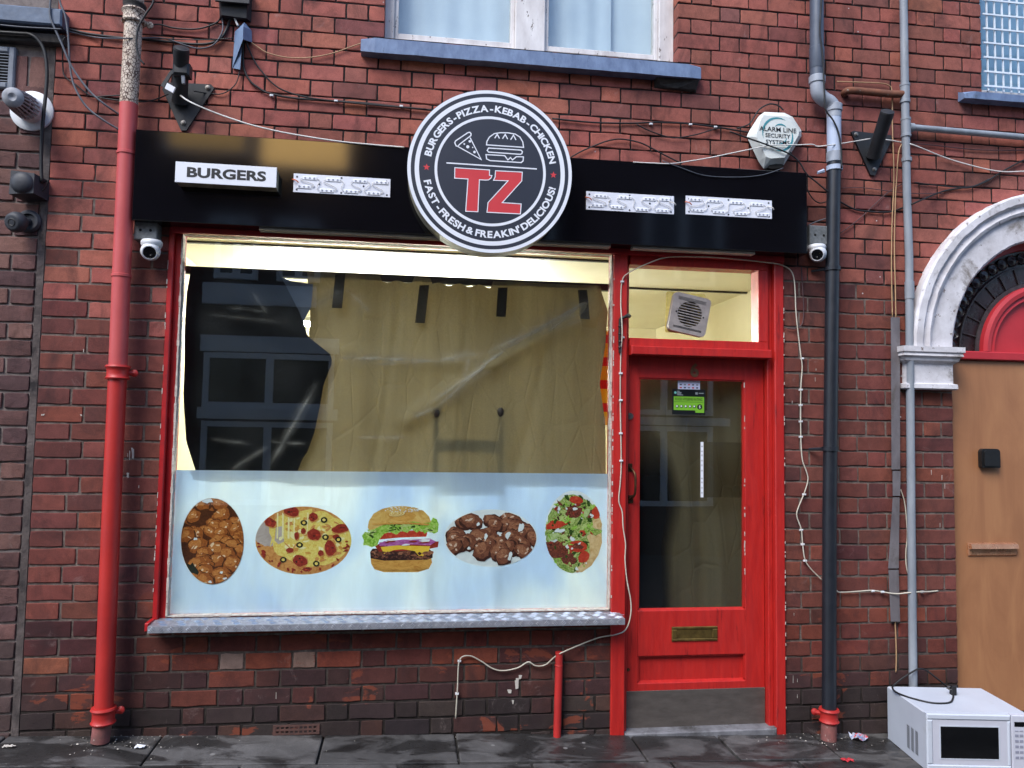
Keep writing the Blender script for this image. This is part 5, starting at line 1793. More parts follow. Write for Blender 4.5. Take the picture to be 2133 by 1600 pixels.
random.setstate(st_)
for i in range(26):                            # soft browning of the bun
    u_ = i / 25
    p.ell('bun' if i % 3 else 'ch3', 834 - 10 * u_, 1074 - 5 * u_, 46 * (1 - u_ * .9), 14 * (1 - u_ * .9), .05, -.08, None, 18) if i > 17 else None
for x_ in range(770, 900, 5):
    p.ell('bunb', x_, 1184 + jrand(-2, 3), 5, 2.2, .2, 0, None, 9) if 786 < x_ < 886 else None
    p.ell('bunb', x_, 1093 - 3 * math.sin((x_ - 770) / 41), 5, 2, .2, 0, None, 9) if 776 < x_ < 892 else None
for i in range(44):
    a, r_ = jrand(0, 6.28), math.sqrt(random.random())
    p.ell('white', 838 + 42 * r_ * math.cos(a), 1061 + 5.5 * r_ * math.sin(a), 1.8, .9, .2, jrand(-.6, .6), n=6)
p.done('burger_picture')
p = Print()                                   # grilled meat
e = (1022, 1121, 97, 59)
p.ell('white', 1022, 1121, 97, 60)
cluster(p, (1022, 1121, 95, 58), 34, ('kb0', 'kb1', 'kb2', 'kb3'), 15, 23, 11, 4)
for q in ((1058, 1115, 5, 8), (1012, 1118, 4, 6), (977, 1142, 4, 3), (1085, 1098, 5, 9), (1062, 1160, 4, 10), (996, 1092, 3, 4), (1072, 1166, 7, 5)):
    p.ell('white', *q, .3, .3, e, 10)
p.done('grilled_meat_picture')
p = Print()                                   # filled pita
e = (1195, 1108, 60, 86)
p.ell('white', *e)
p.ell('salad', 1195, 1112, 58, 80, .04, 0, e)
st_ = random.getstate(); random.seed(3)
for i in range(150):
    a, r_ = jrand(0, 6.28), math.sqrt(random.random()) * .96
    x_, y_ = e[0] + e[2] * r_ * math.cos(a), e[1] + 4 + (e[3] - 4) * r_ * math.sin(a)
    p.ell(('gr0', 'lett', 'gr2', 'beef', 'salad', 'gr2', 'tom', 'white', 'gr0')[i % 9], x_, y_, jrand(3, 10), jrand(1.5, 5), .4, jrand(-1.5, 1.5), e, 9)
random.setstate(st_)
p.poly('tom', [(1137, 1094), (1150, 1084), (1172, 1086), (1180, 1092), (1165, 1100), (1138, 1103)])
p.poly('pita', [(1222, 1118), (1228, 1112), (1240, 1116), (1252, 1110), (1254, 1130), (1246, 1156), (1232, 1178), (1212, 1192), (1190, 1190), (1206, 1180), (1220, 1166), (1228, 1150), (1228, 1132)])
p.poly('pita', [(1234, 1084), (1248, 1074), (1254, 1092), (1252, 1104), (1236, 1100)])
p.ell('tom', 1200, 1042, 14, 8, .08, .2, e, 16)
p.ell('tom', 1242, 1068, 9, 14, .08, .1, e, 16)
p.ell('beef', 1196, 1066, 20, 13, .25, 0, e, 18)
p.ell('beef', 1160, 1144, 24, 18, .25, .3, e, 18)
p.ell('tom', 1203, 1138, 20, 12, .06, .1, e, 20)
p.ell('beef', 1203, 1138, 12, 6, .2, .1, e, 14)
p.ell('tom', 1216, 1160, 14, 10, .1, -.8, e, 14)
p.ell('beef', 1184, 1164, 16, 11, .25, 0, e, 14)
p.ell('cuc', 1152, 1118, 13, 7, .1, -.4, e, 14)
p.ell('cuc', 1222, 1068, 6, 10, .1, .4, e, 12)
p.ell('salad', 1178, 1184, 26, 9, .25, .1, e, 18)
st_ = random.getstate(); random.seed(9)
for i in range(80):
    x_, y_ = jrand(1142, 1236), jrand(1050, 1190)
    if math.hypot((x_ - e[0]) / e[2], (y_ - e[1]) / e[3]) > .92 or (x_ > 1222 and y_ > 1112): continue
    p.ell(('gr0', 'lett', 'gr2', 'kb0', 'white', 'pep')[i % 6], x_, y_, jrand(1.5, 6), jrand(1, 3), .4, jrand(-1.5, 1.5), e, 8)
random.setstate(st_)
p.done('filled_pita_picture')

# ------------------------------------------------------------------ fan in the transom, stickers on the door
FNY = .026
FAN = thing('extractor_fan', tuple(at(1432, 704, FNY)), 'grey square extractor fan fitted crooked in the small window over the shop door', 'fan')
cn = at(1432, 657, FNY)
M_FANG = pm('fan_grey_plastic', srgb(150, 142, 138), srgb(124, 116, 114), 22, .55, bs=.15, dirt=srgb(84, 76, 74), dirt_amt=.6)
M_FOAM = pm('yellow_foam_gasket', srgb(214, 196, 112), srgb(176, 156, 84), 40, .9, bs=.5)
def rrect(w, h, r, n=5):
    o = []
    for sx_, sz_, a0 in ((1, 1, 0), (-1, 1, 90), (-1, -1, 180), (1, -1, 270)):
        for i in range(n + 1):
            a = R(a0 + 90 * i / n)
            o.append((sx_ * (w / 2 - r) + r * math.cos(a), sz_ * (h / 2 - r) + r * math.sin(a)))
    return o
def rot(pts, ang, c_):
    ca, sa = math.cos(ang), math.sin(ang)
    return [(c_.x + x * ca - z * sa, c_.z + x * sa + z * ca) for x, z in pts]
fa = R(-11)
MB().prism(rot(rrect(.225, .225, .012), R(-2), cn + Vector((-.012, 0, .012))), .0265, .0296).build('gasket', M_FOAM, FAN)
outer = rrect(.214, .214, .020, 6)
fb = MB()
n_ = 28
hole = [(.062 * math.cos(2 * math.pi * i / n_), .062 * math.sin(2 * math.pi * i / n_)) for i in range(n_)]
def angsort(P): return sorted(P, key=lambda q: math.atan2(q[1], q[0]) % (2 * math.pi))
O_ = []
for i in range(56):
    a = 2 * math.pi * i / 56
    r0_ = .107 / max(abs(math.cos(a)), abs(math.sin(a)))
    r0_ = min(r0_, .107 * 1.33)
    O_.append((r0_ * math.cos(a), r0_ * math.sin(a)))
oo, hh = rot(O_, fa, cn), rot([(.070 * math.cos(math.atan2(q[1], q[0])), .070 * math.sin(math.atan2(q[1], q[0]))) for q in O_], fa, cn)
m_ = len(oo)
vs = [(x, -.010, z) for x, z in oo] + [(x, -.010, z) for x, z in hh] + [(x, .0264, z) for x, z in oo] + [(x, .02, z) for x, z in hh]
fs = []
for i in range(m_):
    j = (i + 1) % m_
    fs += [(i, j, j + m_, i + m_), (i, i + 2 * m_, j + 2 * m_, j), (i + m_, j + m_, j + 3 * m_, i + 3 * m_)]
fb.add(vs, fs).build('frame', M_FANG, FAN)
for i in range(9):
    z = -.060 + i * .0150
    hw = math.sqrt(max(0, .070 ** 2 - z * z))
    MB().prism(rot([(-hw, z - .0028), (hw, z - .0028), (hw, z + .0028), (-hw, z + .0028)], fa, cn), -.008, .004).build('grille_slat', M_FANG, FAN)
for i in range(9):
    z = -.085 + i * .003 if i < 4 else .07 + (i - 4) * .004
    MB().prism(rot([(-.08, z - .0006), (.08, z - .0006), (.08, z + .0006), (-.08, z + .0006)], fa, cn), -.0108, -.0101).build('groove', M_DARK, FAN)
bl = MB()
for i in range(5):
    a = R(72 * i)
    bl.prism(rot([(.012 * math.cos(a), .012 * math.sin(a)), (.056 * math.cos(a + .15), .056 * math.sin(a + .15)), (.056 * math.cos(a + .75), .056 * math.sin(a + .75)), (.012 * math.cos(a + .9), .012 * math.sin(a + .9))], fa, cn), .012, .015)
bl.lathe([(0, .018), (.012, .016), (.014, 0)], (cn.x, .018, cn.z), (0, -1, 0), 14)
bl.build('impeller', M_DARK, FAN)
sc_ = MB()
for s_ in (-1, 1):
    q = rot([(s_ * .078, 0)], fa, cn)[0]
    sc_ = MB().lathe([(0, .005), (.002, .004), (.002, 0)], (q[0], -.0101, q[1]), (0, -1, 0), 10).build('screw', M_DARK, FAN)

STY = .0832
M_HYG = pm('sticker_black', srgb(18, 22, 24), srgb(15, 18, 20), 5, .3, bs=0)
M_HYGG = pm('sticker_green', srgb(122, 182, 52), srgb(116, 176, 46), 5, .3, bs=0)
M_HYGD = pm('sticker_dark_green', srgb(44, 92, 40), srgb(40, 84, 36), 5, .3, bs=0)
a, b = at(1400, 863, STY), at(1469, 812, STY)
HY = thing('food_hygiene_sticker', ((a.x + b.x) / 2, STY, a.z), 'black and green FOOD HYGIENE RATING sticker with a 5 on the shop door glass', 'sticker')
w, h = b.x - a.x, b.z - a.z
U = lambda u, v: (a.x + u * w, b.z - v * h)
MB().box(a.x, b.x, STY - .0004, STY + .0004, a.z, b.z).build('backing', M_HYG, HY)
g0, g1 = U(.045, .29), U(.965, .83)
gm = MB().box(g0[0], g1[0], STY - .0008, STY - .0005, g1[1], g0[1])
q0, q1 = U(.70, .829), U(.965, .92)
gm.box(q0[0], q1[0], STY - .0008, STY - .0005, q1[1], q0[1] )
gm.build('green_panel', M_HYGG, HY)
lt = MB()
x0_, z1_ = U(.09, .34); x1_, z0_ = U(.91, .45)
tfit(lt, 'FOOD HYGIENE RATING', x0_, x1_, z0_, z1_, STY - .0011, .012)
q0, q1 = U(.05, .495), U(.96, .508)
lt.box(q0[0], q1[0], STY - .0011, STY - .0009, q1[1], q0[1])
lt.build('lettering', M_HYG, HY)
for i in range(5):
    q = U(.15 + i * .13, .68)
    o = MB().ring(q[0], q[1], 0, .045 * w, STY - .0012, STY - .0009, 18).build('rating_circle', M_HYGD, HY)
    MB().ring(q[0] - .006 * w, q[1] + .006 * w, 0, .026 * w, STY - .0015, STY - .0013, 12).build('tick', M_SIGNW, o)
q = U(.83, .69)
o = MB().ring(q[0], q[1], 0, .078 * w, STY - .0012, STY - .0009, 24).build('rating_disc', M_HYG, HY)
tfit(MB(), '5', q[0] - .026 * w, q[0] + .026 * w, q[1] - .042 * w, q[1] + .042 * w, STY - .0016, .03).build('rating_digit', M_SIGNW, o)
q = U(.095, .14)
MB().ring(q[0], q[1], 0, .038 * w, STY - .0009, STY - .0006, 16).build('logo_dot', pm('sticker_teal', srgb(120, 190, 180), srgb(110, 180, 170), 5, .3, bs=0), HY)
lt = MB()
for k_, (u0, u1, v0, v1) in enumerate(((.15, .22, .07, .10), (.15, .28, .12, .15), (.15, .27, .17, .2), (.15, .33, .215, .24), (.80, .95, .13, .165), (.70, .77, .11, .2))):
    q0, q1 = U(u0, v0), U(u1, v1)
    lt.box(q0[0], q1[0], STY - .0009, STY - .0006, q1[1], q0[1])
lt.build('small_print', pm('sticker_grey', srgb(150, 158, 160), srgb(130, 138, 140), 5, .4, bs=0), HY)
a, b = at(1412, 811, STY), at(1458, 789, STY)
CS = thing('card_payment_sticker', ((a.x + b.x) / 2, STY, a.z), 'small white and navy card payment sticker above the hygiene sticker', 'sticker')
w, h = b.x - a.x, b.z - a.z
M_NAVYS = pm('sticker_navy', srgb(30, 38, 74), srgb(26, 34, 66), 5, .3, bs=0)
M_LILAC = pm('sticker_lilac', srgb(206, 210, 230), srgb(196, 200, 222), 5, .3, bs=0)
MB().box(a.x, b.x, STY - .0003, STY + .0004, a.z, b.z - .012).build('backing', M_LILAC, CS)
MB().box(a.x, b.x, STY - .0004, STY + .0004, b.z - .0115, b.z).build('header', M_NAVYS, CS)
for r_ in range(2):
    for i in range(5):
        x_, z_ = a.x + w * (.13 + i * .185), a.z + h * (.16 + .27 * (1 - r_))
        MB().box(x_ - .006, x_ + .006, STY - .0009, STY - .0004, z_ - .0035, z_ + .0035).build('card_mark', [M_NAVYS, M_SIGNR, M_VENT][(i * 2 + r_) % 3], CS)
# plastic pocket with punched strip
a, b = at(1459, 1036, STY), at(1545, 922, STY)
PKT = thing('plastic_pocket', ((a.x + b.x) / 2, STY, a.z), 'clear plastic document pocket with white punched strip on the shop door glass', 'document pocket')
MB().box(a.x + .018, b.x, .0815, .0818, a.z, b.z).build('clear_sleeve', glass_mat('clear_sleeve', .12, (.86, .84, .80, 1), 1.35), PKT)
MB().box(a.x, a.x + .0165, .0812, .0818, a.z, b.z).build('punched_strip', M_SIGNW, PKT)
for v in (.08, .17, .27, .34, .48, .58, .66, .76, .83, .92):
    MB().lathe([(0, .0032), (.0004, .003), (.0005, 0)], (a.x + .008, .0812, a.z + (b.z - a.z) * v), (0, -1, 0), 8).build('punched_hole', M_SIGNK, PKT)

# ------------------------------------------------------------------ alarm box, cameras, brackets, boxes
M_ALARM = pm('alarm_white_plastic', srgb(222, 226, 222), srgb(206, 210, 204), 10, .4, .55, bs=.1, dirt=srgb(150, 146, 132), dirt_amt=.64)
z6 = lambda x, y: (1540 + x / 5.925, 210 + y / 5.925)
o_ = [(310, 138), (560, 150), (660, 200), (768, 372), (766, 440), (545, 800), (300, 838), (238, 752), (92, 442), (128, 362), (240, 190)]
AL = thing('alarm_box', tuple(at(1613, 348, -.02)), 'white angular alarm box lettered ALARM LINE SECURITY SYSTEMS above the sign board', 'alarm box')
back = [at(*z6(*p), -.012) for p in o_]
cen = at(*z6(445, 450), -.07)
rim = [Vector((p.x, -.045, p.z)) for p in [at(*z6(*q), -.045) for q in o_]]
inn = [(300, 178), (560, 190), (600, 205), (735, 385), (730, 430), (560, 700), (390, 712), (330, 690), (215, 450), (215, 400), (270, 230)]
fro = [at(*z6(*p), -.085) for p in inn]
n = len(o_)
mb = MB()
vs = [tuple(p) for p in back] + [tuple(p) for p in rim] + [tuple(p) for p in fro]
fs = []
for i in range(n):
    j = (i + 1) % n
    fs += [(i, i + n, j + n, j), (i + n, i + 2 * n, j + 2 * n, j + n)]
fs.append(tuple(range(2 * n, 3 * n)))
mb.add(vs, fs).build('cover', M_ALARM, AL)
lens = [(360, 800), (440, 786), (520, 790), (545, 806), (500, 838), (380, 848), (340, 830)]
mb = MB().prism([(lambda q: (q.x, q.z))(at(*z6(*p), -.05)) for p in lens], -.060, -.02).build('strobe_lens', M_HOLE, AL)
M_TEAL = pm('alarm_teal', srgb(66, 140, 150), srgb(58, 130, 140), 5, .4, bs=0)
ty = -.0862
c1, c2 = at(*z6(480, 410), ty), at(*z6(500, 450), ty)
u = pxm(1620, 280, ty) / 5.925
def crescent(c_, r_, a0, a1, w, n=26):
    lg = MB()
    L1, L2 = [], []
    for i in range(n + 1):
        s = i / n
        a = R(a0 + (a1 - a0) * s)
        ww = w * math.sin(math.pi * min(1, s * 1.0)) + .0004
        L1.append((c_.x + (r_ + ww / 2) * math.cos(a), c_.z + (r_ + ww / 2) * math.sin(a)))
        L2.append((c_.x + (r_ - ww / 2) * math.cos(a), c_.z + (r_ - ww / 2) * math.sin(a)))
    for i in range(n):
        lg.flat([L1[i], L1[i + 1], L2[i + 1], L2[i]], ty)
    lg.build('logo_swoosh', M_TEAL, AL)
crescent(c1, 190 * u, 60, 200, 26 * u)
crescent(at(*z6(490, 440), ty), 168 * u, 30, -110, 26 * u)
crescent(at(*z6(510, 390), ty), 95 * u, 140, 40, 18 * u)
crescent(at(*z6(480, 420), ty), 110 * u, -10, -110, 16 * u)
lt = MB()
def zt(s, x0, x1, y0, y1):
    A, B = at(*z6(x0, y1), ty - .0006), at(*z6(x1, y0), ty - .0006)
    sl = .065 * (x1 - x0) / 5.925 * pxm(1620, 280, ty) / 2
    tfit(lt, s, A.x, B.x, A.z - sl * 0, A.z + (y1 - y0) / 5.925 * pxm(1620, 280, ty), ty - .0006, .009)
zt('ALARM LINE', 248, 704, 312, 366)
zt('SECURITY', 322, 630, 398, 446)
zt('SYSTEMS', 328, 622, 478, 528)
lt.build('lettering', M_SIGNK, AL)
for x_, y_ in ((305, 633), (632, 648)):
    q = at(*z6(x_, y_), -.066)
    MB().lathe([(0, .008), (.006, .007), (.006, 0)], (q.x, -.062, q.z), (0, -1, 0), 12).build('screw', M_DARK, AL)

M_CAMW = pm('camera_white', srgb(224, 226, 228), srgb(206, 208, 212), 14, .35, .5, bs=0)
def dome_camera(label, bpx, cpx, aim):
    (x0, y0, x1, y1) = bpx
    a, b = at(x0, y1, -.075), at(x1, y0, -.075)
    T = thing('security_camera', ((a.x + b.x) / 2, -.03, a.z), label, 'security camera', 'cameras under the ends of the sign board')
    B_ = MB().box(a.x, b.x, -.075, -.001, a.z, b.z, .004).build('mounting_block', M_GREYC, T)
    for u_ in (.28, .72):
        q = (a.x + (b.x - a.x) * u_, -.0752, a.z + (b.z - a.z) * .5)
        MB().lathe([(0, .007), (.0015, .006), (-.004, .004), (-.004, 0)], q, (0, -1, 0), 12).build('bolt_hole', M_HOLE, B_)
    c_ = at(*cpx, -.075)
    top = a.z - .001
    MB().lathe([(0, .044), (.008, .050), (.020, .050), (.036, .043), (.046, .030)], (c_.x, -.065, top), (0, 0, -1), 24).build('base', M_CAMW, T, smooth=40)
    ax = Vector(aim).normalized()
    ctr = Vector((c_.x, -.078, c_.z))
    pr = [(-.046, 0)] + [(.046 * -math.cos(R(t_)), .046 * math.sin(R(t_))) for t_ in range(15, 120, 12)] + [(.030, .034), (.030, .030), (.018, .029), (.018, 0)]
    E_ = MB().lathe(pr, ctr, ax, 28).build('eyeball', M_CAMW, T, smooth=40)
    MB().lathe([(.022, .0302), (.0285, .030), (.029, .014), (.026, .012), (.026, 0)], ctr, ax, 24).build('lens', pm('camera_lens' + label[-3:], srgb(14, 14, 16), srgb(10, 10, 12), 5, .08, .1, bs=0), E_, smooth=30)
dome_camera('white eyeball security camera under the left end of the sign board', (278, 461, 328, 498), (314, 524), (.15, -1, -.45))
dome_camera('white eyeball security camera under the right end of the sign board', (1687, 471, 1727, 509), (1703, 529), (-.75, -1, -.5))

M_BLKM = pm('black_painted_steel', srgb(36, 38, 42), srgb(26, 28, 31), 16, .5, .65, bs=.3, bscale=60, dirt=srgb(58, 56, 56), dirt_amt=.66)
M_BOLT = pm('zinc_bolt', srgb(150, 146, 140), srgb(110, 104, 98), 40, .4, metal=.7)
def bracket(label, tri, bolts, base, tip, r, ty_):
    c_ = at(*base, -.02)
    T = thing('pole_bracket', (c_.x, -.01, c_.z), label, 'bracket', 'triangular brackets on the upper wall')
    MB().prism([(lambda q: (q.x, q.z))(at(*p, -.012)) for p in tri], -.014, -.002).build('back_plate', M_BLKM, T)
    B0, B1 = at(*base, -.02), at(*tip, ty_)
    MB().tube([B0, B0.lerp(B1, .12), B1], [r * 1.15, r, r], 20).build('arm', M_BLKM, T, smooth=40)
    MB().lathe([(-.002, r * .5), (.001, r * .9), (.006, r * 1.02), (.05, r * 1.03)], B1, B0 - B1, 20).build('end_cap', M_BLKM, T, smooth=40)
    for b_ in bolts:
        q = at(*b_, -.014)
        MB().lathe([(0, .013), (.003, .013), (.004, .009), (.010, .008), (.011, 0)], (q.x, -.0141, q.z), (0, -1, 0), 8).build('bolt', M_BOLT, T)
    return T
BK = bracket('black triangular bracket with stub arm left of the round sign, tangled in cables', [(338, 186), (350, 172), (440, 176), (446, 184), (388, 272), (377, 272)], [(433, 183), (382, 256)], (375, 212), (378, 100), .036, -.20)
z3 = lambda x, y: (330 + x / 5.713, y / 5.713)
A_ = [at(*z3(*p), -.15) for p in ((265, 790), (320, 795), (318, 1000), (285, 1005))]
MB().prism([(q.x, q.z) for q in A_], -.16, -.145).build('strap', M_VENT, BK)
A_ = [at(*z3(*p), -.10) for p in ((30, 1020), (140, 850), (225, 815), (230, 830), (160, 890), (70, 1050))]
MB().prism([(q.x, q.z) for q in A_], -.105, -.095).build('hook', M_BLKM, BK)
A_ = [at(*z3(*p), -.11) for p in ((110, 995), (208, 1048), (175, 1112), (80, 1058))]
MB().prism([(q.x, q.z) for q in A_], -.118, -.106).build('label_tag', M_SIGNW, BK)
MB().box(at(*z3(200, 820), -.12).x, at(*z3(400, 820), -.12).x, -.17, -.11, at(*z3(300, 940), -.12).z, at(*z3(300, 795), -.12).z, .01).build('clamp', M_BLKM, BK)
bracket('black triangular bracket with stub arm between the two right-hand pipes', [(1773, 275), (1778, 273), (1856, 282), (1858, 290), (1822, 366), (1813, 364)], [(1783, 280), (1821, 353)], (1819, 326), (1849, 232), .036, -.20)

# junction box and hood at the top
JB = thing('junction_box', tuple(at(484, 26, -.03)), 'dark open junction box full of wires at the top edge', 'junction box')
a, b = at(451, 26, -.07), at(520, -30, -.07)
j = MB()
j.hexa([(a.x + .02, -.05, a.z), (b.x - .015, -.05, a.z - .006), (b.x, -.001, a.z), (a.x, -.001, a.z), (a.x, -.075, b.z), (b.x, -.075, b.z), (b.x, -.001, b.z), (a.x, -.001, b.z)])
j.build('box', M_BLKM, JB)
MB().box(a.x - .006, b.x + .006, -.085, -.076, at(480, 6, -.08).z, b.z, .003).build('lid', M_BLKM, JB)
HD = thing('cable_hood', tuple(at(500, 143, -.02)), 'bent grey sheet metal hood over cables below the junction box', 'cable hood')
M_HOOD = pm('blue_grey_sheet', srgb(120, 142, 172), srgb(98, 118, 148), 16, .5, bs=.3)
h_ = MB()
q = lambda x, y, Y: tuple(at(x, y, Y))
pts = [q(509, 46, -.03), q(489, 66, -.006), q(484, 142, -.006), q(500, 144, -.02), q(506, 82, -.085), q(507, 55, -.075), q(524, 64, -.006), q(525, 88, -.006)]
h_.add(pts, [(0, 1, 2, 4, 5), (0, 5, 6), (5, 4, 7, 6)])
h_.add([(x, y + .003, z) for x, y, z in pts], [(5, 4, 2, 1, 0), (6, 5, 0), (6, 7, 4, 5)])
h_.build('hood', M_HOOD, HD)
MB().hexa([q(485, 142, -.006), q(500, 145, -.03), q(500, 145, -.008), q(486, 142, -.002), q(494, 104, -.012), q(504, 98, -.05), q(504, 98, -.008), q(495, 104, -.002)]).build('cable_guide', M_HOOD, HD)

# ------------------------------------------------------------------ things on the neighbour's wall
FL = thing('flue_terminal', tuple(at(62, 235, -.02)), 'white ribbed boiler flue with round wall plate on the brown brick wall', 'flue')
fc = at(66, 231, -.01)
MB().lathe([(0, .100), (.010, .100), (.018, .086), (.018, .05)], (fc.x, -.001, fc.z), (0, -1, 0), 40).build('wall_plate', M_CAMW, FL, smooth=35)
tip = at(27, 203, -.30)
ax = (tip - Vector((fc.x, -.015, fc.z)))
ln = ax.length
ax.normalize()
b0 = Vector((fc.x, -.015, fc.z))
M_FLUE = pm('flue_grey', srgb(168, 170, 176), srgb(120, 122, 128), 22, .5, bs=.1)
MB().lathe([(0, .062), (ln * .30, .060), (ln * .31, .056)], b0, ax, 28).build('tube', M_CAMW, FL, smooth=40)
MB().lathe([(ln * .28, .040), (ln * .98, .032)], b0, ax, 20).build('inner_core', M_DARK, FL, smooth=40)
uu = ax.orthogonal().normalized(); ww = ax.cross(uu)
for i in range(18):
    a = 2 * math.pi * i / 18
    e = uu * math.cos(a) + ww * math.sin(a)
    MB().tube([b0 + ax * ln * .30 + e * .056, b0 + ax * ln * .65 + e * .051, b0 + ax * ln * 1.0 + e * .040], .0042, 6).build('rib', M_FLUE, FL)
for f_ in (.50, .70):
    rg = [b0 + ax * ln * f_ + (uu * math.cos(2 * math.pi * i / 24) + ww * math.sin(2 * math.pi * i / 24)) * (.055 - .012 * f_) for i in range(25)]
    MB().tube(rg, .004, 6).build('hoop', M_FLUE, FL)
MB().lathe([(ln * .985, .044), (ln * 1.0, .045), (ln * 1.03, .036), (ln * 1.045, .018), (ln * 1.02, 0)], b0, ax, 24).build('end_cap', M_FLUE, FL, smooth=35)

M_DGREY = pm('dark_grey_plastic', srgb(56, 58, 64), srgb(44, 46, 52), 18, .5, .65, bs=.15)
SN = thing('floodlight_box', tuple(at(48, 410, -.03)), 'dark grey square wall box with domed front above the round grey camera', 'wall light')
a, b = at(18, 404, -.09), at(72, 357, -.09)
mb = MB()
A4 = [(a.x, a.z), (b.x, a.z + .01), (b.x, b.z - .01), (a.x + .004, b.z)]
bk = [(a.x + .03, a.z - .01), (b.x + .03, a.z), (b.x + .03, b.z - .02), (a.x + .03, b.z)]
mb.hexa([(A4[0][0], -.09, A4[0][1]), (A4[1][0], -.09, A4[1][1]), (bk[1][0], -.001, bk[1][1]), (bk[0][0], -.001, bk[0][1]), (A4[3][0], -.09, A4[3][1]), (A4[2][0], -.09, A4[2][1]), (bk[2][0], -.001, bk[2][1]), (bk[3][0], -.001, bk[3][1])])
mb.build('housing', M_DGREY, SN)
MB().lathe([(0, .052), (.010, .048), (.018, .036), (.023, .018), (.024, 0)], ((a.x + b.x) / 2 + .001, -.0895, (a.z + b.z) / 2), (0, -1, 0), 28).build('dome', M_DGREY, SN, smooth=50)
EC = thing('eyeball_camera', tuple(at(60, 465, -.01)), 'round grey eyeball camera on the brown brick wall at the left edge', 'security camera')
w_ = at(58, 460, -.02)
MB().lathe([(0, .056), (.012, .056), (.022, .046), (.022, .036), (.010, .034), (.008, 0)], (w_.x, -.001, w_.z), (0, -1, 0), 28).build('base', M_DGREY, EC, smooth=40)
ctr = at(34, 463, -.085)
ax = Vector((-.25, -1, -.28)).normalized()
E_ = MB().lathe([(-.05, 0), (-.046, .018), (-.035, .036), (-.015, .048), (.005, .050), (.022, .044), (.030, .036), (.031, .030)], ctr, ax, 28).build('eyeball', M_DGREY, EC, smooth=40)
MB().lathe([(.028, .031), (.031, .026), (.029, .024), (.031, .020), (.033, .016), (.030, .012), (.031, 0)], ctr, ax, 24).build('lens', M_BLKPL, E_, smooth=25)
MB().tube([(w_.x, -.01, w_.z), ctr], .016, 10).build('stalk', M_DGREY, EC)

# ------------------------------------------------------------------ pipes
def crackle_mat():
    m, t, b = nodes('crazed_white_paint')
    co = coord(t, (1, 1, .8))
    v = N(t, 'ShaderNodeTexVoronoi', feature='DISTANCE_TO_EDGE')
    v.inputs['Scale'].default_value = 78
    L(t, co, v.inputs['Vector'])
    wd = N(t, 'ShaderNodeMath', operation='MULTIPLY_ADD')
    L(t, noise(t, co, 14, 4, .7), wd.inputs[0]); wd.inputs[1].default_value = -.30
    L(t, v.outputs['Distance'], wd.inputs[2])
    f = ramp(t, wd.outputs[0], [(-.0 + .0, grey(0)), (.02, grey(1))])
    f2 = N(t, 'ShaderNodeMath', operation='ADD'); f2.inputs[1].default_value = .13
    L(t, wd.outputs[0], f2.inputs[0])
    f = ramp(t, f2.outputs[0], [(.03, grey(0)), (.06, grey(1))])
    c = mix(t, f, srgb(84, 60, 50), ramp(t, noise(t, co, 20, 4, .6), [(.3, srgb(190, 170, 150)), (.7, srgb(218, 204, 188))]))
    L(t, c, b.inputs['Base Color'])
    b.inputs['Roughness'].default_value = .7
    bump(t, b, f, .6, .002)
    return m
M_CRACK = crackle_mat()
M_PIPESHEEN = pm('red_pipe_sky_sheen', srgb(196, 84, 82), srgb(184, 74, 74), 6, .42, .6, bs=.2, bscale=70, chips=srgb(122, 60, 54), chip_amt=.78, chip_scale=50)  # same red paint, with the sky's pinkish sheen put into the colour
M_RUSTP = pm('worn_pipe_foot', srgb(142, 84, 80), srgb(110, 74, 70), 22, .7, bs=.4, bscale=50, bd=.003, chips=srgb(186, 170, 160), chip_amt=.64, chip_scale=40)
PYr = -.085
RP = thing('red_drainpipe', tuple(at(208, 1540, PYr)), 'red cast iron drainpipe with crazed white top left of the shop window', 'drainpipe')
pr_ = .0415
ax_pts = [(285, -60), (279, 33), (268.5, 217), (253, 573), (245.5, 770), (232, 1066), (215.5, 1490), (208.5, 1545)]
def pipe_at(y):
    for (xa, ya), (xb, yb) in zip(ax_pts, ax_pts[1:]):
        if ya <= y <= yb: return at(xa + (xb - xa) * (y - ya) / (yb - ya), y, PYr)
    return at(*ax_pts[-1], PYr)
def seg(y0, y1, r, name, mat):
    MB().tube([pipe_at(y0 + (y1 - y0) * i / 6) for i in range(7)], r, 28, caps=True).build(name, mat, RP, smooth=40)
seg(-60, 217, pr_, 'upper_pipe', M_CRACK)
seg(217.2, 768, pr_, 'middle_pipe', M_PIPESHEEN)
seg(768.2, 1490, pr_, 'lower_pipe', M_PIPE)
g_ = ground(-1.4)
seg(1490.2, 1552, pr_ * .98, 'pipe_foot', M_RUSTP)
def collar(P, r, mat, name, hgt, T, ear=None):
    d_ = Vector((0, 0, 1))
    C_ = MB().lathe([(-hgt, r + .001), (-hgt, r + .010), (-hgt * .8, r + .014), (-hgt * .6, r + .008), (-hgt * .2, r + .007), (hgt * .2, r + .007), (hgt * .5, r + .009), (hgt * .75, r + .016), (hgt, r + .012), (hgt, r + .001)], P, d_, 28).build(name, mat, T, smooth=40)
    if ear:
        e = P + Vector(ear)
        MB().tube([P + Vector((0, .01, 0)), e], [.014, .012], 8).build('lug', mat, C_)
        MB().lathe([(-.012, .012), (-.004, .018), (.004, .018), (.010, .010), (.012, 0)], e, (0, -1, 0), 14).build('lug_bolt', mat, C_, smooth=40)
collar(pipe_at(776), pr_, M_PIPE, 'collar', .034, RP, (.066, .03, .0))
collar(pipe_at(1490), pr_, M_PIPE, 'collar', .038, RP, (.066, .03, .012))
collar(pipe_at(36), pr_, M_CRACK, 'collar', .034, RP, (.066, .03, -.02))
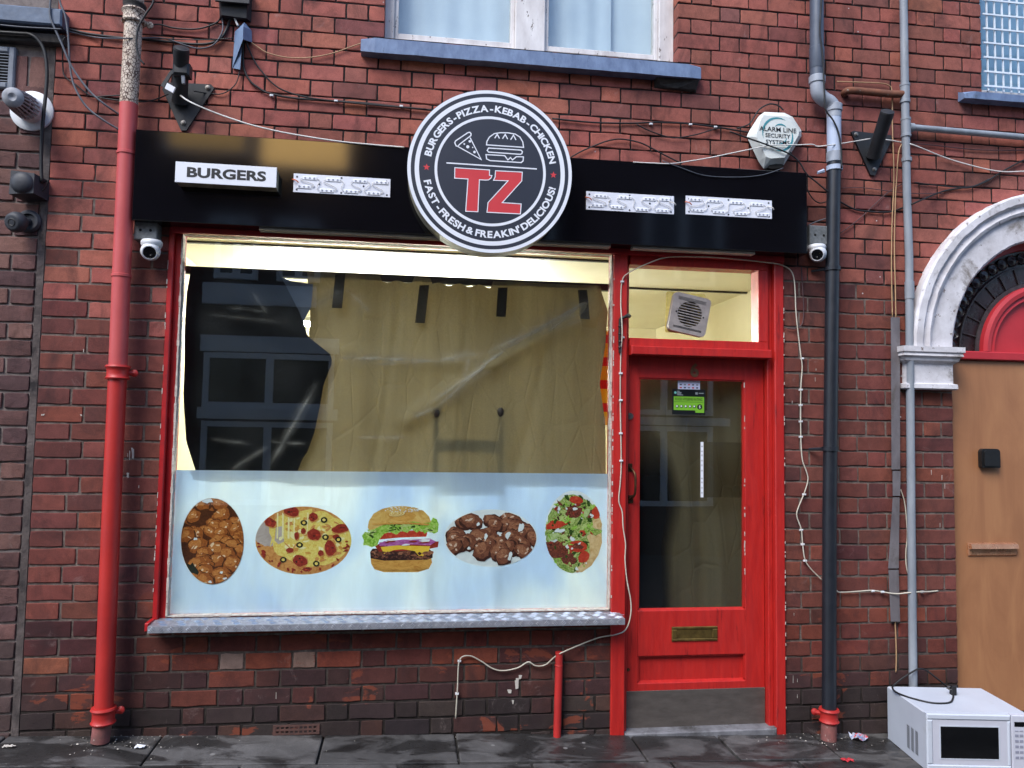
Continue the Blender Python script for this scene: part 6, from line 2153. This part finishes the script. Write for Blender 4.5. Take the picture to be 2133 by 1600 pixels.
for y in (320, 575):
    MB().lathe([(-.008, pr_ + .0005), (-.006, pr_ + .004), (.006, pr_ + .004), (.008, pr_ + .0005)], pipe_at(y), (0, 0, 1), 28).build('joint_ring', M_PIPESHEEN, RP, smooth=30)
pw = pipe_at(18)
MB().lathe([(-.03, pr_ + .003), (-.02, pr_ + .012), (.0, pr_ + .008), (.018, pr_ + .013), (.03, pr_ + .003)], pw, (.05, 0, 1), 22).build('sealing_tape', M_CEM, RP)

M_PVCB = pm('black_pvc', srgb(32, 36, 44), srgb(26, 29, 36), 10, .35, .5, bs=.1)
M_PVCD = pm('dark_grey_pvc', srgb(84, 92, 106), srgb(70, 78, 92), 10, .4, .55, bs=.1)
M_PVCG = pm('grey_pvc', srgb(158, 164, 174), srgb(138, 144, 154), 10, .4, .55, bs=.1, dirt=srgb(112, 112, 114), dirt_amt=.64)
M_PVCL = pm('pale_grey_pvc', srgb(178, 190, 210), srgb(164, 176, 198), 10, .4, .55, bs=.1)
BY = -.075
BP = thing('black_drainpipe', tuple(at(1727, 1548, BY)), 'plastic drainpipe with offset bend, pale grey above and black below, right of the shop', 'drainpipe')
rb_ = .0375
A = lambda x, y: at(x, y, BY)
def tb(pts, r, name, mat, sub=0, T=BP):
    P_ = crom(pts, sub) if sub else pts
    return MB().tube(P_, r, 26).build(name, mat, T, smooth=40)
tb([A(1701, -60), A(1701.5, 168)], rb_, 'upper_pipe', M_PVCD)
MB().lathe([(-.09, rb_ + .001), (-.085, rb_ + .003), (.03, rb_ + .003), (.034, rb_ + .0005)], A(1701.5, 112), (0, 0, 1), 26).build('socket', M_PVCD, BP, smooth=30)
tb([A(1702, 160), A(1702.5, 182), A(1706, 197), A(1718, 208), A(1727, 213), A(1734, 222), A(1737, 236), A(1737, 246)], rb_ * 1.04, 'offset_bend', M_PVCG, 5)
for y in (167, 222):
    x_ = 1702 if y < 200 else 1737
    yy = y if y < 200 else 226
    MB().lathe([(-.022, rb_ + .003), (-.018, rb_ + .007), (.018, rb_ + .007), (.022, rb_ + .003)], A(x_, yy), (0, 0, 1), 26).build('socket_ring', M_PVCG, BP, smooth=30)
tb([A(1737, 236), A(1737.5, 336)], rb_ * 1.01, 'pale_pipe', M_PVCL)
MB().lathe([(-.03, rb_ + .001), (-.028, rb_ + .004), (.028, rb_ + .004), (.03, rb_ + .001)], A(1737.5, 328), (0, 0, 1), 26).build('socket_ring', M_PVCG, BP, smooth=30)
tb([A(1737.5, 336.3), A(1736, 420), A(1734, 560), A(1731, 800), A(1728, 1066), A(1727, 1492)], rb_ * .98, 'lower_pipe', M_PVCB)
cl = MB()
cl.lathe([(-.014, rb_ + .001), (-.013, rb_ + .006), (.013, rb_ + .006), (.014, rb_ + .001)], A(1738, 351), (0, 0, 1), 26)
p0 = A(1716, 356); p1 = A(1703, 360)
cl.tube([p0, p1], [.012, .008], 6)
cl.build('white_clip', M_PVCL, BP)
for y, x_ in ((560, 1734), (935, 1729)):
    mb = MB().lathe([(-.012, rb_), (-.011, rb_ + .006), (.011, rb_ + .006), (.012, rb_)], A(x_, y), (0, 0, 1), 26)
    P_ = A(x_, y)
    mb.tube([P_ + Vector((-.03, .02, 0)), P_ + Vector((-.088, .065, -.004))], [.008, .006], 6)
    mb.build('pipe_clip', M_PVCB, BP)
tb([A(1727, 1492), A(1726, 1556)], rb_ * 1.08, 'foot', M_RUSTP)
c_ = A(1727, 1490)
collar(c_, rb_, M_PIPE, 'collar', .036, BP, (-.066, .03, .01))

CY_ = -.040
GC = thing('grey_conduit', tuple(at(1902, 1440, CY_)), 'slim grey metal conduit with tee joints running up the wall beside the arched doorway', 'conduit')
cr_ = .0215
M_COND = pm('grey_conduit_paint', srgb(146, 152, 160), srgb(122, 128, 136), 12, .5, .65, bs=.2, stretch=(1, 1, .3), dirt=srgb(104, 96, 90), dirt_amt=.63)
M_RUST = pm('rusty_pipe', srgb(134, 82, 58), srgb(92, 60, 46), 18, .75, bs=.5, bscale=50, bd=.003, chips=srgb(150, 140, 128), chip_amt=.6, chip_scale=16)
G = lambda x, y: at(x, y, CY_)
tb([G(1881, -60), G(1885, 195), G(1889, 400), G(1893.5, 533), G(1898, 1066), G(1903, 1520)], cr_, 'main_run', M_COND, T=GC)
for y, x_ in ((195, 1885), (266, 1887)):
    MB().lathe([(-.055, cr_ + .001), (-.055, cr_ + .006), (-.042, cr_ + .006), (-.040, cr_ + .004), (.040, cr_ + .004), (.042, cr_ + .006), (.055, cr_ + .006), (.055, cr_ + .001)], G(x_, y), (0, 0, 1), 22).build('tee_joint', M_COND, GC, smooth=30)
tb([G(1890, 265), G(1905, 266), G(2133, 286), G(2300, 300)], cr_ * .82, 'right_branch', M_COND, T=GC)
MB().lathe([(0, .025), (.026, .025), (.030, .02)], G(1893, 265.5), (1, 0, -.01), 18).build('union', M_COND, GC, smooth=30)
tb([G(1880, 196), G(1856, 196), G(1790, 190), G(1772, 189), at(1762, 191, -.03), at(1756, 199, .02)], cr_ * .95, 'rusty_branch', M_RUST, 4, T=GC)
MB().lathe([(-.012, cr_ + .001), (-.011, cr_ + .006), (.011, cr_ + .006), (.012, cr_ + .001)], G(1888.5, 333), (0, 0, 1), 20).build('clamp', M_COND, GC)
MB().lathe([(-.05, cr_ + .001), (-.049, cr_ + .004), (.049, cr_ + .004), (.05, cr_ + .001)], G(1894.5, 605), (0, 0, 1), 20).build('coupling', M_COND, GC)
SR = thing('red_stub_pipe', tuple(at(1161, 1540, -.03)), 'short red painted pipe rising from the pavement below the window sill', 'pipe')
tb([at(1165, 1358, -.03), at(1164, 1400, -.03), at(1160, 1545, -.03)], .0195, 'pipe', pm('chipped_red_pipe', srgb(190, 44, 40), srgb(168, 40, 38), 10, .45, .6, bs=.3, chips=srgb(196, 176, 168), chip_amt=.72, chip_scale=30), T=SR)
MB().lathe([(0, .0215), (.006, .021), (.008, 0)], at(1165, 1361, -.03), (0, 0, 1), 16).build('cap', M_PIPE, SR)
MB().lathe([(-.004, .0198), (0, .0215), (.004, .0198)], at(1164, 1386, -.03), (0, 0, 1), 16).build('ring', M_PIPE, SR)

# bent cable trunking
TK = thing('cable_trunking', tuple(at(1865, 1294, -.01)), 'buckled grey metal cable trunking strip left of the slim conduit', 'cable trunking')
M_TRUNK = pm('dull_galvanised', srgb(132, 126, 128), srgb(104, 98, 100), 14, .5, .7, metal=.3, bs=.3, stretch=(1, 1, .4), dirt=srgb(92, 84, 76))
for (t0, t1, y0, b0_, b1_, y1, yo) in ((1855.5, 1874.5, 661, 1857, 1875, 978, 0), (1859, 1876, 981, 1859.5, 1875, 1033, -.006), (1859.5, 1874, 1036, 1850, 1872, 1184, -.004), (1850.5, 1872, 1187, 1855.5, 1875, 1295, .0)):
    f0 = -.026 + yo
    P_ = [at(b0_, y1, f0), at(b1_, y1, f0), at(b1_, y1, -.002), at(b0_, y1, -.002), at(t0, y0, f0), at(t1, y0, f0), at(t1, y0, -.002), at(t0, y0, -.002)]
    MB().hexa(P_).build('strip', M_TRUNK, TK)

# ------------------------------------------------------------------ cables
M_CBLK = pm('black_cable', srgb(26, 25, 26), srgb(20, 19, 20), 20, .5, bs=0)
M_CGRY = pm('grey_cable', srgb(96, 100, 108), srgb(70, 74, 82), 20, .5, bs=0)
M_CWHT = pm('white_cable', srgb(206, 200, 184), srgb(184, 176, 158), 12, .5, bs=0)
M_CTAN = pm('tan_cable', srgb(186, 152, 112), srgb(160, 126, 92), 12, .5, bs=0)
M_CPUR = pm('purple_brown_wire', srgb(84, 58, 60), srgb(66, 46, 48), 12, .5, bs=0)
def cable(pts, r, mat, label, Y=-.012, sub=5, clips=(), ys=None, name='cable', cat='cable'):
    P_ = [at(p[0], p[1], (p[2] if len(p) > 2 else Y)) for p in pts]
    T = MB().tube(crom(P_, sub), r, 7).build(name, mat, smooth=True)
    tag(T, label, cat)
    for c_ in clips:
        q = at(c_[0], c_[1], c_[2] if len(c_) > 2 else Y)
        MB().box(q.x - .009, q.x + .009, q.y - r - .004, q.y + .006, q.z - .005, q.z + .005, .002).build('cable_clip', M_CAMW, T)
    return T
cable([(133, 58), (180, 70), (250, 79), (300, 82), (360, 88), (400, 92), (435, 91), (462, 78), (478, 45), (481, 20, -.04)], .0068, M_CBLK, 'thick black cable sagging across the top left to the junction box')
cable([(133, 63), (200, 78), (262, 80, -.135), (320, 79), (350, 82), (385, 94), (415, 101), (445, 93), (463, 66), (463, 40), (461, 22, -.04)], .0034, M_CGRY, 'thin pale grey cable looping under the thick black cable', -.018)
cable([(300, 55), (330, 51), (360, 58), (400, 61), (430, 56), (455, 44), (462, 24, -.04)], .0042, M_CBLK, 'black cable curving up into the junction box from the drainpipe')
cable([(330, 80), (400, 83), (450, 82), (486, 79)], .0026, M_CBLK, 'thin straight black wire running into the grey hood', -.02)
cable([(108, -20), (104, 14), (107, 42), (128, 90), (150, 140), (185, 188), (215, 215), (255, 243, -.05)], .0052, M_CGRY, 'grey twin cable, left strand, dropping from the roof to the red drainpipe', -.085)
cable([(120, -20), (126, 8), (136, 34), (142, 75), (146, 140), (156, 182), (180, 222), (215, 250), (255, 274, -.05)], .0050, M_CGRY, 'grey cable dropping lower from the roof to the red drainpipe', -.07)
cable([(136, 78, -.05), (131, 90, -.05), (131, 140), (136, 160), (160, 178), (190, 200), (225, 200), (262, 198, -.03)], .0036, M_CBLK, 'black cable kinked beside the joint of the two buildings')
cable([(195, 200), (215, 205), (255, 210), (300, 212), (330, 205), (350, 196, -.05)], .0034, M_CBLK, 'black cable passing behind the drainpipe to the left bracket')
cable([(-20, 66), (40, 70), (62, 72), (80, 84), (93, 108), (98, 150), (95, 200), (89, 260), (86, 330), (87, 380)], .0085, M_CBLK, 'heavy black cable hanging down the brown brick wall past the flue', -.055)
cable([(-20, 50), (40, 56), (90, 59), (128, 61)], .0036, M_CGRY, 'thin grey cable along the ledge at the top left corner', -.09)
cable([(88, 382), (100, 376), (98, 384), (90, 396), (78, 402)], .0042, M_CBLK, 'short black cable tail at the dark wall box', -.04)
cable([(322, -20), (318, 8), (303, 30), (288, 58), (284, 92), (290, 120), (301, 134)], .0050, M_CBLK, 'black cable draped over the crazed top of the red drainpipe', -.135)
cable([(372, 196, -.06), (395, 212), (440, 232), (490, 250), (533, 263), (600, 278), (700, 294), (780, 302), (842, 307)], .0040, M_WIRE_W, 'white wire stretched from the left bracket along the sign board top', -.125)
cable([(505, 86, -.03), (506, 120), (509, 146), (522, 170), (540, 184), (556, 193), (600, 203), (666, 209), (746, 214), (833, 223), (905, 230)], .0056, M_CBLK, 'black cable bundle clipped across the bricks left of the round sign', clips=((566, 200), (700, 211), (836, 222)))
cable([(512, 86, -.03), (520, 106), (533, 132), (548, 152), (566, 172), (592, 189), (640, 203), (700, 211), (780, 219), (890, 228)], .0042, M_CBLK, 'black cable swinging right from the grey hood to the clipped bundle', -.016)
cable([(524, 89), (540, 100), (557, 110), (592, 119), (630, 121), (666, 117), (700, 109), (730, 98), (764, 86)], .0030, M_CTAN, 'tan wire sagging from the grey hood to the upstairs sill')
cable([(499, 146), (496, 162), (490, 176), (476, 189), (458, 196), (430, 194), (404, 190, -.05)], .0030, M_CBLK, 'thin black wire looping from the hood to the left bracket')
cable([(472, 23, -.05), (480, 26), (487, 34), (492, 46), (496, 54)], .0055, M_WIRE_W, 'short white cable between junction box and grey hood', -.03)
cable([(1150, 247), (1233, 255), (1313, 257), (1366, 255), (1436, 258), (1500, 266), (1535, 272), (1562, 276)], .0048, M_CBLK, 'black cable along the bricks from round sign to alarm box', clips=((1356, 259), (1438, 260), (1490, 265)))
cable([(1326, 259), (1352, 272), (1386, 284), (1412, 287), (1452, 280), (1485, 270), (1500, 267)], .0036, M_CBLK, 'black cable drooping below the cable to the alarm box', -.018)
cable([(1189, 328), (1212, 315), (1240, 303), (1268, 293), (1296, 290), (1332, 297), (1356, 308), (1384, 323), (1420, 341)], .0040, M_CBLK, 'black cable arching over the sign board right of the round sign', -.016)
cable([(1319, 338, -.124), (1360, 340, -.124), (1399, 341, -.124), (1442, 335), (1482, 328), (1530, 318), (1559, 312), (1604, 303), (1640, 302), (1667, 302), (1692, 301), (1703, 305), (1724, 303, -.12), (1760, 298), (1813, 289)], .0032, M_WIRE_W, 'white wire crossing the alarm box to the right bracket', -.095)
cable([(1845, 291, -.03), (1880, 297), (1905, 303, -.065), (1967, 328), (2020, 344), (2067, 355), (2100, 358), (2150, 356)], .0036, M_WIRE_W, 'white wire sloping down right from the right bracket', -.02)
cable([(1900, 299), (1950, 303), (2000, 309), (2060, 313), (2150, 313)], .0030, M_CPUR, 'thin brown wire running level at right above the sloping white wire', -.012)
cable([(1520, 274), (1550, 285), (1604, 304), (1645, 321), (1665, 338), (1680, 362), (1700, 379), (1725, 400)], .0044, M_CBLK, 'black cable slanting across the alarm box down past the sign board end', -.098)
cable([(1748, 419), (1775, 434), (1800, 440), (1850, 442), (1883, 432), (1907, 422, -.066), (1960, 400), (2000, 392), (2023, 390), (2055, 378), (2080, 362), (2110, 345), (2150, 325)], .0050, M_CBLK, 'black cable dipping behind the conduit and rising to the right edge')
cable([(1905, 380), (1950, 386), (2000, 390), (2030, 387), (2060, 373)], .0036, M_CBLK, 'black cable joining the rising cable above the arch')
cable([(1535, 268), (1560, 259), (1570, 245), (1582, 228), (1602, 217), (1621, 220), (1632, 230)], .0044, M_CBLK, 'black cable looped over the top of the alarm box', -.020)
cable([(1380, 335), (1420, 350), (1470, 366), (1540, 369), (1590, 364), (1632, 350)], .0022, M_CGRY, 'fine grey wire sagging across the right of the sign board', -.127)
cable([(1712, -20), (1710, 20), (1708, 67), (1714, 120), (1717, 187), (1720, 228), (1735, 250), (1746, 275), (1752, 310), (1753, 350)], .0046, M_CBLK, 'black cable running down the front of the plastic drainpipe', -.120)
cable([(1743, 170), (1800, 172), (1838, 174), (1852, 179), (1858, 192), (1859, 267), (1862, 367), (1858, 470), (1857, 560), (1859, 664)], .0034, M_CTAN, 'tan cable dropping left of the conduit into the trunking', -.016)
cable([(1880, 298), (1873, 312), (1870, 335), (1868, 367), (1865, 417), (1863, 517), (1865, 600), (1866, 664)], .0034, M_CTAN, 'second tan cable from the conduit into the trunking', -.020)
cable([(1750, 486), (1775, 468), (1800, 447), (1847, 403), (1883, 381)], .0028, M_CPUR, 'thin brown wire rising diagonally between the right pipes')
cable([(1752, 392), (1780, 391), (1807, 392), (1850, 398), (1900, 403), (1965, 403)], .0024, M_CPUR, 'thin brown wire running level between the right pipes')
cable([(1680, 385), (1684, 400), (1695, 416), (1708, 423), (1722, 420)], .0036, M_CBLK, 'black cable loop at the right end of the sign board', -.03)
cable([(1683, 470), (1700, 462), (1722, 455)], .0036, M_CGRY, 'short grey cable above the right camera block', -.03)
FY_ = -.018
cable([(1712, 1208), (1690, 1186), (1677, 1166), (1672, 1134), (1669, 1103), (1660, 1076), (1662, 1060), (1675, 1028), (1683, 1000), (1679, 980), (1671, 956), (1668, 906), (1668, 812), (1671, 766), (1668, 740), (1662, 690), (1658, 650), (1655, 590), (1648, 565), (1630, 553), (1599, 547, -.03), (1509, 538, -.04), (1440, 535, -.04), (1391, 536, -.035), (1359, 545, -.03), (1312, 567, -.03), (1296, 585), (1293, 633), (1295, 666, -.035), (1296, 700, -.035), (1293, 740), (1292, 833), (1294, 960), (1292, 1005), (1289, 1044), (1296, 1066), (1298, 1099), (1303, 1133), (1302, 1166), (1306, 1209), (1314, 1253), (1313, 1285), (1303, 1312), (1283, 1322), (1253, 1327), (1226, 1336), (1176, 1357, -.055), (1156, 1368, -.03), (1136, 1385), (1116, 1387), (1100, 1379), (1079, 1391), (1050, 1397), (1027, 1393), (1000, 1376), (977, 1366), (957, 1376), (953, 1433), (949, 1497)], .0034, M_CWHT, 'long white cable framing the shop door and trailing across the bricks below the window', FY_, 5,
      clips=((1296, 587, FY_), (1297, 703, FY_), (1293, 778, FY_), (1293, 834, FY_), (1293, 903, FY_), (1294, 960, FY_), (957, 1377, -.014), (952, 1445, -.014), (1671, 747, -.014), (1668, 812, -.014), (1668, 844, -.014), (1668, 878, -.014), (1668, 910, -.014), (1675, 1030, -.014), (1669, 1104, -.014), (1672, 1134, -.014), (1677, 1168, -.014)))
cable([(1743, 1230), (1750, 1234), (1787, 1232), (1817, 1230), (1837, 1233), (1867, 1237, -.036), (1890, 1235, -.05), (1915, 1233, -.05), (1930, 1233), (1954, 1231, .0)], .0036, M_CWHT, 'white cable running level between the black drainpipe and the boarded door', -.016, clips=((1818, 1231), (1838, 1233), (1921, 1233)))
cable([(1876, 1020), (1884, 1045), (1888, 1080), (1890, 1116), (1887, 1150), (1888, 1180), (1895, 1206)], .0032, M_CWHT, 'white cable hanging out of the buckled trunking beside the conduit')
cable([(1864, 1290), (1866, 1330), (1867, 1370), (1866, 1401)], .0036, M_CTAN, 'tan cable end hanging below the trunking')
cable([(1669, 556), (1673, 620), (1674, 655), (1670, 676), (1656, 685), (1640, 684)], .0030, M_CPUR, 'thin dark wire hooked on the bricks right of the door frame')

# ------------------------------------------------------------------ microwave oven on the pavement
MW = empty('microwave_oven', (2.548, -.466, ground(2.8, -.3) + .002))
tag(MW, 'white microwave oven dumped on the pavement at the lower right', 'microwave')
def mwp(mb, name, mat, parent=None, smooth=False):
    o = mb.build(name, mat, None, smooth)
    o.parent = parent or MW
    return o
mh = .222 - MW.location.z
mw_, md = .505, .405
M_MWW = pm('microwave_white', srgb(196, 202, 212), srgb(188, 194, 205), 5, .35, .5, bs=0, dirt=srgb(178, 182, 188), dirt_amt=.6, chips=srgb(120, 120, 122), chip_amt=.76, chip_scale=45)
M_MWG = pm('microwave_grey', srgb(196, 197, 208), srgb(188, 189, 200), 5, .4, bs=0)
M_MWB = pm('microwave_window', srgb(10, 11, 13), srgb(8, 9, 11), 30, .12, .18, bs=0)
b_ = MB()
r_ = .006
b_.hexa([(0, .028, .012), (mw_, .028, .012), (mw_, md, .012), (0, md, .012), (0, .028, mh - r_), (mw_, .028, mh - r_), (mw_, md, mh - r_), (0, md, mh - r_)])
b_.hexa([(0, .028, mh - r_), (mw_, .028, mh - r_), (mw_, md, mh - r_), (0, md, mh - r_), (r_, .030, mh), (mw_ - r_, .030, mh), (mw_ - r_, md - r_, mh), (r_, md - r_, mh)])
BODY = mwp(b_, 'body', M_MWW)
dw = .408
dr = MB()
dr.box(.0, dw, .0, .0275, .012, .045, .006); dr.box(.0, dw, .0, .0275, mh - .030, mh - .001, .006)
dr.box(.0, .030, .0, .0274, .045, mh - .030, .006); dr.box(dw - .018, dw, .0, .0274, .045, mh - .030, .006)
DR = mwp(dr, 'door', M_MWW)
mwp(MB().box(.030, dw - .018, .004, .026, .045, mh - .030), 'door_panel', M_MWG, DR)
mwp(MB().box(.068, dw - .060, .0030, .0039, .075, mh - .062), 'window', M_MWB, DR)
fr2 = MB()
for (x0, x1, z0, z1) in ((.062, .0675, .069, mh - .056), (dw - .0595, dw - .054, .069, mh - .056), (.0675, dw - .0595, .069, .0745), (.0675, dw - .0595, mh - .0615, mh - .056)):
    fr2.box(x0, x1, .0022, .0039, z0, z1)
mwp(fr2, 'window_rim', M_MWW, DR)
CP = mwp(MB().box(dw + .003, mw_, .001, .0275, .012, mh - .001, .004), 'control_panel', M_MWG)
mwp(MB().box(dw + .016, mw_ - .012, .0002, .0009, mh - .055, mh - .032), 'display', M_MWB, CP)
M_BTN = pm('microwave_button', srgb(146, 148, 164), srgb(134, 136, 152), 5, .4, bs=0)
for r in range(6):
    for c2_ in range(3):
        x_ = dw + .018 + c2_ * .022; z_ = mh - .078 - r * .026
        if r == 5 and c2_ == 2: continue
        mwp(MB().box(x_, x_ + .017, -.0005, .0009, z_, z_ + (.005 if r in (0,) else .013), .0006), 'button', M_BTN, CP)
for c2_ in range(3):
    for r in range(11):
        y_ = .085 + c2_ * .042
        z_ = .050 + r * .0105
        mwp(MB().add([(-.0006, y_, z_), (-.0006, y_ + .028, z_ + .002), (-.0006, y_ + .028, z_ + .0078), (-.0006, y_, z_ + .0058)], [(0, 3, 2, 1)]), 'vent_slot', M_HOLE, BODY)
ft = MB()
for x_, y_ in ((.04, .06), (mw_ - .04, .06), (.04, md - .05), (mw_ - .04, md - .05)):
    mwp(MB().lathe([(0, .012), (.0125, .014)], (x_, y_, 0), (0, 0, 1), 12), 'foot', M_DARK)
MW.rotation_euler = (0, 0, R(-8.5))
bpy.context.view_layer.update()
inv = MW.matrix_basis.inverted()
ztop = .222 + .0045
fwd = [inv @ atz(x_, y_, ztop) for x_, y_ in ((1859, 1432), (1864, 1440), (1880, 1448), (1905, 1456), (1940, 1464), (1968, 1465), (1981, 1462), (1985, 1455), (1986, 1448))]
bx_ = [inv @ at(x_, y_, -.075) for x_, y_ in ((1975, 1432), (1950, 1412), (1930, 1397), (1915, 1393), (1900, 1400), (1878, 1414), (1862, 1427))]
CD = mwp(MB().tube(crom(bx_ + fwd, 5), .0046, 8), 'power_cord', M_CBLK, smooth=True)
p_ = inv @ atz(1986, 1446, .226)
PG = mwp(MB().box(p_.x - .012, p_.x + .012, p_.y - .014, p_.y + .016, .222 - MW.location.z + .001, .222 - MW.location.z + .050, .004), 'plug', M_CBLK)
for dz_, dy_ in ((.030, -.006), (.030, .010), (.043, .002)):
    zb2 = .222 - MW.location.z + dz_
    mwp(MB().box(p_.x - .030, p_.x - .0125, p_.y + dy_ - .003, p_.y + dy_ + .003, zb2 - .002, zb2 + .002), 'pin', M_CHROME, PG)

# ------------------------------------------------------------------ litter
M_PKT = pm('litter_foil', srgb(206, 208, 214), srgb(70, 96, 150), 26, .3, bs=.3, chips=srgb(190, 50, 44), chip_amt=.56, chip_scale=24)
def scrap(px, py, w, h, label, mat, name, cat, bump_=.012):
    c_ = atz(px, py, ground(at(px, py).x, -.1) + .004)
    g0 = ground(c_.x, c_.y) + .004
    mb = MB()
    n1, n2 = 7, 5
    vs, fs = [], []
    for i in range(n1):
        for j in range(n2):
            vs.append((c_.x + (i / (n1 - 1) - .5) * w + jrand(-.004, .004), c_.y + (j / (n2 - 1) - .5) * h + jrand(-.004, .004), g0 + jrand(.001, bump_)))
    for i in range(n1 - 1):
        for j in range(n2 - 1):
            a = i * n2 + j
            fs.append((a, a + n2, a + n2 + 1, a + 1))
    tag(mb.add(vs, fs).build(name, mat, loc=(c_.x, c_.y, g0)), label, cat)
scrap(1790, 1541, .085, .07, 'crumpled silver and blue snack packet on the pavement beside the drainpipe', M_PKT, 'snack_packet', 'litter', .03)
scrap(1764, 1587, .06, .03, 'small red paper scrap on the pavement near the microwave', M_RED2, 'paper_scrap', 'litter')
scrap(292, 1557, .045, .03, 'small white paper scrap on the pavement by the red drainpipe', M_SIGNW, 'paper_scrap', 'litter')
scrap(18, 1556, .05, .02, 'flattened pale cigarette paper on the pavement at the far left', M_PALE, 'paper_scrap', 'litter')
fk = MB()
for i in range(240):
    u_ = random.random()
    if u_ < .45: x_, y_ = random.gauss(-1.25, .16), -abs(random.gauss(.03, .1))
    elif u_ < .8: x_, y_ = random.gauss(2.15, .16), -abs(random.gauss(.02, .1))
    else: x_, y_ = jrand(-2, 3.2), -jrand(.0, .35)
    s_ = jrand(.001, .0042) * (1.8 if random.random() < .08 else 1)
    z_ = ground(x_, y_) + .004
    a = jrand(0, 6.28)
    q_ = [(x_ + s_ * math.cos(a + t_) * jrand(.6, 1.2), y_ + s_ * math.sin(a + t_) * jrand(.6, 1.2), z_ + jrand(0, .003)) for t_ in (0, 1.6, 3.1, 4.7)]
    fk.add(q_ + [(x_, y_, z_ + s_ * .6)], [(0, 1, 4), (1, 2, 4), (2, 3, 4), (3, 0, 4)])
fo = fk.build('paint_flakes', M_PALE)
fo['kind'] = 'stuff'
tag(fo, 'white paint flakes and grit scattered along the foot of the wall', 'debris')

# white paint runs and splashes on the brick faces
ps = MB()
for x_, y_, l_, w_ in ((276, 945, 26, .006), (270, 950, 22, .004), (266, 948, 12, .003), (265, 990, 12, .006), (289, 1014, 8, .003), (90, 864, 4, .007), (169, 865, 4, .007), (174, 730, 8, .003), (1654, 1280, 10, .003), (1652, 1415, 20, .003), (1661, 1418, 10, .0025), (1661, 1450, 10, .0025), (1940, 985, 14, .004), (1962, 995, 16, .004), (1968, 1012, 14, .004), (1958, 1095, 12, .003), (1698, 790, 14, .003), (1650, 838, 8, .003), (1700, 770, 6, .004), (575, 1450, 18, .0025), (1078, 1425, 26, .02), (1060, 1440, 10, .016), (1083, 1410, 10, .012), (1068, 1462, 10, .008)):
    for q in range(3 if w_ > .005 else 1):
        A_ = at(x_ + jrand(-3, 3) * (q > 0), y_ - l_ * jrand(.6, 1) / 2, -.0035); B_ = at(x_ + jrand(-3, 3) * (q > 0), y_ + l_ * jrand(.6, 1) / 2, -.0035)
        ps.add([(A_.x - w_ * jrand(.2, .6), -.0035 - q * .0002, A_.z), (A_.x + w_ * jrand(.2, .6), -.0035 - q * .0002, A_.z), (B_.x + w_ * jrand(.1, .6), -.0035 - q * .0002, B_.z), (B_.x - w_ * jrand(.1, .6), -.0035 - q * .0002, B_.z)], [(3, 2, 1, 0)])
PS = ps.build('paint_splashes', M_PALE, WALL)
PS['kind'] = 'stuff'
